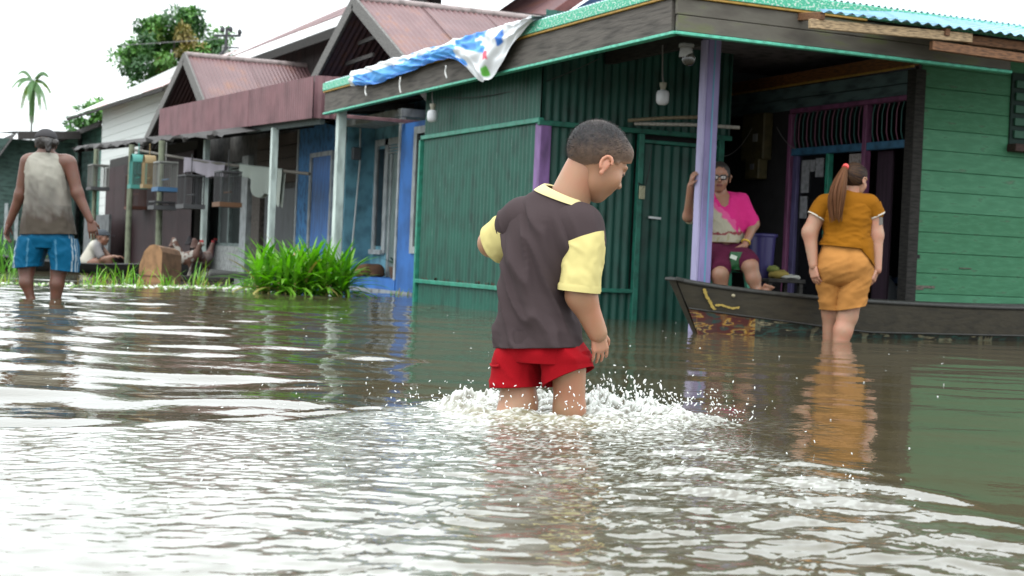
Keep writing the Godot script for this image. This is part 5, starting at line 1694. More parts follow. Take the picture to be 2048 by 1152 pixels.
	var ring := func(cx, cy, cz, a, b, ty) -> Array:
		return [Vector3(cx, cy, cz), (ax + Vector3(0, ty, 0)) * a, dz * b]
	var brown := cloth("brown jersey", lin(0.056, 0.040, 0.042))
	var body := Mb.new()
	var drape := func(p: Vector3, a: float, v: float) -> float:
		# folds hang from the right shoulder blade down to the left hip, and ripple above the hem
		var lean := p.x * 0.78 + p.y * 0.34 + p.z * 0.35
		var f1 := fold_n.get_noise_2d(lean * 17.0 + 4.0, p.y * 2.6 - p.x * 2.0)
		var f2 := 1.0 - 2.0 * absf(fold_n.get_noise_2d(lean * 11.0 + 60.0, p.y * 2.2 + 9.0))
		var f3 := fold_n.get_noise_3d(p.x * 9.0, p.y * 21.0 + p.x * 12.0, p.z * 9.0)
		var top := smooth(0.0, 0.25, v) * smooth(0.03, 0.10, 0.68 - p.y)
		return top * (0.0100 * f1 + 0.0165 * f2 * absf(f2) + 0.0050 * f3 * smooth(0.45, 0.25, p.y))
	loft(body, [
		ring.call(0.031, 0.662, 0.008, 0.066, 0.058, -0.36),
		ring.call(0.022, 0.648, 0.006, 0.083, 0.064, -0.30),
		ring.call(0.006, 0.615, 0.004, 0.112, 0.074, -0.22),
		ring.call(-0.004, 0.575, 0.002, 0.129, 0.085, -0.16),
		ring.call(-0.014, 0.515, 0.0, 0.126, 0.096, -0.08),
		ring.call(-0.028, 0.440, 0.0, 0.110, 0.094, 0.0),
		ring.call(-0.034, 0.360, 0.0, 0.109, 0.094, 0.03),
		ring.call(-0.030, 0.280, 0.0, 0.118, 0.099, 0.05),
		ring.call(-0.022, 0.208, 0.0, 0.131, 0.108, 0.07)], 108, 12, drape)
	var yk := Sdf.new()
	yk.cap(Vector3(-0.080, 0.586, -0.042), Vector3(0.080, 0.572, 0.046), 0.060, 0.060, 0.04)
	yk.cap(Vector3(0.078, 0.572, 0.046), Vector3(0.101, 0.520, 0.074), 0.058, 0.054, 0.05)
	yk.cap(Vector3(-0.078, 0.584, -0.042), Vector3(-0.118, 0.556, -0.072), 0.058, 0.056, 0.05)
	yk.cap(Vector3(0.0, 0.50, 0.0), Vector3(0.0, 0.58, 0.0), 0.088, 0.075, 0.05)
	yk.mesh_into(body, 0.0055, null, Transform3D.IDENTITY, func(p: Vector3, _n: Vector3) -> float: return 0.35 * float(drape.call(p, 0.0, 0.5)))
	obj("shirt_body", body, brown, t)
	var hem := Mb.new()
	var hemring := PackedVector3Array()
	var yellow := cloth("yellow jersey", lin(0.62, 0.53, 0.22))
	var cream := cloth("cream rib", lin(0.68, 0.58, 0.30))
	# collar rib
	var col := Mb.new()
	loft(col, [ring.call(0.036, 0.668, 0.010, 0.055, 0.051, -0.40), ring.call(0.035, 0.671, 0.010, 0.061, 0.056, -0.40), ring.call(0.030, 0.661, 0.009, 0.072, 0.064, -0.36), ring.call(0.026, 0.651, 0.008, 0.0825, 0.068, -0.32)], 64, 6, null, false)
	obj("collar", col, cream, t)
	# sleeves
	var rs := Mb.new()
	loft(rs, [
		[Vector3(0.0975, 0.535, 0.068), Vector3(0.0575, 0.022, 0.012), Vector3(-0.012, 0.006, 0.0635)],
		[Vector3(0.099, 0.500, 0.076), Vector3(0.0595, 0.014, 0.012), Vector3(-0.013, 0.004, 0.065)],
		[Vector3(0.094, 0.450, 0.083), Vector3(0.057, 0.002, 0.014), Vector3(-0.013, 0.0, 0.064)],
		[Vector3(0.088, 0.386, 0.090), Vector3(0.058, -0.004, 0.014), Vector3(-0.014, 0.0, 0.064)]], 64, 10, folds(Vector3(14, 9, 14), 0.008, 3.0))
	obj("sleeve", rs, yellow, t)
	var cuff := Mb.new()
	loft(cuff, [
		[Vector3(0.0895, 0.402, 0.0885), Vector3(0.0605, -0.003, 0.014), Vector3(-0.014, 0.0, 0.0665)],
		[Vector3(0.0885, 0.393, 0.0895), Vector3(0.0612, -0.004, 0.014), Vector3(-0.014, 0.0, 0.067)],
		[Vector3(0.0878, 0.381, 0.0903), Vector3(0.0605, -0.004, 0.014), Vector3(-0.014, 0.0, 0.0665)]], 64, 4, null, false)
	obj("cuff", cuff, yellow, t)
	var ls := Mb.new()
	var la := Vector3(-0.105, -0.075, -0.10).normalized()
	var lu := Vector3(0.35, -0.9, 0.2)
	lu = (lu - la * lu.dot(la)).normalized()
	var lw := la.cross(lu)
	loft(ls, [
		[Vector3(-0.104, 0.562, -0.058), lu * 0.060, lw * 0.058],
		[Vector3(-0.118, 0.552, -0.070), lu * 0.062, lw * 0.056],
		[Vector3(-0.146, 0.530, -0.098), lu * 0.062, lw * 0.055],
		[Vector3(-0.166, 0.510, -0.122), lu * 0.064, lw * 0.056]], 56, 9, folds(Vector3(20, 12, 20), 0.005, 8.0))
	obj("sleeve", ls, yellow, t)
	# shorts
	var red := cloth("red cotton", lin(0.29, 0.003, 0.008))
	var so := Mb.new()
	var fr := folds(Vector3(13, 6, 13), 0.009, 17.0)
	loft(so, [ring.call(-0.024, 0.250, 0.0, 0.110, 0.088, 0.05), ring.call(-0.018, 0.200, 0.0, 0.124, 0.098, 0.03), ring.call(-0.016, 0.165, 0.0, 0.125, 0.090, 0.0)], 72, 8, fr)
	loft(so, [
		[Vector3(-0.062, 0.225, -0.020), ax * 0.058, dz * 0.078],
		[Vector3(-0.078, 0.170, -0.024), ax * 0.072, dz * 0.088],
		[Vector3(-0.084, 0.125, -0.024), ax * 0.070 + Vector3(0, 0.0, 0), dz * 0.084],
		[Vector3(-0.085, 0.086, -0.022), ax * 0.071 + Vector3(0, 0.006, 0), dz * 0.082]], 64, 9, fr)
	loft(so, [
		[Vector3(0.042, 0.230, 0.022), ax * 0.058, dz * 0.078],
		[Vector3(0.060, 0.190, 0.026), ax * 0.072, dz * 0.088],
		[Vector3(0.066, 0.158, 0.028), ax * 0.069 + Vector3(0, 0.012, 0), dz * 0.083],
		[Vector3(0.070, 0.124, 0.028), ax * 0.068 + Vector3(0, 0.036, 0), dz * 0.080]], 64, 9, fr)
	obj("shorts", so, red, t)
	var pk := Mb.new()
	var pw := []
	for k in 7:
		var a := deg_to_rad(98.0 + 8.0 * k)
		pw.append(Vector3(-0.080, 0.152 - 0.004 * sin(k * 0.5), -0.024) + ax * 0.0755 * cos(a) + dz * 0.0905 * sin(a))
	pk.tube(pw, 0.0045, 6)
	obj("pocket_welt", pk, red, t)

func make_woman() -> void:
	var t := thing("person", "woman with a long ponytail, ochre shirt and orange shorts, standing beside the boat", "person", Vector3(6.349, 0, -8.452), YAW)
	var H := 0.225
	var hf := Vector3(0.72, -0.05, -0.69).normalized()
	var hu := Vector3(0.03, 1, 0.0)
	hu = (hu - hf * hu.dot(hf)).normalized()
	var hb := Basis(hu.cross(hf), hu, hf)
	var ho := Vector3(0.042, 1.135, 0.0) - hb * Vector3(0, 0.12, -0.07) * H
	var tone := Color(0.38, 0.20, 0.13)
	var tn := mottled(tone, 0.2, 20.0)
	var mb := Mb.new()
	var s := Sdf.new()
	s.cap(Vector3(0.01, 0.93, -0.01), Vector3(0.035, 1.08, 0.0), 0.062, 0.056, 0.05)
	s.cap(Vector3(0.0, 0.60, -0.01), Vector3(0.005, 0.86, -0.01), 0.13, 0.12, 0.06)
	s.cap(Vector3(-0.14, 0.91, 0), Vector3(0.15, 0.925, 0), 0.055, 0.055, 0.06)
	s.cap(Vector3(-0.172, 0.905, 0.0), Vector3(-0.243, 0.735, 0.0), 0.060, 0.052, 0.04)
	s.cap(Vector3(-0.243, 0.735, 0.0), Vector3(-0.213, 0.505, 0.03), 0.052, 0.031, 0.03)
	s.cap(Vector3(0.186, 0.915, 0.0), Vector3(0.212, 0.735, 0.0), 0.058, 0.051, 0.04)
	s.cap(Vector3(0.212, 0.735, 0.0), Vector3(0.222, 0.495, 0.04), 0.051, 0.032, 0.03)
	s.cap(Vector3(0.08, 0.45, 0.0), Vector3(0.045, 0.17, 0.0), 0.095, 0.068, 0.04)
	s.cap(Vector3(0.045, 0.17, 0.0), Vector3(0.015, 0.07, 0.01), 0.066, 0.063, 0.03)
	s.cap(Vector3(0.015, 0.07, 0.01), Vector3(-0.03, -0.20, 0.02), 0.063, 0.042, 0.03)
	s.cap(Vector3(-0.08, 0.45, -0.05), Vector3(-0.045, 0.18, -0.12), 0.09, 0.062, 0.04)
	s.cap(Vector3(-0.045, 0.18, -0.12), Vector3(-0.035, -0.2, -0.17), 0.060, 0.040, 0.03)
	s.mesh_into(mb, 0.010, tn)
	var sh := Sdf.new()
	head(sh, H)
	sh.mesh_into(mb, 0.005, tn, Transform3D(hb, ho))
	for q in [[Vector3(-0.213, 0.508, 0.03), Vector3(0.16, -0.97, 0.05), Vector3(0.75, 0.2, -0.6), 1.0], [Vector3(0.222, 0.498, 0.04), Vector3(-0.34, -0.92, 0.12), Vector3(-0.75, 0.25, -0.5), -1.0]]:
		var hs := Sdf.new()
		hand(hs, q[0], q[1], q[2], 0.155, 0.40, q[3], 0.04, 0.25)
		hs.mesh_into(mb, 0.0045, func(p: Vector3) -> Color: return tn.call(p).lerp(Color(0.52, 0.25, 0.18), 0.3))
	obj("body", mb, skin("woman skin"), t)
	# tattoo on the right upper arm: thin ink patch hugging the arm
	var ink := Mb.new()
	var ti := Sdf.new()
	ti.cap(Vector3(0.186, 0.915, 0.0), Vector3(0.212, 0.735, 0.0), 0.0588, 0.0515, 0.02)
	ti.cut(Vector3(-0.8, 0, -0.25), Vector3(0.222, 0.84, 0.02))
	ti.cut(Vector3(-0.25, 1, 0), Vector3(0.2, 0.868, 0))
	ti.cut(Vector3(0.45, -1, 0.2), Vector3(0.25, 0.80, 0))
	ti.mesh_into(ink, 0.005)
	obj("tattoo", ink, mat("faded ink", lin(0.13, 0.115, 0.10), 0.6), t)
	# hair: cap of dark hair gathered into a brown ponytail
	var hr := Sdf.new()
	hr.ell(Vector3(0, 0.13, -0.08) * H, Vector3(0.375, 0.405, 0.45) * H, 0.01)
	hr.ell(Vector3(0, 0.22, 0.12) * H, Vector3(0.29, 0.23, 0.27) * H, 0.06 * H)
	hr.cut(Vector3(0, -1.0, 0.75), Vector3(0, 0.14, 0.36) * H)
	var hm := Mb.new()
	hr.mesh_into(hm, 0.005, func(p: Vector3) -> Color:
		var q := p / H
		var n := fold_n.get_noise_2d(atan2(q.x, q.y - 0.25) * 9.0, q.z * 1.5)
		return Color(0.022, 0.015, 0.012).lerp(Color(0.10, 0.052, 0.026), clampf(0.08 + n * 0.8 - q.z * 0.5, 0.0, 0.6)), Transform3D(hb, ho), func(p: Vector3, _n: Vector3) -> float:
		var q := p / H
		return 0.0022 * fold_n.get_noise_2d(atan2(q.x, q.y - 0.25) * 16.0, q.z * 2.0))
	obj("hair", hm, mat("long hair", Color.WHITE, 0.55, null, Vector3.ONE, null, 0, {"vc": true, "spec": 0.25}), t)
	var tail := Mb.new()
	for k in 70:
		var a := rng.randf() * TAU
		var r := sqrt(rng.randf())
		var px := cos(a) * r
		var pz := sin(a) * r
		var endy := rng.randf_range(0.815, 0.90) - 0.02 * absf(px)
		var pts := []
		var rad := []
		for q in 8:
			var u := q / 7.0
			var wdt := 0.013 + 0.056 * sin(PI * minf(1.0, u * 1.15) * 0.62) * (1.0 - 0.45 * u * u)
			var c := Vector3(-0.040, 1.185, 0.075).lerp(Vector3(-0.098, 0.90, 0.150), u) + Vector3(-0.028 * sin(PI * u), 0.0, 0.035 * sin(PI * u))
			c.y = lerpf(1.185, endy, u)
			pts.append(c + Vector3(px * wdt, 0, pz * wdt * 0.6))
			rad.append(0.0075 * (1.0 - 0.75 * u) + 0.001)
		var g := rng.randf_range(0.7, 1.25)
		tail.tint = Color(0.115 * g, 0.050 * g, 0.023 * g)
		tail.tube(pts, rad, 5, false)
	obj("ponytail", tail, mats["long hair"], t)
	var tie := Mb.new()
	tie.tube([Vector3(-0.030, 1.195, 0.060), Vector3(-0.040, 1.180, 0.082)], 0.022, 10)
	obj("hair_tie", tie, mat("coral hair tie", lin(0.75, 0.10, 0.09), 0.6), t)
	# shirt
	var och := cloth("ochre jersey", lin(0.26, 0.098, 0.005))
	var X := Vector3(1, 0, 0)
	var Z := Vector3(0, 0, 1)
	var body := Mb.new()
	loft(body, [
		[Vector3(0.018, 1.008, -0.005), X * 0.070 + Vector3(0, 0.01, 0), Z * 0.062],
		[Vector3(0.010, 0.985, -0.005), X * 0.105, Z * 0.075],
		[Vector3(0.004, 0.950, -0.005), X * 0.165, Z * 0.095],
		[Vector3(0.004, 0.895, -0.005), X * 0.185, Z * 0.115],
		[Vector3(0.006, 0.820, -0.005), X * 0.170, Z * 0.128],
		[Vector3(0.012, 0.745, -0.005), X * 0.160, Z * 0.130],
		[Vector3(0.014, 0.690, -0.002), X * 0.174, Z * 0.148],
		[Vector3(0.014, 0.640, 0.0), X * 0.186 + Vector3(0, -0.012, 0), Z * 0.160]], 84, 9, folds(Vector3(7, 16, 7), 0.012, 2.0))
	var yk := Sdf.new()
	yk.cap(Vector3(-0.145, 0.928, 0), Vector3(0.150, 0.942, 0), 0.064, 0.064, 0.05)
	yk.cap(Vector3(-0.145, 0.925, 0), Vector3(-0.188, 0.868, 0), 0.066, 0.064, 0.05)
	yk.cap(Vector3(0.150, 0.940, 0), Vector3(0.196, 0.885, 0), 0.066, 0.062, 0.05)
	yk.cap(Vector3(0.0, 0.86, 0.0), Vector3(0.0, 0.95, 0.0), 0.11, 0.09, 0.08)
	yk.mesh_into(body, 0.009)
	obj("shirt_body", body, och, t)
	var flap := Mb.new()
	loft(flap, [[Vector3(0.085, 0.700, 0.0), X * 0.102, Z * 0.142], [Vector3(0.100, 0.640, 0.0), X * 0.098 + Vector3(0, -0.03, 0), Z * 0.152], [Vector3(0.122, 0.590, 0.0), X * 0.082 + Vector3(0, -0.085, 0), Z * 0.150]], 64, 8, folds(Vector3(7, 16, 7), 0.005, 2.0))
	obj("shirt_tail", flap, och, t)
	for q in [[Vector3(-0.160, 0.925, 0), Vector3(-0.204, 0.845, 0.0), 0.068], [Vector3(0.168, 0.940, 0), Vector3(0.205, 0.868, 0.0), 0.068]]:
		var sl := Mb.new()
		var d: Vector3 = (q[1] - q[0]).normalized()
		var u := Vector3(d.y, -d.x, 0)
		loft(sl, [[q[0], u * q[2], Z * 0.078], [(q[0] + q[1]) * 0.5, u * 0.066, Z * 0.074], [q[1], u * 0.064, Z * 0.070]], 48, 8, folds(Vector3(12, 12, 12), 0.004, 5.0))
		obj("sleeve", sl, och, t)
		var tr := Mb.new()
		loft(tr, [[q[1] - d * 0.004, u * 0.0655, Z * 0.0715], [q[1] + d * 0.005, u * 0.0655, Z * 0.0715]], 40, 3, null, false)
		obj("sleeve_trim", tr, cloth("white trim", lin(0.62, 0.58, 0.50)), t)
	var nk := Mb.new()
	loft(nk, [[Vector3(0.019, 1.010, -0.005), X * 0.068 + Vector3(0, 0.01, 0), Z * 0.060], [Vector3(0.018, 1.004, -0.005), X * 0.074 + Vector3(0, 0.01, 0), Z * 0.065]], 40, 3, null, false)
	obj("collar", nk, mats["white trim"], t)
	# shorts
	var org := cloth("orange cotton", lin(0.46, 0.205, 0.055))
	var so := Mb.new()
	var fr := func(p: Vector3, a: float, v: float) -> float:
		var n1 := fold_n.get_noise_3d(p.x * 6.0 + p.y * 5.0, p.y * 9.0 - p.x * 5.0, p.z * 4.0 + 9.0)
		var n2 := 1.0 - 2.0 * absf(fold_n.get_noise_3d(p.x * 3.5 + 40.0, p.y * 11.0 - p.x * 6.0, p.z * 3.0))
		var cleft := -0.020 * exp(-pow((p.x - 0.012) / 0.026, 2.0)) * smooth(0.36, 0.46, p.y) * smooth(0.66, 0.56, p.y) * (1.0 if p.z > 0.0 else 0.0)
		return 0.0065 * n1 + 0.0070 * n2 * n2 * n2 + cleft
	loft(so, [
		[Vector3(0.010, 0.700, 0.0), X * 0.150, Z * 0.120],
		[Vector3(0.010, 0.630, 0.002), X * 0.166, Z * 0.138],
		[Vector3(0.008, 0.545, 0.010), X * 0.190, Z * 0.165],
		[Vector3(0.008, 0.470, 0.008), X * 0.188, Z * 0.160],
		[Vector3(0.010, 0.410, 0.0), X * 0.170, Z * 0.130],
		[Vector3(0.010, 0.375, -0.02), X * 0.145, Z * 0.095]], 90, 9, fr)
	loft(so, [
		[Vector3(0.085, 0.500, 0.008), X * 0.104, Z * 0.146],
		[Vector3(0.078, 0.400, 0.006), X * 0.106, Z * 0.130],
		[Vector3(0.066, 0.310, 0.004), X * 0.104, Z * 0.118],
		[Vector3(0.062, 0.228, 0.004), X * 0.100 + Vector3(0, 0.022, 0), Z * 0.110]], 72, 9, fr)
	loft(so, [
		[Vector3(-0.085, 0.500, -0.02), X * 0.098, Z * 0.135],
		[Vector3(-0.080, 0.400, -0.045), X * 0.092, Z * 0.118],
		[Vector3(-0.066, 0.300, -0.07), X * 0.082, Z * 0.105],
		[Vector3(-0.056, 0.205, -0.09), X * 0.074, Z * 0.098]], 72, 9, fr)
	obj("shorts", so, org, t)

func make_man() -> void:
	var t := thing("person", "man in a dirty sleeveless top and blue striped shorts, wading at the left", "person", Vector3(1.523, 0, -12.008), YAW)
	var tone := Color(0.115, 0.048, 0.031)
	var tn := mottled(tone, 0.2, 50.0)
	var H := 0.215
	var hf := Vector3(-0.10, -0.16, -1.0).normalized()
	var hu := Vector3(0, 1, 0)
	hu = (hu - hf * hu.dot(hf)).normalized()
	var hb := Basis(hu.cross(hf), hu, hf)
	var ho := Vector3(-0.040, 1.215, -0.01) - hb * Vector3(0, 0.10, -0.07) * H
	var mb := Mb.new()
	var s := Sdf.new()
	s.cap(Vector3(-0.03, 1.05, 0.0), Vector3(-0.04, 1.17, -0.01), 0.062, 0.054, 0.05)
	s.cap(Vector3(-0.13, 1.055, 0.0), Vector3(0.10, 1.06, 0.0), 0.058, 0.058, 0.06)
	s.cap(Vector3(-0.01, 0.60, 0.0), Vector3(-0.02, 0.95, 0.0), 0.11, 0.12, 0.06)
	s.cap(Vector3(-0.175, 1.045, 0.0), Vector3(-0.222, 0.79, -0.01), 0.056, 0.043, 0.05)
	s.cap(Vector3(-0.222, 0.79, -0.01), Vector3(-0.315, 0.555, -0.04), 0.044, 0.028, 0.03)
	s.cap(Vector3(0.150, 1.05, 0.0), Vector3(0.222, 0.82, 0.01), 0.056, 0.044, 0.05)
	s.cap(Vector3(0.222, 0.82, 0.01), Vector3(0.335, 0.610, 0.02), 0.045, 0.028, 0.03)
	s.cap(Vector3(-0.11, 0.44, 0.0), Vector3(-0.150, 0.22, 0.0), 0.085, 0.060, 0.03)
	s.cap(Vector3(-0.150, 0.22, 0.0), Vector3(-0.140, 0.12, 0.03), 0.056, 0.053, 0.03)
	s.cap(Vector3(-0.140, 0.12, 0.03), Vector3(-0.098, -0.02, 0.02), 0.050, 0.030, 0.02)
	s.cap(Vector3(-0.098, -0.02, 0.02), Vector3(-0.085, -0.10, -0.06), 0.034, 0.03, 0.02)
	s.cap(Vector3(0.10, 0.44, 0.0), Vector3(0.098, 0.22, 0.0), 0.085, 0.060, 0.03)
	s.cap(Vector3(0.098, 0.22, 0.0), Vector3(0.094, 0.12, 0.02), 0.057, 0.056, 0.03)
	s.cap(Vector3(0.094, 0.12, 0.02), Vector3(0.078, -0.08, 0.0), 0.053, 0.034, 0.02)
	s.mesh_into(mb, 0.010, tn)
	var sh := Sdf.new()
	head(sh, H)
	sh.mesh_into(mb, 0.0055, tn, Transform3D(hb, ho))
	for q in [[Vector3(-0.315, 0.56, -0.04), Vector3(-0.14, -0.98, 0.05), Vector3(0.95, -0.1, 0.1), 1.0], [Vector3(0.335, 0.612, 0.02), Vector3(0.27, -0.95, 0.05), Vector3(-0.35, 0.0, -0.95), -1.0]]:
		var hs := Sdf.new()
		hand(hs, q[0], q[1], q[2], 0.160, 0.40, q[3], 0.05, 0.25)
		hs.mesh_into(mb, 0.0048, tn)
	obj("body", mb, skin("man skin"), t)
	# cap and tied hair
	var dirt := func(p: Vector3) -> Color:
		var n := fold_n.get_noise_3d(p.x * 7.0, p.y * 5.0, p.z * 7.0) * 0.10 + fold_n.get_noise_3d(p.x * 19.0, p.y * 9.0 + 5.0, p.z * 19.0) * 0.06
		var y := p.y + n
		var c := Color(0.07, 0.055, 0.045).lerp(Color(0.15, 0.138, 0.122), smooth(0.60, 0.74, y))
		c = c.lerp(Color(0.32, 0.305, 0.26), smooth(0.72, 1.02, y))
		if p.y > 0.72 and absf(p.x + 0.02) > 0.08:
			c = c.lerp(Color(0.26, 0.235, 0.20), 0.5 * smooth(0.08, 0.15, absf(p.x + 0.02)))
		return c
	var cp := Sdf.new()
	cp.ell(Vector3(0, 0.17, -0.06) * H, Vector3(0.40, 0.36, 0.46) * H, 0.01)
	cp.cut(Vector3(0, -1, -0.10), Vector3(0, 0.10, 0) * H)
	cp.cap(Vector3(-0.2, 0.14, 0.45) * H, Vector3(0.2, 0.14, 0.45) * H, 0.05 * H, 0.05 * H, 0.03 * H)
	cp.cap(Vector3(-0.15, 0.12, 0.62) * H, Vector3(0.15, 0.12, 0.62) * H, 0.03 * H, 0.03 * H, 0.08 * H)
	var cm := Mb.new()
	cp.mesh_into(cm, 0.006, null, Transform3D(hb, ho))
	obj("cap", cm, cloth("charcoal cap", lin(0.055, 0.052, 0.055)), t)
	var hr := Sdf.new()
	hr.ell(Vector3(0, 0.06, -0.10) * H, Vector3(0.385, 0.34, 0.44) * H, 0.01)
	hr.cut(Vector3(0, 1, 0), Vector3(0, 0.14, 0) * H)
	hr.cut(Vector3(0, 0, 1), Vector3(0, 0, 0.0) * H)
	hr.cap(Vector3(-0.16, -0.05, -0.50) * H, Vector3(-0.20, -0.34, -0.50) * H, 0.13 * H, 0.09 * H, 0.08 * H)
	hr.ell(Vector3(-0.37, 0.0, -0.25) * H, Vector3(0.13, 0.13, 0.14) * H, 0.05 * H)
	var hm := Mb.new()
	hr.mesh_into(hm, 0.006, null, Transform3D(hb, ho), func(p: Vector3, _n: Vector3) -> float: return 0.005 * fold_n.get_noise_3d(p.x * 60.0, p.y * 24.0, p.z * 60.0))
	obj("hair", hm, mat("dark hair", lin(0.022, 0.018, 0.016), 0.5), t)
	# top
	var X := Vector3(1, 0, 0)
	var Z := Vector3(0, 0, 1)
	var topm := cloth("soaked jersey", Color.WHITE, true)
	var body := Mb.new()
	loft(body, [
		[Vector3(-0.036, 1.120, 0.0), X * 0.080, Z * 0.064],
		[Vector3(-0.034, 1.105, 0.0), X * 0.110, Z * 0.070],
		[Vector3(-0.034, 1.075, 0.0), X * 0.142, Z * 0.082],
		[Vector3(-0.036, 1.020, 0.0), X * 0.152, Z * 0.110],
		[Vector3(-0.028, 0.930, 0.0), X * 0.158, Z * 0.130],
		[Vector3(-0.014, 0.820, 0.0), X * 0.165, Z * 0.134],
		[Vector3(-0.006, 0.700, 0.0), X * 0.178, Z * 0.135],
		[Vector3(0.000, 0.590, 0.0), X * 0.196, Z * 0.142],
		[Vector3(0.004, 0.495, 0.0), X * 0.214 + Vector3(0, 0.01, 0), Z * 0.152]], 84, 9, folds(Vector3(12, 4, 12), 0.012, 12.0), true, dirt)
	obj("sleeveless_top", body, topm, t)
	# shorts
	var bl := cloth("blue nylon", Color.WHITE, true, 0.55)
	var so := Mb.new()
	var stripes := func(p: Vector3) -> Color:
		var ang := atan2(p.z, absf(p.x) - 0.11)
		var c := Color(0.002, 0.085, 0.175)
		for q in [0.16, 0.40, 0.64]:
			if absf(ang - q) < 0.05 and absf(p.x) > 0.14:
				c = Color(0.30, 0.36, 0.40)
		if absf(absf(p.x) - 0.10 - 0.06 * (0.5 - p.y)) < 0.006 and p.z > 0.05 and p.y < 0.46:
			c = Color(0.06, 0.19, 0.30)
		return c
	var fr := folds(Vector3(10, 5, 10), 0.012, 22.0)
	loft(so, [[Vector3(0, 0.54, 0), X * 0.185, Z * 0.13], [Vector3(0, 0.46, 0), X * 0.205, Z * 0.142], [Vector3(0.005, 0.39, 0), X * 0.20, Z * 0.12]], 96, 8, fr, true, stripes)
	loft(so, [[Vector3(-0.105, 0.47, 0), X * 0.112, Z * 0.135], [Vector3(-0.122, 0.37, 0), X * 0.116, Z * 0.128], [Vector3(-0.134, 0.30, 0), X * 0.112, Z * 0.122], [Vector3(-0.140, 0.235, 0), X * 0.108 + Vector3(0, 0.012, 0), Z * 0.118]], 96, 9, fr, true, stripes)
	loft(so, [[Vector3(0.112, 0.47, 0), X * 0.112, Z * 0.135], [Vector3(0.130, 0.37, 0), X * 0.114, Z * 0.128], [Vector3(0.140, 0.30, 0), X * 0.108, Z * 0.122], [Vector3(0.143, 0.222, 0), X * 0.104 + Vector3(0, -0.008, 0), Z * 0.118]], 96, 9, fr, true, stripes)
	obj("shorts", so, bl, t)

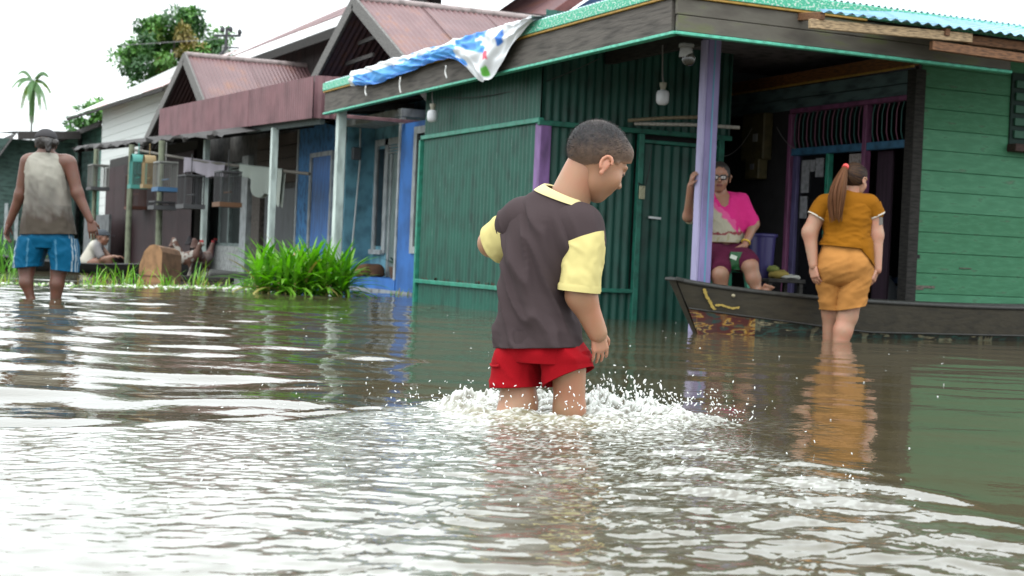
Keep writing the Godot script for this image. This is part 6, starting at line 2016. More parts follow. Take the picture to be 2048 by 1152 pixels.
func make_old_woman() -> void:
	var t := thing("person", "old woman in glasses and a pink blouse, sitting and holding the lilac post", "person", Vector3(6.098, 0, -9.523), YAW)
	var tone := Color(0.27, 0.135, 0.085)
	var tn := mottled(tone, 0.2, 80.0)
	var H := 0.225
	var hf := Vector3(-0.10, -0.04, 1.0).normalized()
	var hu := Vector3(-0.04, 1, 0.04)
	hu = (hu - hf * hu.dot(hf)).normalized()
	var hb := Basis(hu.cross(hf), hu, hf)
	var ho := Vector3(-0.094, 1.135, 0.0)
	var mb := Mb.new()
	var s := Sdf.new()
	s.cap(Vector3(-0.055, 0.95, -0.02), Vector3(-0.085, 1.06, -0.01), 0.050, 0.047, 0.05)
	s.cap(Vector3(-0.17, 0.945, -0.02), Vector3(0.075, 0.965, -0.02), 0.048, 0.048, 0.05)
	s.cap(Vector3(-0.03, 0.62, -0.02), Vector3(-0.05, 0.88, -0.01), 0.12, 0.105, 0.06)
	s.cap(Vector3(0.085, 0.955, -0.01), Vector3(0.175, 0.800, 0.04), 0.048, 0.039, 0.03)
	s.cap(Vector3(0.175, 0.800, 0.04), Vector3(0.095, 0.630, 0.15), 0.039, 0.025, 0.03)
	s.cap(Vector3(-0.18, 0.94, -0.01), Vector3(-0.325, 0.83, 0.12), 0.046, 0.038, 0.03)
	s.cap(Vector3(-0.325, 0.83, 0.12), Vector3(-0.335, 1.055, 0.275), 0.037, 0.025, 0.03)
	# thighs and shins
	s.cap(Vector3(0.04, 0.56, 0.02), Vector3(0.125, 0.485, 0.27), 0.085, 0.058, 0.03)
	s.cap(Vector3(0.125, 0.485, 0.27), Vector3(0.150, 0.40, 0.285), 0.056, 0.052, 0.03)
	s.cap(Vector3(0.150, 0.40, 0.285), Vector3(0.188, 0.285, 0.30), 0.050, 0.034, 0.03)
	s.cap(Vector3(0.190, 0.278, 0.30), Vector3(0.235, 0.310, 0.36), 0.032, 0.036, 0.03)
	for k in 5:
		s.cap(Vector3(0.235, 0.310, 0.36) + Vector3(-0.022 + 0.012 * k, 0.012, 0.0), Vector3(0.250, 0.345, 0.385) + Vector3(-0.030 + 0.016 * k, 0.010 - 0.004 * k, 0.0), 0.013, 0.011 if k else 0.014, 0.006)
	s.cap(Vector3(-0.08, 0.56, 0.02), Vector3(-0.095, 0.42, 0.27), 0.088, 0.066, 0.03)
	s.cap(Vector3(-0.095, 0.42, 0.27), Vector3(-0.055, 0.17, 0.24), 0.062, 0.040, 0.03)
	s.mesh_into(mb, 0.009, tn)
	var sh := Sdf.new()
	head(sh, H, {"cheek": 0.95})
	sh.mesh_into(mb, 0.0045, func(p: Vector3) -> Color:
		var q := p / H
		var c: Color = tn.call(p)
		if q.z > 0.28 and absf(q.y + 0.26) < 0.05 and absf(q.x) < 0.10:
			c = Color(0.20, 0.07, 0.055) if absf(q.y + 0.26) > 0.014 else Color(0.03, 0.015, 0.012)
		if q.z > 0.27 and absf(q.y) < 0.03 and absf(absf(q.x) - 0.13) < 0.06:
			c = Color(0.30, 0.27, 0.24) if absf(absf(q.x) - 0.13) > 0.022 else Color(0.02, 0.015, 0.012)
		return c, Transform3D(hb, ho))
	var h1 := Sdf.new()
	hand(h1, Vector3(0.095, 0.632, 0.15), Vector3(-0.72, -0.62, 0.25), Vector3(-0.3, -0.15, -0.9), 0.145, 0.45, -1.0)
	h1.mesh_into(mb, 0.0045, tn)
	var h2 := Sdf.new()
	hand(h2, Vector3(-0.335, 1.055, 0.275), Vector3(0.10, 0.86, 0.42), Vector3(0.95, 0.0, -0.15), 0.140, 0.50, 1.0)
	h2.mesh_into(mb, 0.0045, tn)
	obj("body", mb, skin("old woman skin"), t)
	var hr := Sdf.new()
	hr.ell(Vector3(0, 0.14, -0.10) * H, Vector3(0.372, 0.40, 0.43) * H, 0.01)
	hr.ell(Vector3(0, 0.0, -0.42) * H, Vector3(0.18, 0.18, 0.14) * H, 0.03)
	hr.cut(Vector3(0, -0.55, 1.0), Vector3(0, 0.26, 0.26) * H)
	var hm := Mb.new()
	hr.mesh_into(hm, 0.005, null, Transform3D(hb, ho), func(p: Vector3, _n: Vector3) -> float: return 0.003 * fold_n.get_noise_3d(p.x * 70.0, p.y * 20.0, p.z * 30.0))
	obj("hair", hm, mats["dark hair"], t)
	# glasses
	var gl := Mb.new()
	var lensb := Mb.new()
	for sx in [-1.0, 1.0]:
		var c := Vector3(0.125 * sx, 0.005, 0.40) * H
		var pts := []
		for k in 17:
			var a := TAU * k / 16.0
			var ca := cos(a)
			var sa := sin(a)
			pts.append(ho + hb * (c + Vector3(signf(ca) * pow(absf(ca), 0.6) * 0.098, signf(sa) * pow(absf(sa), 0.6) * 0.072, -0.02 * absf(ca)) * H))
		gl.tube(pts, 0.0045, 6, false)
		var ring := []
		for k in 16:
			ring.append(pts[k])
		lensb.poly(ring, ho + hb * (c - Vector3(0, 0, 0.1)))
		gl.tube([ho + hb * (Vector3(0.22 * sx, 0.03, 0.39) * H), ho + hb * (Vector3(0.345 * sx, 0.03, 0.25) * H), ho + hb * (Vector3(0.375 * sx, 0.02, -0.05) * H)], 0.004, 6)
	gl.tube([ho + hb * (Vector3(-0.035, 0.02, 0.405) * H), ho + hb * (Vector3(0.035, 0.02, 0.405) * H)], 0.004, 6)
	var gm := obj("glasses", gl, mat("black frame", lin(0.01, 0.01, 0.01), 0.3), t)
	var lm := mat("spectacle lens", Color(1, 1, 1, 0.16), 0.05)
	lm.transparency = BaseMaterial3D.TRANSPARENCY_ALPHA
	obj("lens", lensb, lm, gm)
	# blouse: pink over cream, dyed along a slanting edge
	var dye := func(p: Vector3) -> Color:
		var n := fold_n.get_noise_3d(p.x * 14.0, p.y * 14.0, p.z * 14.0)
		var edge := p.y - 0.775 + 0.95 * p.x * (1.0 if p.x < 0.05 else 0.4) + 0.03 * n
		var c := Color(0.44, 0.41, 0.31).lerp(Color(0.60, 0.028, 0.19), smooth(-0.012, 0.012, edge))
		if edge < 0.0 and absf(p.y - 0.725 - 0.02 * n - 0.1 * p.x) < 0.007:
			c = Color(0.25, 0.06, 0.07)
		if p.y < 0.655:
			c = Color(0.40, 0.24, 0.13)
		if edge < -0.02 and n > 0.34:
			c = c.lerp(Color(0.30, 0.28, 0.12), 0.5)
		if edge > 0.0 and edge < 0.05 and p.x < 0.03:
			c = c.lerp(Color(0.66, 0.16, 0.32), 0.5)
		return c
	var bs := Sdf.new()
	bs.cap(Vector3(-0.155, 0.945, -0.02), Vector3(0.065, 0.965, -0.02), 0.060, 0.060, 0.05)
	bs.cap(Vector3(-0.045, 0.80, -0.005), Vector3(-0.05, 0.90, -0.01), 0.150, 0.125, 0.06, Vector3(0, 0, 1), 1.15)
	bs.cap(Vector3(-0.035, 0.66, 0.0), Vector3(-0.045, 0.80, 0.0), 0.148, 0.150, 0.05, Vector3(0, 0, 1), 1.1)
	bs.cap(Vector3(0.085, 0.955, -0.01), Vector3(0.168, 0.79, 0.035), 0.062, 0.060, 0.04)
	bs.cap(Vector3(-0.165, 0.945, -0.01), Vector3(-0.318, 0.830, 0.10), 0.060, 0.056, 0.04)
	# V neck
	bs.dig(Vector3(-0.07, 1.04, 0.06), Vector3(-0.03, 0.83, 0.19), 0.075, 0.012, 0.01)
	bs.cut(Vector3(0, -1, 0.1), Vector3(0, 0.638, 0))
	bs.cut(Vector3(0.75, -0.62, 0.2), Vector3(0.172, 0.768, 0.035))
	bs.cut(Vector3(-0.75, 0.05, 0.6), Vector3(-0.312, 0.835, 0.10))
	var bm := Mb.new()
	bs.mesh_into(bm, 0.0075, dye, Transform3D.IDENTITY, func(p: Vector3, _n: Vector3) -> float: return folds(Vector3(12, 9, 12), 0.007, 3.0).call(p, 0.0, 0.0))
	obj("blouse", bm, cloth("dyed cotton", Color.WHITE, true), t)
	# shorts
	var ss := Sdf.new()
	ss.cap(Vector3(-0.10, 0.575, 0.0), Vector3(0.05, 0.575, 0.0), 0.105, 0.105, 0.05)
	ss.cap(Vector3(0.045, 0.565, 0.02), Vector3(0.118, 0.515, 0.23), 0.098, 0.078, 0.04)
	ss.cap(Vector3(-0.085, 0.565, 0.02), Vector3(-0.095, 0.46, 0.24), 0.102, 0.088, 0.04)
	ss.cap(Vector3(-0.08, 0.55, 0.15), Vector3(0.06, 0.53, 0.15), 0.07, 0.07, 0.06)
	ss.cut(Vector3(0.0, -0.95, 0.5), Vector3(0.12, 0.435, 0.30))
	ss.cut(Vector3(0.0, -0.2, 1.0), Vector3(0.12, 0.50, 0.315))
	var sm := Mb.new()
	ss.mesh_into(sm, 0.0085, null, Transform3D.IDENTITY, func(p: Vector3, _n: Vector3) -> float: return folds(Vector3(9, 9, 9), 0.007, 6.0).call(p, 0.0, 0.0))
	obj("shorts", sm, cloth("maroon cotton", lin(0.085, 0.012, 0.035)), t)
	var br := Mb.new()
	var bp := []
	for k in 13:
		var a := TAU * k / 12.0
		var d := Vector3(-0.08, -0.17, 0.11).normalized()
		var u := d.cross(Vector3.UP).normalized()
		bp.append(Vector3(0.108, 0.66, 0.135) + (u * cos(a) + d.cross(u) * sin(a)) * 0.031)
	br.tube(bp, 0.006, 6, false)
	obj("bracelet", br, mat("yellow bracelet", lin(0.62, 0.42, 0.04), 0.5), t)

func make_seated_man() -> void:
	var t := thing("person", "man in a grey cap and pale shirt, sitting in the black boat", "person", Vector3(3.445, 0, -21.6), YAW)
	var tn := mottled(Color(0.20, 0.10, 0.065), 0.2, 10.0)
	var mb := Mb.new()
	var s := Sdf.new()
	s.cap(Vector3(-0.10, 0.20, 0.0), Vector3(-0.04, 0.36, 0.0), 0.10, 0.09, 0.05)
	s.cap(Vector3(0.0, 0.38, 0.0), Vector3(0.04, 0.47, 0.0), 0.05, 0.05, 0.03)
	s.cap(Vector3(-0.02, 0.36, 0.10), Vector3(0.09, 0.20, 0.13), 0.05, 0.04, 0.02)
	s.cap(Vector3(0.09, 0.20, 0.13), Vector3(0.25, 0.245, 0.10), 0.04, 0.028, 0.02)
	s.cap(Vector3(0.0, 0.36, -0.10), Vector3(0.14, 0.22, -0.08), 0.045, 0.035, 0.02)
	s.cap(Vector3(-0.10, 0.14, 0.06), Vector3(0.16, 0.18, 0.08), 0.08, 0.06, 0.03)
	s.cap(Vector3(0.16, 0.18, 0.08), Vector3(0.20, 0.02, 0.06), 0.055, 0.04, 0.03)
	s.mesh_into(mb, 0.011, tn)
	var sh := Sdf.new()
	head(sh, 0.22)
	var hb := Basis(Vector3.UP, deg_to_rad(75))
	var ho := Vector3(0.045, 0.505, 0.0)
	sh.mesh_into(mb, 0.007, tn, Transform3D(hb, ho))
	var hs := Sdf.new()
	hand(hs, Vector3(0.25, 0.245, 0.10), Vector3(1, 0.1, -0.1), Vector3(0, -1, 0), 0.15, 0.4)
	hs.mesh_into(mb, 0.006, tn)
	obj("body", mb, skin("seated man skin"), t)
	var cp := Sdf.new()
	var H := 0.22
	cp.ell(Vector3(0, 0.17, -0.06) * H, Vector3(0.40, 0.36, 0.46) * H, 0.01)
	cp.cut(Vector3(0, -1, 0.0), Vector3(0, 0.12, 0) * H)
	cp.cap(Vector3(-0.2, 0.17, 0.42) * H, Vector3(0.2, 0.17, 0.42) * H, 0.05 * H, 0.05 * H, 0.03 * H)
	cp.cap(Vector3(-0.12, 0.14, 0.78) * H, Vector3(0.12, 0.14, 0.78) * H, 0.035 * H, 0.035 * H, 0.10 * H)
	var cm := Mb.new()
	cp.mesh_into(cm, 0.007, null, Transform3D(hb, ho))
	obj("cap", cm, cloth("blue grey cap", lin(0.06, 0.068, 0.078)), t)
	var ss := Sdf.new()
	ss.cap(Vector3(-0.13, 0.16, 0.0), Vector3(-0.05, 0.36, 0.0), 0.135, 0.105, 0.05)
	ss.cap(Vector3(-0.03, 0.375, -0.08), Vector3(-0.03, 0.375, 0.08), 0.065, 0.065, 0.05)
	ss.cap(Vector3(-0.02, 0.36, 0.10), Vector3(0.06, 0.245, 0.125), 0.068, 0.058, 0.03)
	ss.cut(Vector3(0.55, -0.8, 0), Vector3(0.075, 0.225, 0.12))
	var sm := Mb.new()
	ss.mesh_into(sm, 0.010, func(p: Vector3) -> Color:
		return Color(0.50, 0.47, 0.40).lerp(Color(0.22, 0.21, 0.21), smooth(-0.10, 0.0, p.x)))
	obj("shirt", sm, cloth("pale shirt", Color.WHITE, true), t)


# ---------------------------------------------------------------- boats
func hull_side(mb: Mb, rows_in: Array, j0: int, j1: int, sub := 4) -> void:
	# strip of a hull between two chines, with a few points between them
	var rows := []
	for st in rows_in:
		var row := PackedVector3Array()
		for q in sub + 1:
			row.append((st[j0] as Vector3).lerp(st[j1], float(q) / sub))
		rows.append(row)
	mb.surf(rows)

func make_boats() -> void:
	var upper := mat("dark hull wood", lin(0.036, 0.029, 0.017), 0.6, tex.stain, Vector3(0.8, 2.4, 0.8), tex.grain, 0.2)
	var painted := mat("flaking hull paint", Color.WHITE, 0.65, tex.hull, Vector3(0.55, 1.7, 0.55), tex.grain, 0.15)
	var painted2 := mat("flaking stern paint", Color.WHITE, 0.65, tex.hullgrey, Vector3(0.5, 2.4, 0.5), tex.grain, 0.15)
	var rim := mat("gunwale wood", lin(0.028, 0.027, 0.023), 0.55, tex.grain, Vector3(1, 4, 4))
	var inner := mat("inner hull", lin(0.035, 0.032, 0.026), 0.8, tex.stain, Vector3(1, 1, 1))
	var yel := mat("yellow flaking paint", lin(0.36, 0.25, 0.045), 0.6, tex.stain, Vector3(12, 12, 12))
	var c := Vector3(6.6, 0, -9.0)
	var b := thing("wooden_boat", "long old wooden boat with flaking maroon and yellow paint, beside the woman in ochre", "boat", c)
	# stations: [x at gunwale, half width, gunwale height, x at bottom]
	var st := [[5.325, 0.045, 0.368, 5.575], [5.42, 0.085, 0.350, 5.63], [5.57, 0.13, 0.331, 5.73], [5.78, 0.175, 0.312, 5.88], [6.08, 0.215, 0.292, 6.14], [6.5, 0.245, 0.272, 6.5], [7.1, 0.255, 0.258, 7.1], [7.9, 0.255, 0.250, 7.9], [8.8, 0.22, 0.262, 8.8], [9.6, 0.12, 0.30, 9.5]]
	var fine := []
	for k in st.size() - 1:
		for q in 6:
			var t := q / 6.0
			var r := []
			for j in 4:
				r.append(catmull(Vector3(st[maxi(k - 1, 0)][j], 0, 0), Vector3(st[k][j], 0, 0), Vector3(st[k + 1][j], 0, 0), Vector3(st[mini(k + 2, st.size() - 1)][j], 0, 0), t).x)
			fine.append(r)
	fine.append(st[st.size() - 1])
	for sg in [1.0, -1.0]:
		var outer := []
		var inn := []
		for r in fine:
			var gx: float = r[0]
			var w: float = r[1]
			var yg: float = r[2]
			var bx: float = r[3]
			var yc := clampf(0.185 - (gx - 5.2) * 0.085, 0.045, 0.2)
			var mx := lerpf(gx, bx, (yg - yc) / (yg + 0.14) * 1.15)
			outer.append([Vector3(gx, yg, -9.0 + sg * w), Vector3(mx, yc, -9.0 + sg * w * 0.86), Vector3(bx, -0.10, -9.0 + sg * w * 0.5), Vector3(bx + 0.02, -0.15, -9.0)])
			inn.append([Vector3(gx + 0.02, yg, -9.0 + sg * (w - 0.022)), Vector3(mx + 0.03, yc, -9.0 + sg * maxf(0.005, w * 0.86 - 0.024)), Vector3(bx + 0.03, -0.05, -9.0 + sg * w * 0.45), Vector3(bx + 0.04, -0.06, -9.0)])
		var m1 := Mb.new()
		hull_side(m1, outer, 0, 1)
		part("upper_strake", m1, upper, b)
		var half := 20
		var m2 := Mb.new()
		hull_side(m2, outer.slice(0, half + 1), 1, 2)
		part("painted_strake", m2, painted, b)
		var m3 := Mb.new()
		hull_side(m3, outer.slice(half), 1, 2)
		part("painted_strake", m3, painted2, b)
		var m4 := Mb.new()
		hull_side(m4, outer, 2, 3)
		part("bottom", m4, upper, b)
		var m5 := Mb.new()
		hull_side(m5, inn, 0, 1)
		hull_side(m5, inn, 1, 2)
		hull_side(m5, inn, 2, 3)
		part("inner_planking", m5, inner, b)
		var pts := []
		for r in fine:
			pts.append(Vector3(r[0], r[2] + 0.004, -9.0 + sg * (r[1] - 0.008)))
		var m6 := Mb.new()
		m6.tube(pts, 0.019, 8)
		part("gunwale", m6, rim, b)
		# chine batten
		var cb := []
		for r in outer:
			cb.append((r[1] as Vector3) + Vector3(0, 0.0, 0.004 * sg))
		var m7 := Mb.new()
		m7.tube(cb, 0.007, 6)
		part("chine_batten", m7, rim, b)
	wpart("bow_board", upper, b, func(m): m.poly([Vector3(5.312, 0.371, -8.952), Vector3(5.312, 0.371, -9.048), Vector3(5.575, -0.10, -9.02), Vector3(5.575, -0.10, -8.98)], Vector3(6, 0.2, -9)))
	wpart("bow_cap", rim, b, func(m): m.beam(Vector3(5.30, 0.374, -9.0), Vector3(5.50, 0.348, -9.0), 0.15, 0.022, 0.005))
	# yellow paint left on the bow rib and below it
	for ql in [[[5.50, 0.318], [5.525, 0.262], [5.55, 0.232], [5.575, 0.19], [5.595, 0.172]], [[5.59, 0.205], [5.64, 0.208], [5.68, 0.196], [5.72, 0.188], [5.77, 0.196]]]:
		wpart("yellow_line", yel, b, func(m):
			var rows := []
			for k in 25:
				var u := k / 24.0 * 3.999
				var i := int(u)
				var x := lerpf(ql[i][0], ql[i + 1][0], u - i)
				var y := lerpf(ql[i][1], ql[i + 1][1], u - i)
				var w := 0.002 + 0.006 * absf(sin(k * 1.7)) + 0.004 * absf(sin(k * 0.6))
				var z := -9.0 + 0.004 + 0.13 + (x - 5.57) * 0.20
				var half := (0.33 - y) * 0.10
				if ql[0][0] < 5.55:
					rows.append(PackedVector3Array([Vector3(x - w * 1.3, y - w * 0.2, z - half + 0.004), Vector3(x + w * 1.3, y + w * 0.4, z - half + 0.007)]))
				else:
					rows.append(PackedVector3Array([Vector3(x, y - w, z - half + 0.006), Vector3(x, y + w * 0.7, z - half + 0.006)]))
			m.surf(rows))
	wpart("bow_ring", mat("pale ring", lin(0.30, 0.26, 0.17), 0.6), b, func(m): m.ball(Vector3(5.72, 0.275, -8.842), Vector3(0.017, 0.012, 0.012), 8, 5))
	for x in [6.6, 7.6, 8.5]:
		box_part("thwart", rim, b, Vector3(x - 0.07, 0.17, -9.22), Vector3(x + 0.07, 0.19, -8.78), 0.004)
	# black boat under the lean-to
	var k := thing("black_boat", "small black wooden boat behind the grass, carrying the seated man", "boat", Vector3(3.445, 0, -21.6), YAW)
	var kb := Mb.new()
	var ko := []
	var ki := []
	for q in 17:
		var u := q / 16.0
		var x := lerpf(-1.55, 1.5, u)
		var w := 0.30 * pow(sin(PI * clampf(u * 0.96 + 0.02, 0.0, 1.0)), 0.55)
		var y := 0.13 + 0.10 * pow(absf(u - 0.45) * 1.8, 2.0)
		ko.append(PackedVector3Array([Vector3(x, y, w), Vector3(x * 0.97, 0.04, w * 0.85), Vector3(x * 0.94, -0.08, w * 0.4), Vector3(x * 0.94, -0.09, -w * 0.4), Vector3(x * 0.97, 0.04, -w * 0.85), Vector3(x, y, -w)]))
		ki.append(PackedVector3Array([Vector3(x, y, w - 0.02), Vector3(x * 0.96, 0.0, w * 0.6), Vector3(x * 0.96, 0.0, -w * 0.6), Vector3(x, y, -w + 0.02)]))
	kb.surf(ko)
	var blk := mat("black hull", lin(0.012, 0.012, 0.013), 0.6, tex.stain, Vector3(1, 2, 1))
	obj("hull", kb, blk, k)
	var kn := Mb.new()
	kn.surf(ki)
	obj("inner_planking", kn, blk, k)
	for sg in [1.0, -1.0]:
		var pts := []
		for r in ko:
			pts.append((r as PackedVector3Array)[0 if sg > 0 else 5])
		var gm := Mb.new()
		gm.tube(pts, 0.014, 6)
		obj("gunwale", gm, blk, k)


# ---------------------------------------------------------------- small things
func bulb(at: Vector3, label: String, r: float) -> void:
	var t := thing("light_bulb", label, "light bulb", at, 0.0, "unlit bulbs under the green eave")
	var white := mat("bulb glass", lin(0.55, 0.56, 0.58), 0.3)
	var mb := Mb.new()
	mb.lathe(Vector3.ZERO, [Vector2(0.001, -r * 2.3), Vector2(r * 0.55, -r * 2.25), Vector2(r * 0.92, -r * 1.95), Vector2(r, -r * 1.5), Vector2(r, -r * 0.6), Vector2(r * 0.85, -r * 0.15), Vector2(r * 0.42, 0.0)], 20)
	obj("globe", mb, white, t)
	var nk := Mb.new()
	nk.lathe(Vector3.ZERO, [Vector2(r * 0.42, -0.002), Vector2(r * 0.42, r * 0.4), Vector2(r * 0.5, r * 0.5), Vector2(r * 0.6, r * 1.1), Vector2(r * 0.3, r * 1.2)], 14)
	obj("socket", nk, mat("cream socket", lin(0.30, 0.28, 0.22), 0.6), t)
	var wr := Mb.new()
	wr.tube([Vector3(0, r * 1.15, 0), Vector3(-0.01, r * 2.2, 0), Vector3(-0.02, 0.34, 0)], 0.006, 6)
	obj("flex", wr, mats["pale wire"], t)

func cage(at: Vector3, size: Vector3, label: String, wire: Material, tray: Material, arch: bool, frame: Material = null, group := "bird cages under the lean-to") -> void:
	size *= 0.86
	var t := thing("bird_cage", label, "bird cage", at, 0.0, group)
	var h := size * 0.5
	var fm: Material = frame if frame else tray
	for sz in [-1.0, 1.0]:
		for sx in [-1.0, 1.0]:
			var p := Mb.new()
			p.box(Vector3(sx * h.x, 0, sz * h.z), Vector3(0.012, size.y, 0.012))
			obj("corner_post", p, fm, t)
	var base := Mb.new()
	base.box(Vector3(0, -h.y, 0), Vector3(size.x + 0.04, 0.06, size.z + 0.04))
	obj("tray", base, tray, t)
	var top := Mb.new()
	if arch:
		var rows := []
		for k in 9:
			var a := PI * k / 8.0
			rows.append(PackedVector3Array([Vector3(-h.x, h.y + 0.12 * sin(a), -h.z * cos(a)), Vector3(h.x, h.y + 0.12 * sin(a), -h.z * cos(a))]))
		top.surf(rows)
	else:
		top.box(Vector3(0, h.y, 0), Vector3(size.x + 0.02, 0.02, size.z + 0.02))
	obj("top", top, fm, t)
	var bars := Mb.new()
	for k in 10:
		var u := lerpf(-1.0, 1.0, k / 9.0)
		for s in [-1.0, 1.0]:
			bars.beam(Vector3(s * h.x, -h.y, u * h.z), Vector3(s * h.x, h.y, u * h.z), 0.005, 0.005)
			bars.beam(Vector3(u * h.x, -h.y, s * h.z), Vector3(u * h.x, h.y, s * h.z), 0.006, 0.006)
	obj("bars", bars, wire, t).set_meta("kind", "stuff")
	var pr := Mb.new()
	pr.tube([Vector3(0, -0.05, -h.z), Vector3(0, -0.05, h.z)], 0.01, 6)
	obj("perch", pr, tray, t)
	var hk := Mb.new()
	hk.tube([Vector3(0, h.y + (0.1 if arch else 0.0), 0), Vector3(0, h.y + 0.3, 0)], 0.008, 5)
	obj("hook", hk, wire, t)

func make_small_things() -> void:
	# bulbs and the domed camera under the green eave
	bulb(Vector3(5.02, 1.80, -12.95), "white bulb hanging under the long street eave, left of the boy", 0.050)
	bulb(Vector3(5.75, 1.80, -10.0), "white bulb hanging just left of the lilac porch post", 0.050)
	var cc := thing("security_camera", "small domed camera bracketed under the corner of the green eave", "camera", Vector3(5.12, 1.93, -8.62))
	var cb := Mb.new()
	cb.box(Vector3(0, -0.005, 0), Vector3(0.09, 0.03, 0.06), Basis.IDENTITY, 0.006)
	cb.lathe(Vector3.ZERO, [Vector2(0.04, -0.02), Vector2(0.046, -0.06), Vector2(0.046, -0.085)], 16)
	obj("bracket", cb, mat("dirty plastic", lin(0.13, 0.125, 0.11), 0.6), cc)
	var dm := Mb.new()
	dm.ball(Vector3(0.012, -0.095, 0.015), Vector3(0.046, 0.046, 0.046), 16, 10)
	obj("dome", dm, mat("smoked dome", lin(0.03, 0.027, 0.022), 0.12), cc)
	# electric meter box inside the porch
	var mbx := thing("meter_box", "brownish electric meter box hanging in the dark porch, left of the barred transom", "meter box", Vector3(7.56, 1.62, -11.42))
	var mm := Mb.new()
	mm.box(Vector3(0, 0.03, 0), Vector3(0.10, 0.42, 0.36), Basis.IDENTITY, 0.012)
	obj("case", mm, mat("olive box", lin(0.085, 0.068, 0.025), 0.6, tex.grime, Vector3(2, 2, 2)), mbx)
	var m2 := Mb.new()
	m2.box(Vector3(-0.02, -0.26, 0.04), Vector3(0.10, 0.18, 0.22), Basis.IDENTITY, 0.01)
	obj("lower_case", m2, mats["olive box"], mbx)
	var m3 := Mb.new()
	m3.box(Vector3(-0.053, 0.02, 0.05), Vector3(0.006, 0.07, 0.07))
	obj("dial", m3, mat("meter dial", lin(0.25, 0.25, 0.24), 0.3), mbx)
	var m4 := Mb.new()
	m4.box(Vector3(-0.073, -0.24, 0.05), Vector3(0.006, 0.05, 0.06))
	obj("label_plate", m4, mat("grey plate", lin(0.12, 0.125, 0.14), 0.4), mbx)
	# hanging tag and chain on the batten
	var tg := thing("hanging_tag", "cream card tag tied with black cord to the green door batten", "tag", Vector3(6.13, 1.06, -10.93))
	var t1 := Mb.new()
	t1.box(Vector3(0, 0, 0), Vector3(0.055, 0.11, 0.012), Basis.IDENTITY, 0.004)
	obj("card", t1, mat("cream card", lin(0.48, 0.46, 0.30), 0.6, tex.stain, Vector3(9, 9, 9)), tg)
	var t2 := Mb.new()
	t2.tube([Vector3(-0.05, 0.075, 0.01), Vector3(0, 0.06, 0.015), Vector3(0.03, 0.075, 0.01), Vector3(0.06, 0.20, 0), Vector3(0.085, 0.36, -0.02)], 0.004, 5)
	obj("cord", t2, mats["black wire"], tg)
	# bamboo poles slung under the eave
	var bam := mat("bamboo", lin(0.25, 0.20, 0.12), 0.6, tex.grain, Vector3(3, 3, 3))
	var b1 := Mb.new()
	b1.tube([Vector3(5.84, 1.62, -10.7), Vector3(6.08, 1.65, -10.56), Vector3(6.36, 1.67, -10.4)], 0.014, 8)
	tag(obj("bamboo_pole", b1, bam), "upper brown bamboo pole slung under the eave behind the boy's head", "pole", "poles under the green eave")
	var b2 := Mb.new()
	b2.tube([Vector3(5.9, 1.60, -10.7), Vector3(6.3, 1.61, -10.5), Vector3(6.65, 1.60, -10.3)], 0.015, 8)
	tag(obj("bamboo_pole", b2, mat("pale pole", lin(0.46, 0.43, 0.38), 0.6, tex.grain, Vector3(3, 3, 3))), "lower pale pole passing behind the lilac porch post", "pole", "poles under the green eave")
	# banner thrown over the eave
	make_banner()
	# stool, bin and clutter in the porch
	var stl := thing("plastic_stool", "green plastic stool under the seated old woman", "stool", Vector3(6.12, 0.16, -9.60))
	var gp := mat("green plastic", lin(0.02, 0.22, 0.13), 0.4)
	var s1 := Mb.new()
	s1.box(Vector3(0, 0.29, 0), Vector3(0.30, 0.03, 0.30), Basis.IDENTITY, 0.01)
	obj("seat", s1, gp, stl)
	for q in [[-1, -1], [1, -1], [1, 1], [-1, 1]]:
		var l := Mb.new()
		l.beam(Vector3(0.15 * q[0], 0.0, 0.15 * q[1]), Vector3(0.115 * q[0], 0.28, 0.115 * q[1]), 0.035, 0.035, 0.005)
		obj("leg", l, gp, stl)
	var bin := thing("laundry_bin", "purple plastic bin in the dark porch behind the old woman", "bin", Vector3(6.55, 0.16, -9.75))
	var bb := Mb.new()
	bb.lathe(Vector3.ZERO, [Vector2(0.001, 0.0), Vector2(0.075, 0.0), Vector2(0.10, 0.55), Vector2(0.115, 0.56), Vector2(0.115, 0.58), Vector2(0.09, 0.58), Vector2(0.07, 0.05)], 20)
	obj("body", bb, mat("purple plastic", lin(0.028, 0.022, 0.10), 0.4), bin)
	var bs := thing("clothes_heap", "small heap of yellow and pale things beside the bare foot", "clothes", Vector3(6.60, 0.40, -9.58))
	for q in [[Vector3(0, 0.03, 0), Vector3(0.09, 0.04, 0.07), Color(0.20, 0.15, 0.03)], [Vector3(0.06, 0.015, 0.04), Vector3(0.09, 0.02, 0.06), Color(0.30, 0.30, 0.27)], [Vector3(-0.04, 0.07, -0.02), Vector3(0.05, 0.03, 0.05), Color(0.12, 0.14, 0.03)]]:
		var m := Mb.new()
		m.ball(q[0], q[1], 14, 8)
		for k in m.v.size():
			m.v[k] += m.n[k] * 0.018 * fold_n.get_noise_3d(m.v[k].x * 18.0, m.v[k].y * 18.0, m.v[k].z * 18.0)
		obj("cloth", m, mat("cloth %s" % str(q[2]), lin(q[2].r, q[2].g, q[2].b), 0.9), bs)
	var tbl := thing("low_table", "low dark table in the porch carrying the clothes heap", "table", Vector3(6.60, 0.16, -9.6))
	var tt := Mb.new()
	tt.box(Vector3(0, 0.225, 0), Vector3(0.34, 0.03, 0.26), Basis.IDENTITY, 0.005)
	obj("tabletop", tt, mats["dark old wood"], tbl)
	for q in [[-1, -1], [1, -1], [1, 1], [-1, 1]]:
		var l := Mb.new()
		l.box(Vector3(0.14 * q[0], 0.105, 0.10 * q[1]), Vector3(0.03, 0.21, 0.03))
		obj("leg", l, mats["dark old wood"], tbl)
	# packet in the old woman's hand
	var pk := thing("snack_packet", "crumpled shiny green packet held in the old woman's hand", "packet", Vector3(6.005, 0.53, -9.30), YAW)
	var pb := Mb.new()
	var prow := []
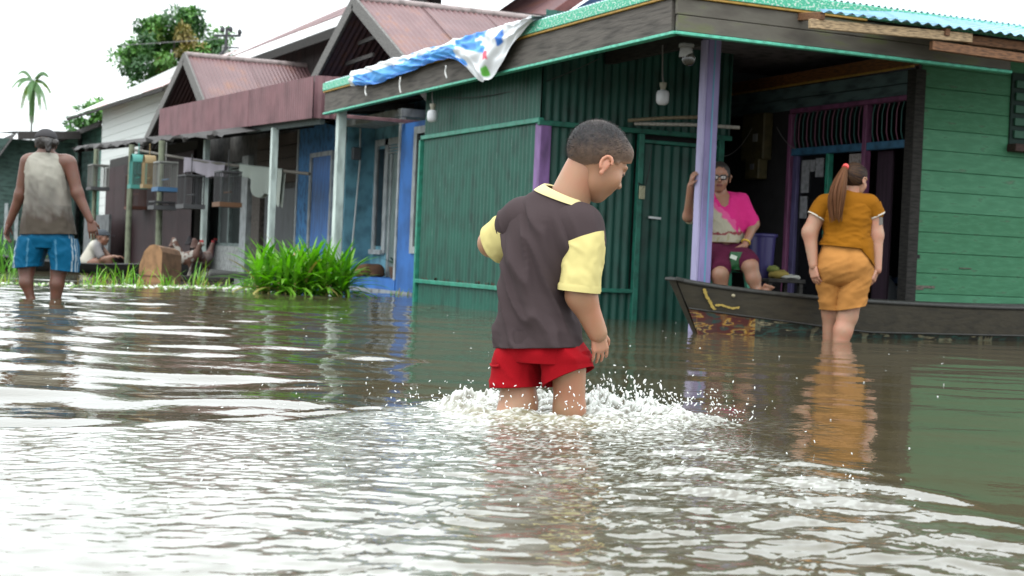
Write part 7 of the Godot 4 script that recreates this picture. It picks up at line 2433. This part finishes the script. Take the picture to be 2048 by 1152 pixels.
	for j in 9:
		var row := PackedVector3Array()
		for i in 25:
			var a := TAU * i / 24.0
			var v := j / 8.0
			var fat := 0.020 * sin(PI * v) + 0.002
			var w := 0.052 + 0.006 * sin(v * 9.0)
			var p := Vector3(cos(a) * w + 0.03 * v, -0.075 + 0.13 * v, sin(a) * fat)
			p += Vector3(0, 0, 1) * 0.012 * fold_n.get_noise_3d(p.x * 45.0, p.y * 45.0, p.z * 20.0)
			row.append(p)
		prow.append(row)
	prow.reverse()
	pb.surf(prow)
	obj("foil", pb, mat("green foil", lin(0.02, 0.30, 0.07), 0.25, tex.fine, Vector3(9, 9, 9), tex.fine, 0.25, {"own": true}), pk)
	var pl := Mb.new()
	pl.box(Vector3(-0.005, 0.015, 0.022), Vector3(0.05, 0.03, 0.004), Basis(Vector3(0, 0, 1), -0.3))
	obj("printed_panel", pl, mat("pale print", lin(0.45, 0.50, 0.42), 0.3), pk)
	# clutter in the doorway
	var rb := thing("red_bucket", "red plastic bucket in the dark doorway left of the woman in ochre", "bucket", Vector3(7.95, 0.16, -10.6))
	var r1 := Mb.new()
	r1.lathe(Vector3.ZERO, [Vector2(0.001, 0.0), Vector2(0.10, 0.0), Vector2(0.13, 0.24), Vector2(0.14, 0.25), Vector2(0.12, 0.25), Vector2(0.09, 0.03)], 18)
	obj("pail", r1, mat("red plastic", lin(0.14, 0.01, 0.012), 0.4), rb)
	var cr := thing("blue_crate", "blue plastic crate on the floor of the dark doorway", "crate", Vector3(8.1, 0.16, -9.75))
	for k in 4:
		for q in [[Vector3(0, 0.04 + 0.075 * k, 0.15), Vector3(0.4, 0.05, 0.015)], [Vector3(-0.2, 0.04 + 0.075 * k, 0), Vector3(0.015, 0.05, 0.3)]]:
			var m := Mb.new()
			m.box(q[0], q[1])
			obj("slat", m, mat("blue plastic", lin(0.012, 0.03, 0.07), 0.5), cr)
	var wp := thing("water_jug", "pale water jug beside the crate in the dark doorway", "jug", Vector3(7.85, 0.16, -9.86))
	var wj := Mb.new()
	wj.lathe(Vector3.ZERO, [Vector2(0.001, 0.0), Vector2(0.09, 0.0), Vector2(0.10, 0.05), Vector2(0.10, 0.18), Vector2(0.05, 0.25), Vector2(0.03, 0.27), Vector2(0.03, 0.30), Vector2(0.001, 0.30)], 18)
	obj("body", wj, mat("dull plastic", lin(0.10, 0.11, 0.12), 0.4), wp)
	var yb := thing("yellow_tin", "yellow tin at the right foot of the dark doorway", "tin", Vector3(7.85, 0.16, -9.55))
	var ym := Mb.new()
	ym.lathe(Vector3.ZERO, [Vector2(0.001, 0.0), Vector2(0.07, 0.0), Vector2(0.07, 0.13), Vector2(0.073, 0.135), Vector2(0.001, 0.135)], 18)
	obj("can", ym, mat("dull yellow", lin(0.10, 0.07, 0.012), 0.5), yb)
	# brown dog asleep on the blue step
	var dg := thing("dog", "brown dog curled up asleep on the blue porch step", "dog", Vector3(6.12, 0.16, -17.75), YAW)
	var ds := Sdf.new()
	ds.ell(Vector3(0.0, 0.075, 0), Vector3(0.17, 0.085, 0.10), 0.03)
	ds.ell(Vector3(0.11, 0.075, 0.03), Vector3(0.09, 0.085, 0.09), 0.04)
	ds.cap(Vector3(-0.13, 0.07, 0.03), Vector3(-0.14, 0.035, 0.11), 0.055, 0.045, 0.03)
	ds.cap(Vector3(-0.14, 0.035, 0.11), Vector3(-0.06, 0.025, 0.135), 0.04, 0.022, 0.02)
	ds.ell(Vector3(-0.165, 0.075, 0.10), Vector3(0.018, 0.03, 0.022), 0.01)
	ds.ell(Vector3(-0.105, 0.08, 0.09), Vector3(0.018, 0.03, 0.022), 0.01)
	ds.cap(Vector3(0.16, 0.04, 0.06), Vector3(0.04, 0.02, 0.125), 0.04, 0.02, 0.02)
	ds.cap(Vector3(0.19, 0.03, 0.02), Vector3(0.08, 0.018, 0.145), 0.02, 0.012, 0.01)
	var dm2 := Mb.new()
	ds.mesh_into(dm2, 0.009, func(p: Vector3) -> Color:
		var n := fold_n.get_noise_3d(p.x * 12.0, p.y * 12.0, p.z * 12.0)
		return Color(0.085, 0.040, 0.020) * (1.0 + 0.3 * n) if p.x > -0.02 + 0.03 * n else Color(0.16, 0.085, 0.04) * (1.0 + 0.2 * n))
	obj("body", dm2, mat("dog fur", Color.WHITE, 0.9, null, Vector3.ONE, tex.fine, 0.2, {"vc": true, "own": true}), dg)
	# potted plant by the door
	var pp := thing("potted_plant", "small broad leaved plant in a brown pot by the grey green door", "potted plant", Vector3(6.22, 0.16, -17.05))
	var pt := Mb.new()
	pt.lathe(Vector3.ZERO, [Vector2(0.001, 0.0), Vector2(0.06, 0.0), Vector2(0.085, 0.13), Vector2(0.09, 0.14), Vector2(0.07, 0.14), Vector2(0.06, 0.10)], 16)
	obj("pot", pt, mat("clay pot", lin(0.16, 0.085, 0.05), 0.8, tex.stain, Vector3(4, 4, 4)), pp)
	for k in 6:
		var m := Mb.new()
		blade(m, Vector3(0, 0.12, 0), k * 1.05 + 0.3, 0.24, 0.3 + 0.12 * k, 0.020, 0.9)
		obj("leaf", m, mat("dark leaf", lin(0.025, 0.09, 0.04), 0.5), pp)
	# tan board box standing in the water
	var bx := thing("tan_box", "tan weathered cabinet with a rounded top, standing half sunk left of the white post", "box", Vector3(3.52, 0, -17.9), YAW)
	var tan := mat("tan board", lin(0.36, 0.20, 0.10), 0.9, tex.stain, Vector3(1.5, 0.8, 1.5))
	var tan2 := mat("brown board side", lin(0.17, 0.095, 0.055), 0.9, tex.stain, Vector3(1.5, 0.8, 1.5))
	var fr := [[-0.20, -0.3], [0.09, -0.3], [0.09, 0.36], [0.06, 0.42], [0.0, 0.445], [-0.06, 0.43], [-0.12, 0.36], [-0.17, 0.2]]
	var f1 := Mb.new()
	var fpts := []
	for q in fr:
		fpts.append(Vector3(q[0], q[1], 0.10))
	f1.poly(fpts, Vector3(0, 0, -0.3))
	obj("front_board", f1, tan, bx)
	var f2 := Mb.new()
	for k in fr.size():
		var a: Array = fr[k]
		var b: Array = fr[(k + 1) % fr.size()]
		f2.poly([Vector3(a[0], a[1], 0.10), Vector3(b[0], b[1], 0.10), Vector3(b[0] + 0.16, b[1] - 0.04, -0.22), Vector3(a[0] + 0.16, a[1] - 0.04, -0.22)], Vector3(0.05, 0.1, -0.06))
	obj("side_board", f2, tan2, bx)
	var f3 := Mb.new()
	f3.box(Vector3(-0.04, 0.075, 0.104), Vector3(0.27, 0.012, 0.012))
	obj("batten", f3, tan2, bx)
	# rooster and hens at the canopy wall
	make_fowl("rooster", "black rooster seen from behind, standing on the cement platform by the white wall", Vector3(5.35, 0.045, -23.4), 1.25, [Color(0.012, 0.011, 0.012), Color(0.02, 0.012, 0.012)], 100.0)
	make_fowl("hen", "brown hen with white patches behind the tan box", Vector3(4.15, 0.06, -19.0), 1.1, [Color(0.07, 0.028, 0.018), Color(0.22, 0.2, 0.18)], 60.0)
	make_fowl("hen", "dark brown hen just left of the white canopy post", Vector3(4.40, 0.06, -19.2), 1.1, [Color(0.06, 0.024, 0.016), Color(0.12, 0.09, 0.075)], 130.0)
	var pln := thing("floating_plank", "half sunk plank on which the hens stand behind the tan box", "plank", Vector3(4.28, 0, -19.1), YAW)
	var pm := Mb.new()
	pm.box(Vector3(0, 0.03, 0), Vector3(0.9, 0.06, 0.3), Basis.IDENTITY, 0.01)
	pm.box(Vector3(-0.3, -0.25, 0), Vector3(0.06, 0.5, 0.2))
	pm.box(Vector3(0.3, -0.25, 0), Vector3(0.06, 0.5, 0.2))
	obj("board", pm, mats["dark old wood"], pln)
	# bird cages
	var tealw := mat("teal cage wood", lin(0.05, 0.22, 0.19), 0.7)
	var wire := mat("cage wire", lin(0.17, 0.17, 0.155), 0.5)
	var dkw := mat("dark cage", lin(0.05, 0.05, 0.052), 0.7)
	var blu := mat("blue tray", lin(0.03, 0.10, 0.20), 0.6)
	cage(Vector3(4.40, 1.53, -24.1), Vector3(0.26, 0.46, 0.30), "teal wooden bird cage with a round top, left of the second mossy post", tealw, tealw, true)
	cage(Vector3(4.42, 1.44, -22.05), Vector3(0.3, 0.46, 0.5), "pale wire bird cage on a blue tray, right of the second mossy post", wire, blu, false, wire)
	cage(Vector3(4.42, 1.50, -23.3), Vector3(0.2, 0.42, 0.24), "tan arched bird cage squeezed behind the second mossy post", mat("tan cage", lin(0.24, 0.17, 0.08), 0.7), mats["tan cage"], true)
	cage(Vector3(4.55, 1.20, -20.9), Vector3(0.3, 0.5, 0.55), "dark wire bird cage below the lilac towel", dkw, dkw, false)
	cage(Vector3(4.75, 1.22, -19.6), Vector3(0.3, 0.5, 0.45), "dark wire bird cage with an orange base, below the pale shirt", dkw, mat("orange tray", lin(0.11, 0.05, 0.02), 0.7), false, dkw)
	cage(Vector3(4.45, 1.62, -28.3), Vector3(0.34, 0.5, 0.6), "weathered wire bird cage on a dark tray, just right of the wading man", wire, dkw, false, wire)
	cage(Vector3(5.45, 1.45, -30.0), Vector3(0.3, 0.75, 0.9), "large red brown slatted cage against the maroon sheet wall", mat("red brown slat", lin(0.12, 0.045, 0.03), 0.8), mats["red brown slat"], false)
	cage(Vector3(4.42, 1.02, -22.2), Vector3(0.34, 0.10, 0.5), "flat dark basket cage hanging below the blue tray", dkw, dkw, false)
	# drying pole with washing
	var dp := Mb.new()
	dp.tube([Vector3(4.40, 1.93, -24.4), Vector3(4.9, 1.66, -21.6), Vector3(5.5, 1.42, -18.4)], 0.022, 8)
	tag(obj("drying_pole", dp, mat("grey pole", lin(0.17, 0.155, 0.13), 0.8, tex.grain, Vector3(3, 3, 3))), "grey drying pole sloping behind the white canopy posts, hung with washing", "pole")
	for q in [["towel", "lilac grey towel hanging on the drying pole left of the white post", Vector3(4.77, 1.735, -22.35), Vector3(5.04, 1.61, -20.9), 0.27, Color(0.33, 0.30, 0.34)], ["shirt", "pale green white shirt hanging on the drying pole right of the white post", Vector3(5.12, 1.58, -20.4), Vector3(5.36, 1.48, -19.1), 0.36, Color(0.34, 0.38, 0.34)]]:
		var rows := []
		for j in 12:
			var row := PackedVector3Array()
			for i in 33:
				var u := i / 32.0
				var v := j / 11.0
				var p: Vector3 = (q[2] as Vector3).lerp(q[3], u)
				var drop: float = q[4] * (1.0 - 0.30 * absf(sin(u * 5.0 + (1.3 if q[0] == "shirt" else 0.2))) * v)
				if q[0] == "shirt":
					drop *= 0.65 + 0.75 * smooth(0.25, 0.5, u)
				p += Vector3(-0.025 - 0.03 * sin(u * 21.0) * v, 0.02 - drop * v, 0.02 * sin(u * 13.0))
				row.append(p)
			rows.append(row)
		var back := []
		for r in rows:
			var rr := PackedVector3Array()
			for p in r:
				rr.append(p + Vector3(0.05, -0.01, 0.0))
			back.append(rr)
		rows.reverse()
		var m := Mb.new()
		m.surf(rows + back)
		tag(obj(q[0], m, mat("washing %s" % q[0], lin(q[5].r, q[5].g, q[5].b), 0.95, tex.cloth, Vector3(6, 6, 6))), q[1], "laundry" if q[0] == "towel" else "shirt")
	# drops thrown up by the boy's step
	make_drops()

func make_fowl(called: String, label: String, at: Vector3, k: float, col: Array, turn: float) -> void:
	var t := thing(called, label, called, at, turn)
	var s := Sdf.new()
	s.ell(Vector3(0, 0.21, 0) * k, Vector3(0.075, 0.08, 0.12) * k, 0.03, Basis(Vector3(1, 0, 0), -0.35))
	s.cap(Vector3(0, 0.25, 0.08) * k, Vector3(0, 0.36, 0.12) * k, 0.045 * k, 0.026 * k, 0.04 * k)
	s.ell(Vector3(0, 0.375, 0.13) * k, Vector3(0.026, 0.03, 0.034) * k, 0.015 * k)
	s.cap(Vector3(0, 0.37, 0.15) * k, Vector3(0, 0.362, 0.19) * k, 0.012 * k, 0.003 * k, 0.01 * k)
	for sx in [-1.0, 1.0]:
		s.cap(Vector3(0.035 * sx, 0.17, 0.01) * k, Vector3(0.035 * sx, 0.09, 0.03) * k, 0.034 * k, 0.014 * k, 0.02 * k)
		s.cap(Vector3(0.035 * sx, 0.09, 0.03) * k, Vector3(0.035 * sx, 0.01, 0.0) * k, 0.010 * k, 0.009 * k, 0.01 * k)
		s.cap(Vector3(0.035 * sx, 0.01, 0.0) * k, Vector3(0.035 * sx, 0.006, 0.05) * k, 0.009 * k, 0.006 * k, 0.01 * k)
	for q in 4:
		s.cap(Vector3(0, 0.23, -0.10) * k, Vector3(0.012 * (q - 1.5), 0.36 + 0.02 * q, -0.17 - 0.01 * q) * k, 0.035 * k, 0.018 * k, 0.03 * k)
		s.cap(Vector3(0.012 * (q - 1.5), 0.36 + 0.02 * q, -0.17 - 0.01 * q) * k, Vector3(0.016 * (q - 1.5), 0.33, -0.225 - 0.01 * q) * k, 0.018 * k, 0.007 * k, 0.02 * k)
	var mb := Mb.new()
	s.mesh_into(mb, 0.009, func(p: Vector3) -> Color:
		var n := fold_n.get_noise_3d(p.x * 9.0 + at.x, p.y * 9.0, p.z * 9.0)
		return col[1] if n > 0.22 else col[0])
	obj("body", mb, mat("feathers", Color.WHITE, 0.7, null, Vector3.ONE, null, 0, {"vc": true}), t)
	var cb := Mb.new()
	cb.beam(Vector3(0, 0.41, 0.115) * k, Vector3(0, 0.405, 0.16) * k, 0.008 * k, 0.03 * k)
	obj("comb", cb, mat("red comb", lin(0.30, 0.015, 0.015), 0.6), t)

func make_banner() -> void:
	# printed tarpaulin sagging over the street eave of the green house
	var t := thing("tarpaulin_banner", "crumpled blue and white printed tarpaulin thrown over the green street eave", "tarpaulin", Vector3(4.87, 2.2, -12.6))
	var rows := []
	var cols := []
	var nu := 170
	var nv := 44
	for i in nu:
		var u := i / (nu - 1.0)
		var z := lerpf(-14.85, -10.42, u)
		var row := PackedVector3Array()
		var cr := PackedColorArray()
		# how far it hangs below the trim: slim roll on the left, a big bunched fold near the right end
		var dropd := 0.145 + 0.05 * sin(u * 7.0) * (1.0 - u)
		dropd += 0.22 * exp(-pow((u - 0.79) / 0.085, 2.0)) + 0.06 * smooth(0.55, 0.7, u)
		dropd *= 1.0 - 0.80 * smooth(0.86, 1.0, u)
		for j in nv:
			var v := j / (nv - 1.0)
			var p: Vector3
			if v < 0.35:
				var w := v / 0.35
				p = Vector3(lerpf(5.05, 4.862, w), 2.315 + 0.02 * (1.0 - w), z)
			else:
				var w := (v - 0.35) / 0.65
				p = Vector3(4.862 - 0.02 * sin(PI * w), 2.315 - dropd * w, z)
			var n1 := fold_n.get_noise_3d(z * 1.9 + v * 1.8, v * 1.4, 3.0)
			var n2 := 1.0 - 2.0 * absf(fold_n.get_noise_3d(z * 1.5 - v * 2.0, v * 1.0, 9.0))
			var bunch := exp(-pow((u - 0.76) / 0.14, 2.0))
			p.x -= (0.012 + 0.055 * bunch) * (0.5 + n1) + 0.022 * maxf(0.0, n2) + 0.012
			p.y += 0.018 * n1 + 0.015 * n2 * (0.3 + bunch)
			p.z += 0.03 * n1 * v + 0.10 * bunch * (v - 0.35)
			row.append(p)
			# print: white cloth, blue bands and patches, a pink and a green mark
			var a := z * 1.0 + 0.6 * v
			var m1 := fold_n.get_noise_2d(a * 1.25 + 20.0, v * 3.2)
			var c := Color(0.66, 0.68, 0.70)
			if u > 0.035 and (v > 0.58 + 0.06 * m1 and u < 0.66 or m1 > 0.02 and u > 0.40 and u < 0.80):
				c = Color(0.05, 0.30, 0.72)
				if m1 > 0.30 or v > 0.9:
					c = Color(0.02, 0.17, 0.55)
			if u < 0.64 and u > 0.3 and v > 0.45 and v < 0.62 and m1 < 0.12:
				c = Color(0.25, 0.55, 0.80) if fold_n.get_noise_2d(a * 6.0, v * 8.0) > 0.1 else c
			if u > 0.80 and u < 0.826 and v > 0.62 + (u - 0.80) * 3.0 and v < 0.78 + 0.1 * m1:
				c = Color(0.70, 0.05, 0.10)
			if u > 0.785 and u < 0.815 and v > 0.86 + 0.1 * m1 and v < 0.95:
				c = Color(0.12, 0.45, 0.06)
			if u > 0.86 and u < 0.885 and v > 0.44 and v < 0.72:
				c = Color(0.02, 0.14, 0.50)
			cr.append(c)
		rows.append(row)
		cols.append(cr)
	var mb := Mb.new()
	mb.surf(rows, false, cols)
	for k in mb.v.size():
		mb.v[k] -= t.position
	obj("sheet", mb, mat("printed tarpaulin", Color.WHITE, 0.5, null, Vector3.ONE, tex.fine, 0.05, {"vc": true}), t)
	for q in [[-14.35, 2.125, 0.10], [-13.35, 2.12, 0.15], [-12.2, 2.115, 0.11]]:
		var r := Mb.new()
		var o := Vector3(4.835, q[1], q[0]) - t.position
		r.tube([o, o + Vector3(-0.01, -0.02, 0.03), o + Vector3(-0.004, -q[2] * 0.4, 0.0), o + Vector3(-0.012, -q[2] * 0.75, 0.035), o + Vector3(-0.006, -q[2], 0.05)], 0.008, 6)
		obj("tie_cord", r, mat("white cord", lin(0.6, 0.6, 0.58), 0.8), t)

func make_drops() -> void:
	var dm := mat("water drop", lin(0.74, 0.76, 0.75), 0.12, null, Vector3.ONE, null, 0, {"spec": 0.8})
	var root := Vector3(1.943, 0, -4.005)
	var yb := Basis(Vector3.UP, deg_to_rad(YAW))
	var ball := Mb.new()
	ball.ball(Vector3.ZERO, Vector3(1, 1, 1), 9, 6)
	var bm := ball.mesh()
	var big := thing("water_splash", "burst of white drops flying up right of the wading boy's legs", "splash", root, YAW)
	for k in 70:
		var o := MeshInstance3D.new()
		o.name = "drop"
		o.mesh = bm
		o.material_override = dm
		var u := absf(rng.randfn()) * 0.55
		var x := 0.205 + rng.randfn() * 0.075
		var y := 0.060 + u * 0.095 * maxf(0.3, 1.0 - absf(x - 0.25) * 3.0)
		var z := rng.randfn() * 0.08 - 0.05
		var r := 0.0018 + 0.0050 * pow(rng.randf(), 2.5)
		if y > 0.15:
			r *= 0.75
		o.transform = Transform3D(Basis(Vector3(0, 0, 1), rng.randf_range(-0.5, 0.5)).scaled_local(Vector3(r * 0.8, r * rng.randf_range(1.1, 2.4), r * 0.8)), Vector3(x, y, z))
		big.add_child(o, true)
	var mm := MultiMesh.new()
	mm.transform_format = MultiMesh.TRANSFORM_3D
	mm.mesh = bm
	mm.instance_count = 900
	for k in 900:
		var p: Vector3
		var r := rng.randf_range(0.0008, 0.0022)
		if k < 420:
			p = Vector3(0.20 + rng.randfn() * 0.16, 0.035 + absf(rng.randfn()) * 0.04, -0.05 + rng.randfn() * 0.14)
		elif k < 560:
			p = Vector3(-0.20 + rng.randfn() * 0.14, 0.03 + absf(rng.randfn()) * 0.03, 0.0 + rng.randfn() * 0.14)
		elif k < 700:
			var a := rng.randf_range(-0.6, 1.9)
			p = Vector3(0.05 + cos(a) * rng.randf_range(0.35, 0.6), 0.03 + absf(rng.randfn()) * 0.03, -sin(a) * rng.randf_range(0.3, 0.6))
		else:
			p = Vector3(rng.randf_range(-0.95, 0.75), 0.014 + absf(rng.randfn()) * 0.01, rng.randf_range(-0.6, 1.8))
			r *= 0.9
		mm.set_instance_transform(k, Transform3D(Basis(Vector3(0, 0, 1), rng.randfn()).scaled_local(Vector3(r, r * rng.randf_range(1.2, 3.2), r)), p))
	var o2 := MultiMeshInstance3D.new()
	o2.name = "spray"
	o2.multimesh = mm
	o2.material_override = dm
	o2.set_meta("kind", "stuff")
	big.add_child(o2)
	# bubbles and flecks drifting on the water
	var fm := MultiMesh.new()
	fm.transform_format = MultiMesh.TRANSFORM_3D
	fm.mesh = bm
	fm.instance_count = 150
	for k in 150:
		var z := rng.randf_range(2.4, 12.5)
		var x := rng.randf_range(-0.36, 0.30) * z
		if k % 3 == 0:
			x = rng.randf_range(-0.36, 0.0) * z
		var r := rng.randf_range(0.0012, 0.0036) * (0.5 + z * 0.07)
		fm.set_instance_transform(k, Transform3D(Basis.IDENTITY.scaled(Vector3(r * 1.3, r * 0.5, r * 1.1)), yb * Vector3(x, 0.001, -z)))
	var o3 := MultiMeshInstance3D.new()
	o3.name = "foam_bubbles"
	o3.multimesh = fm
	o3.material_override = dm
	o3.set_meta("kind", "stuff")
	tag(o3, "scattered white bubbles drifting on the brown flood water", "foam")
	add_child(o3)
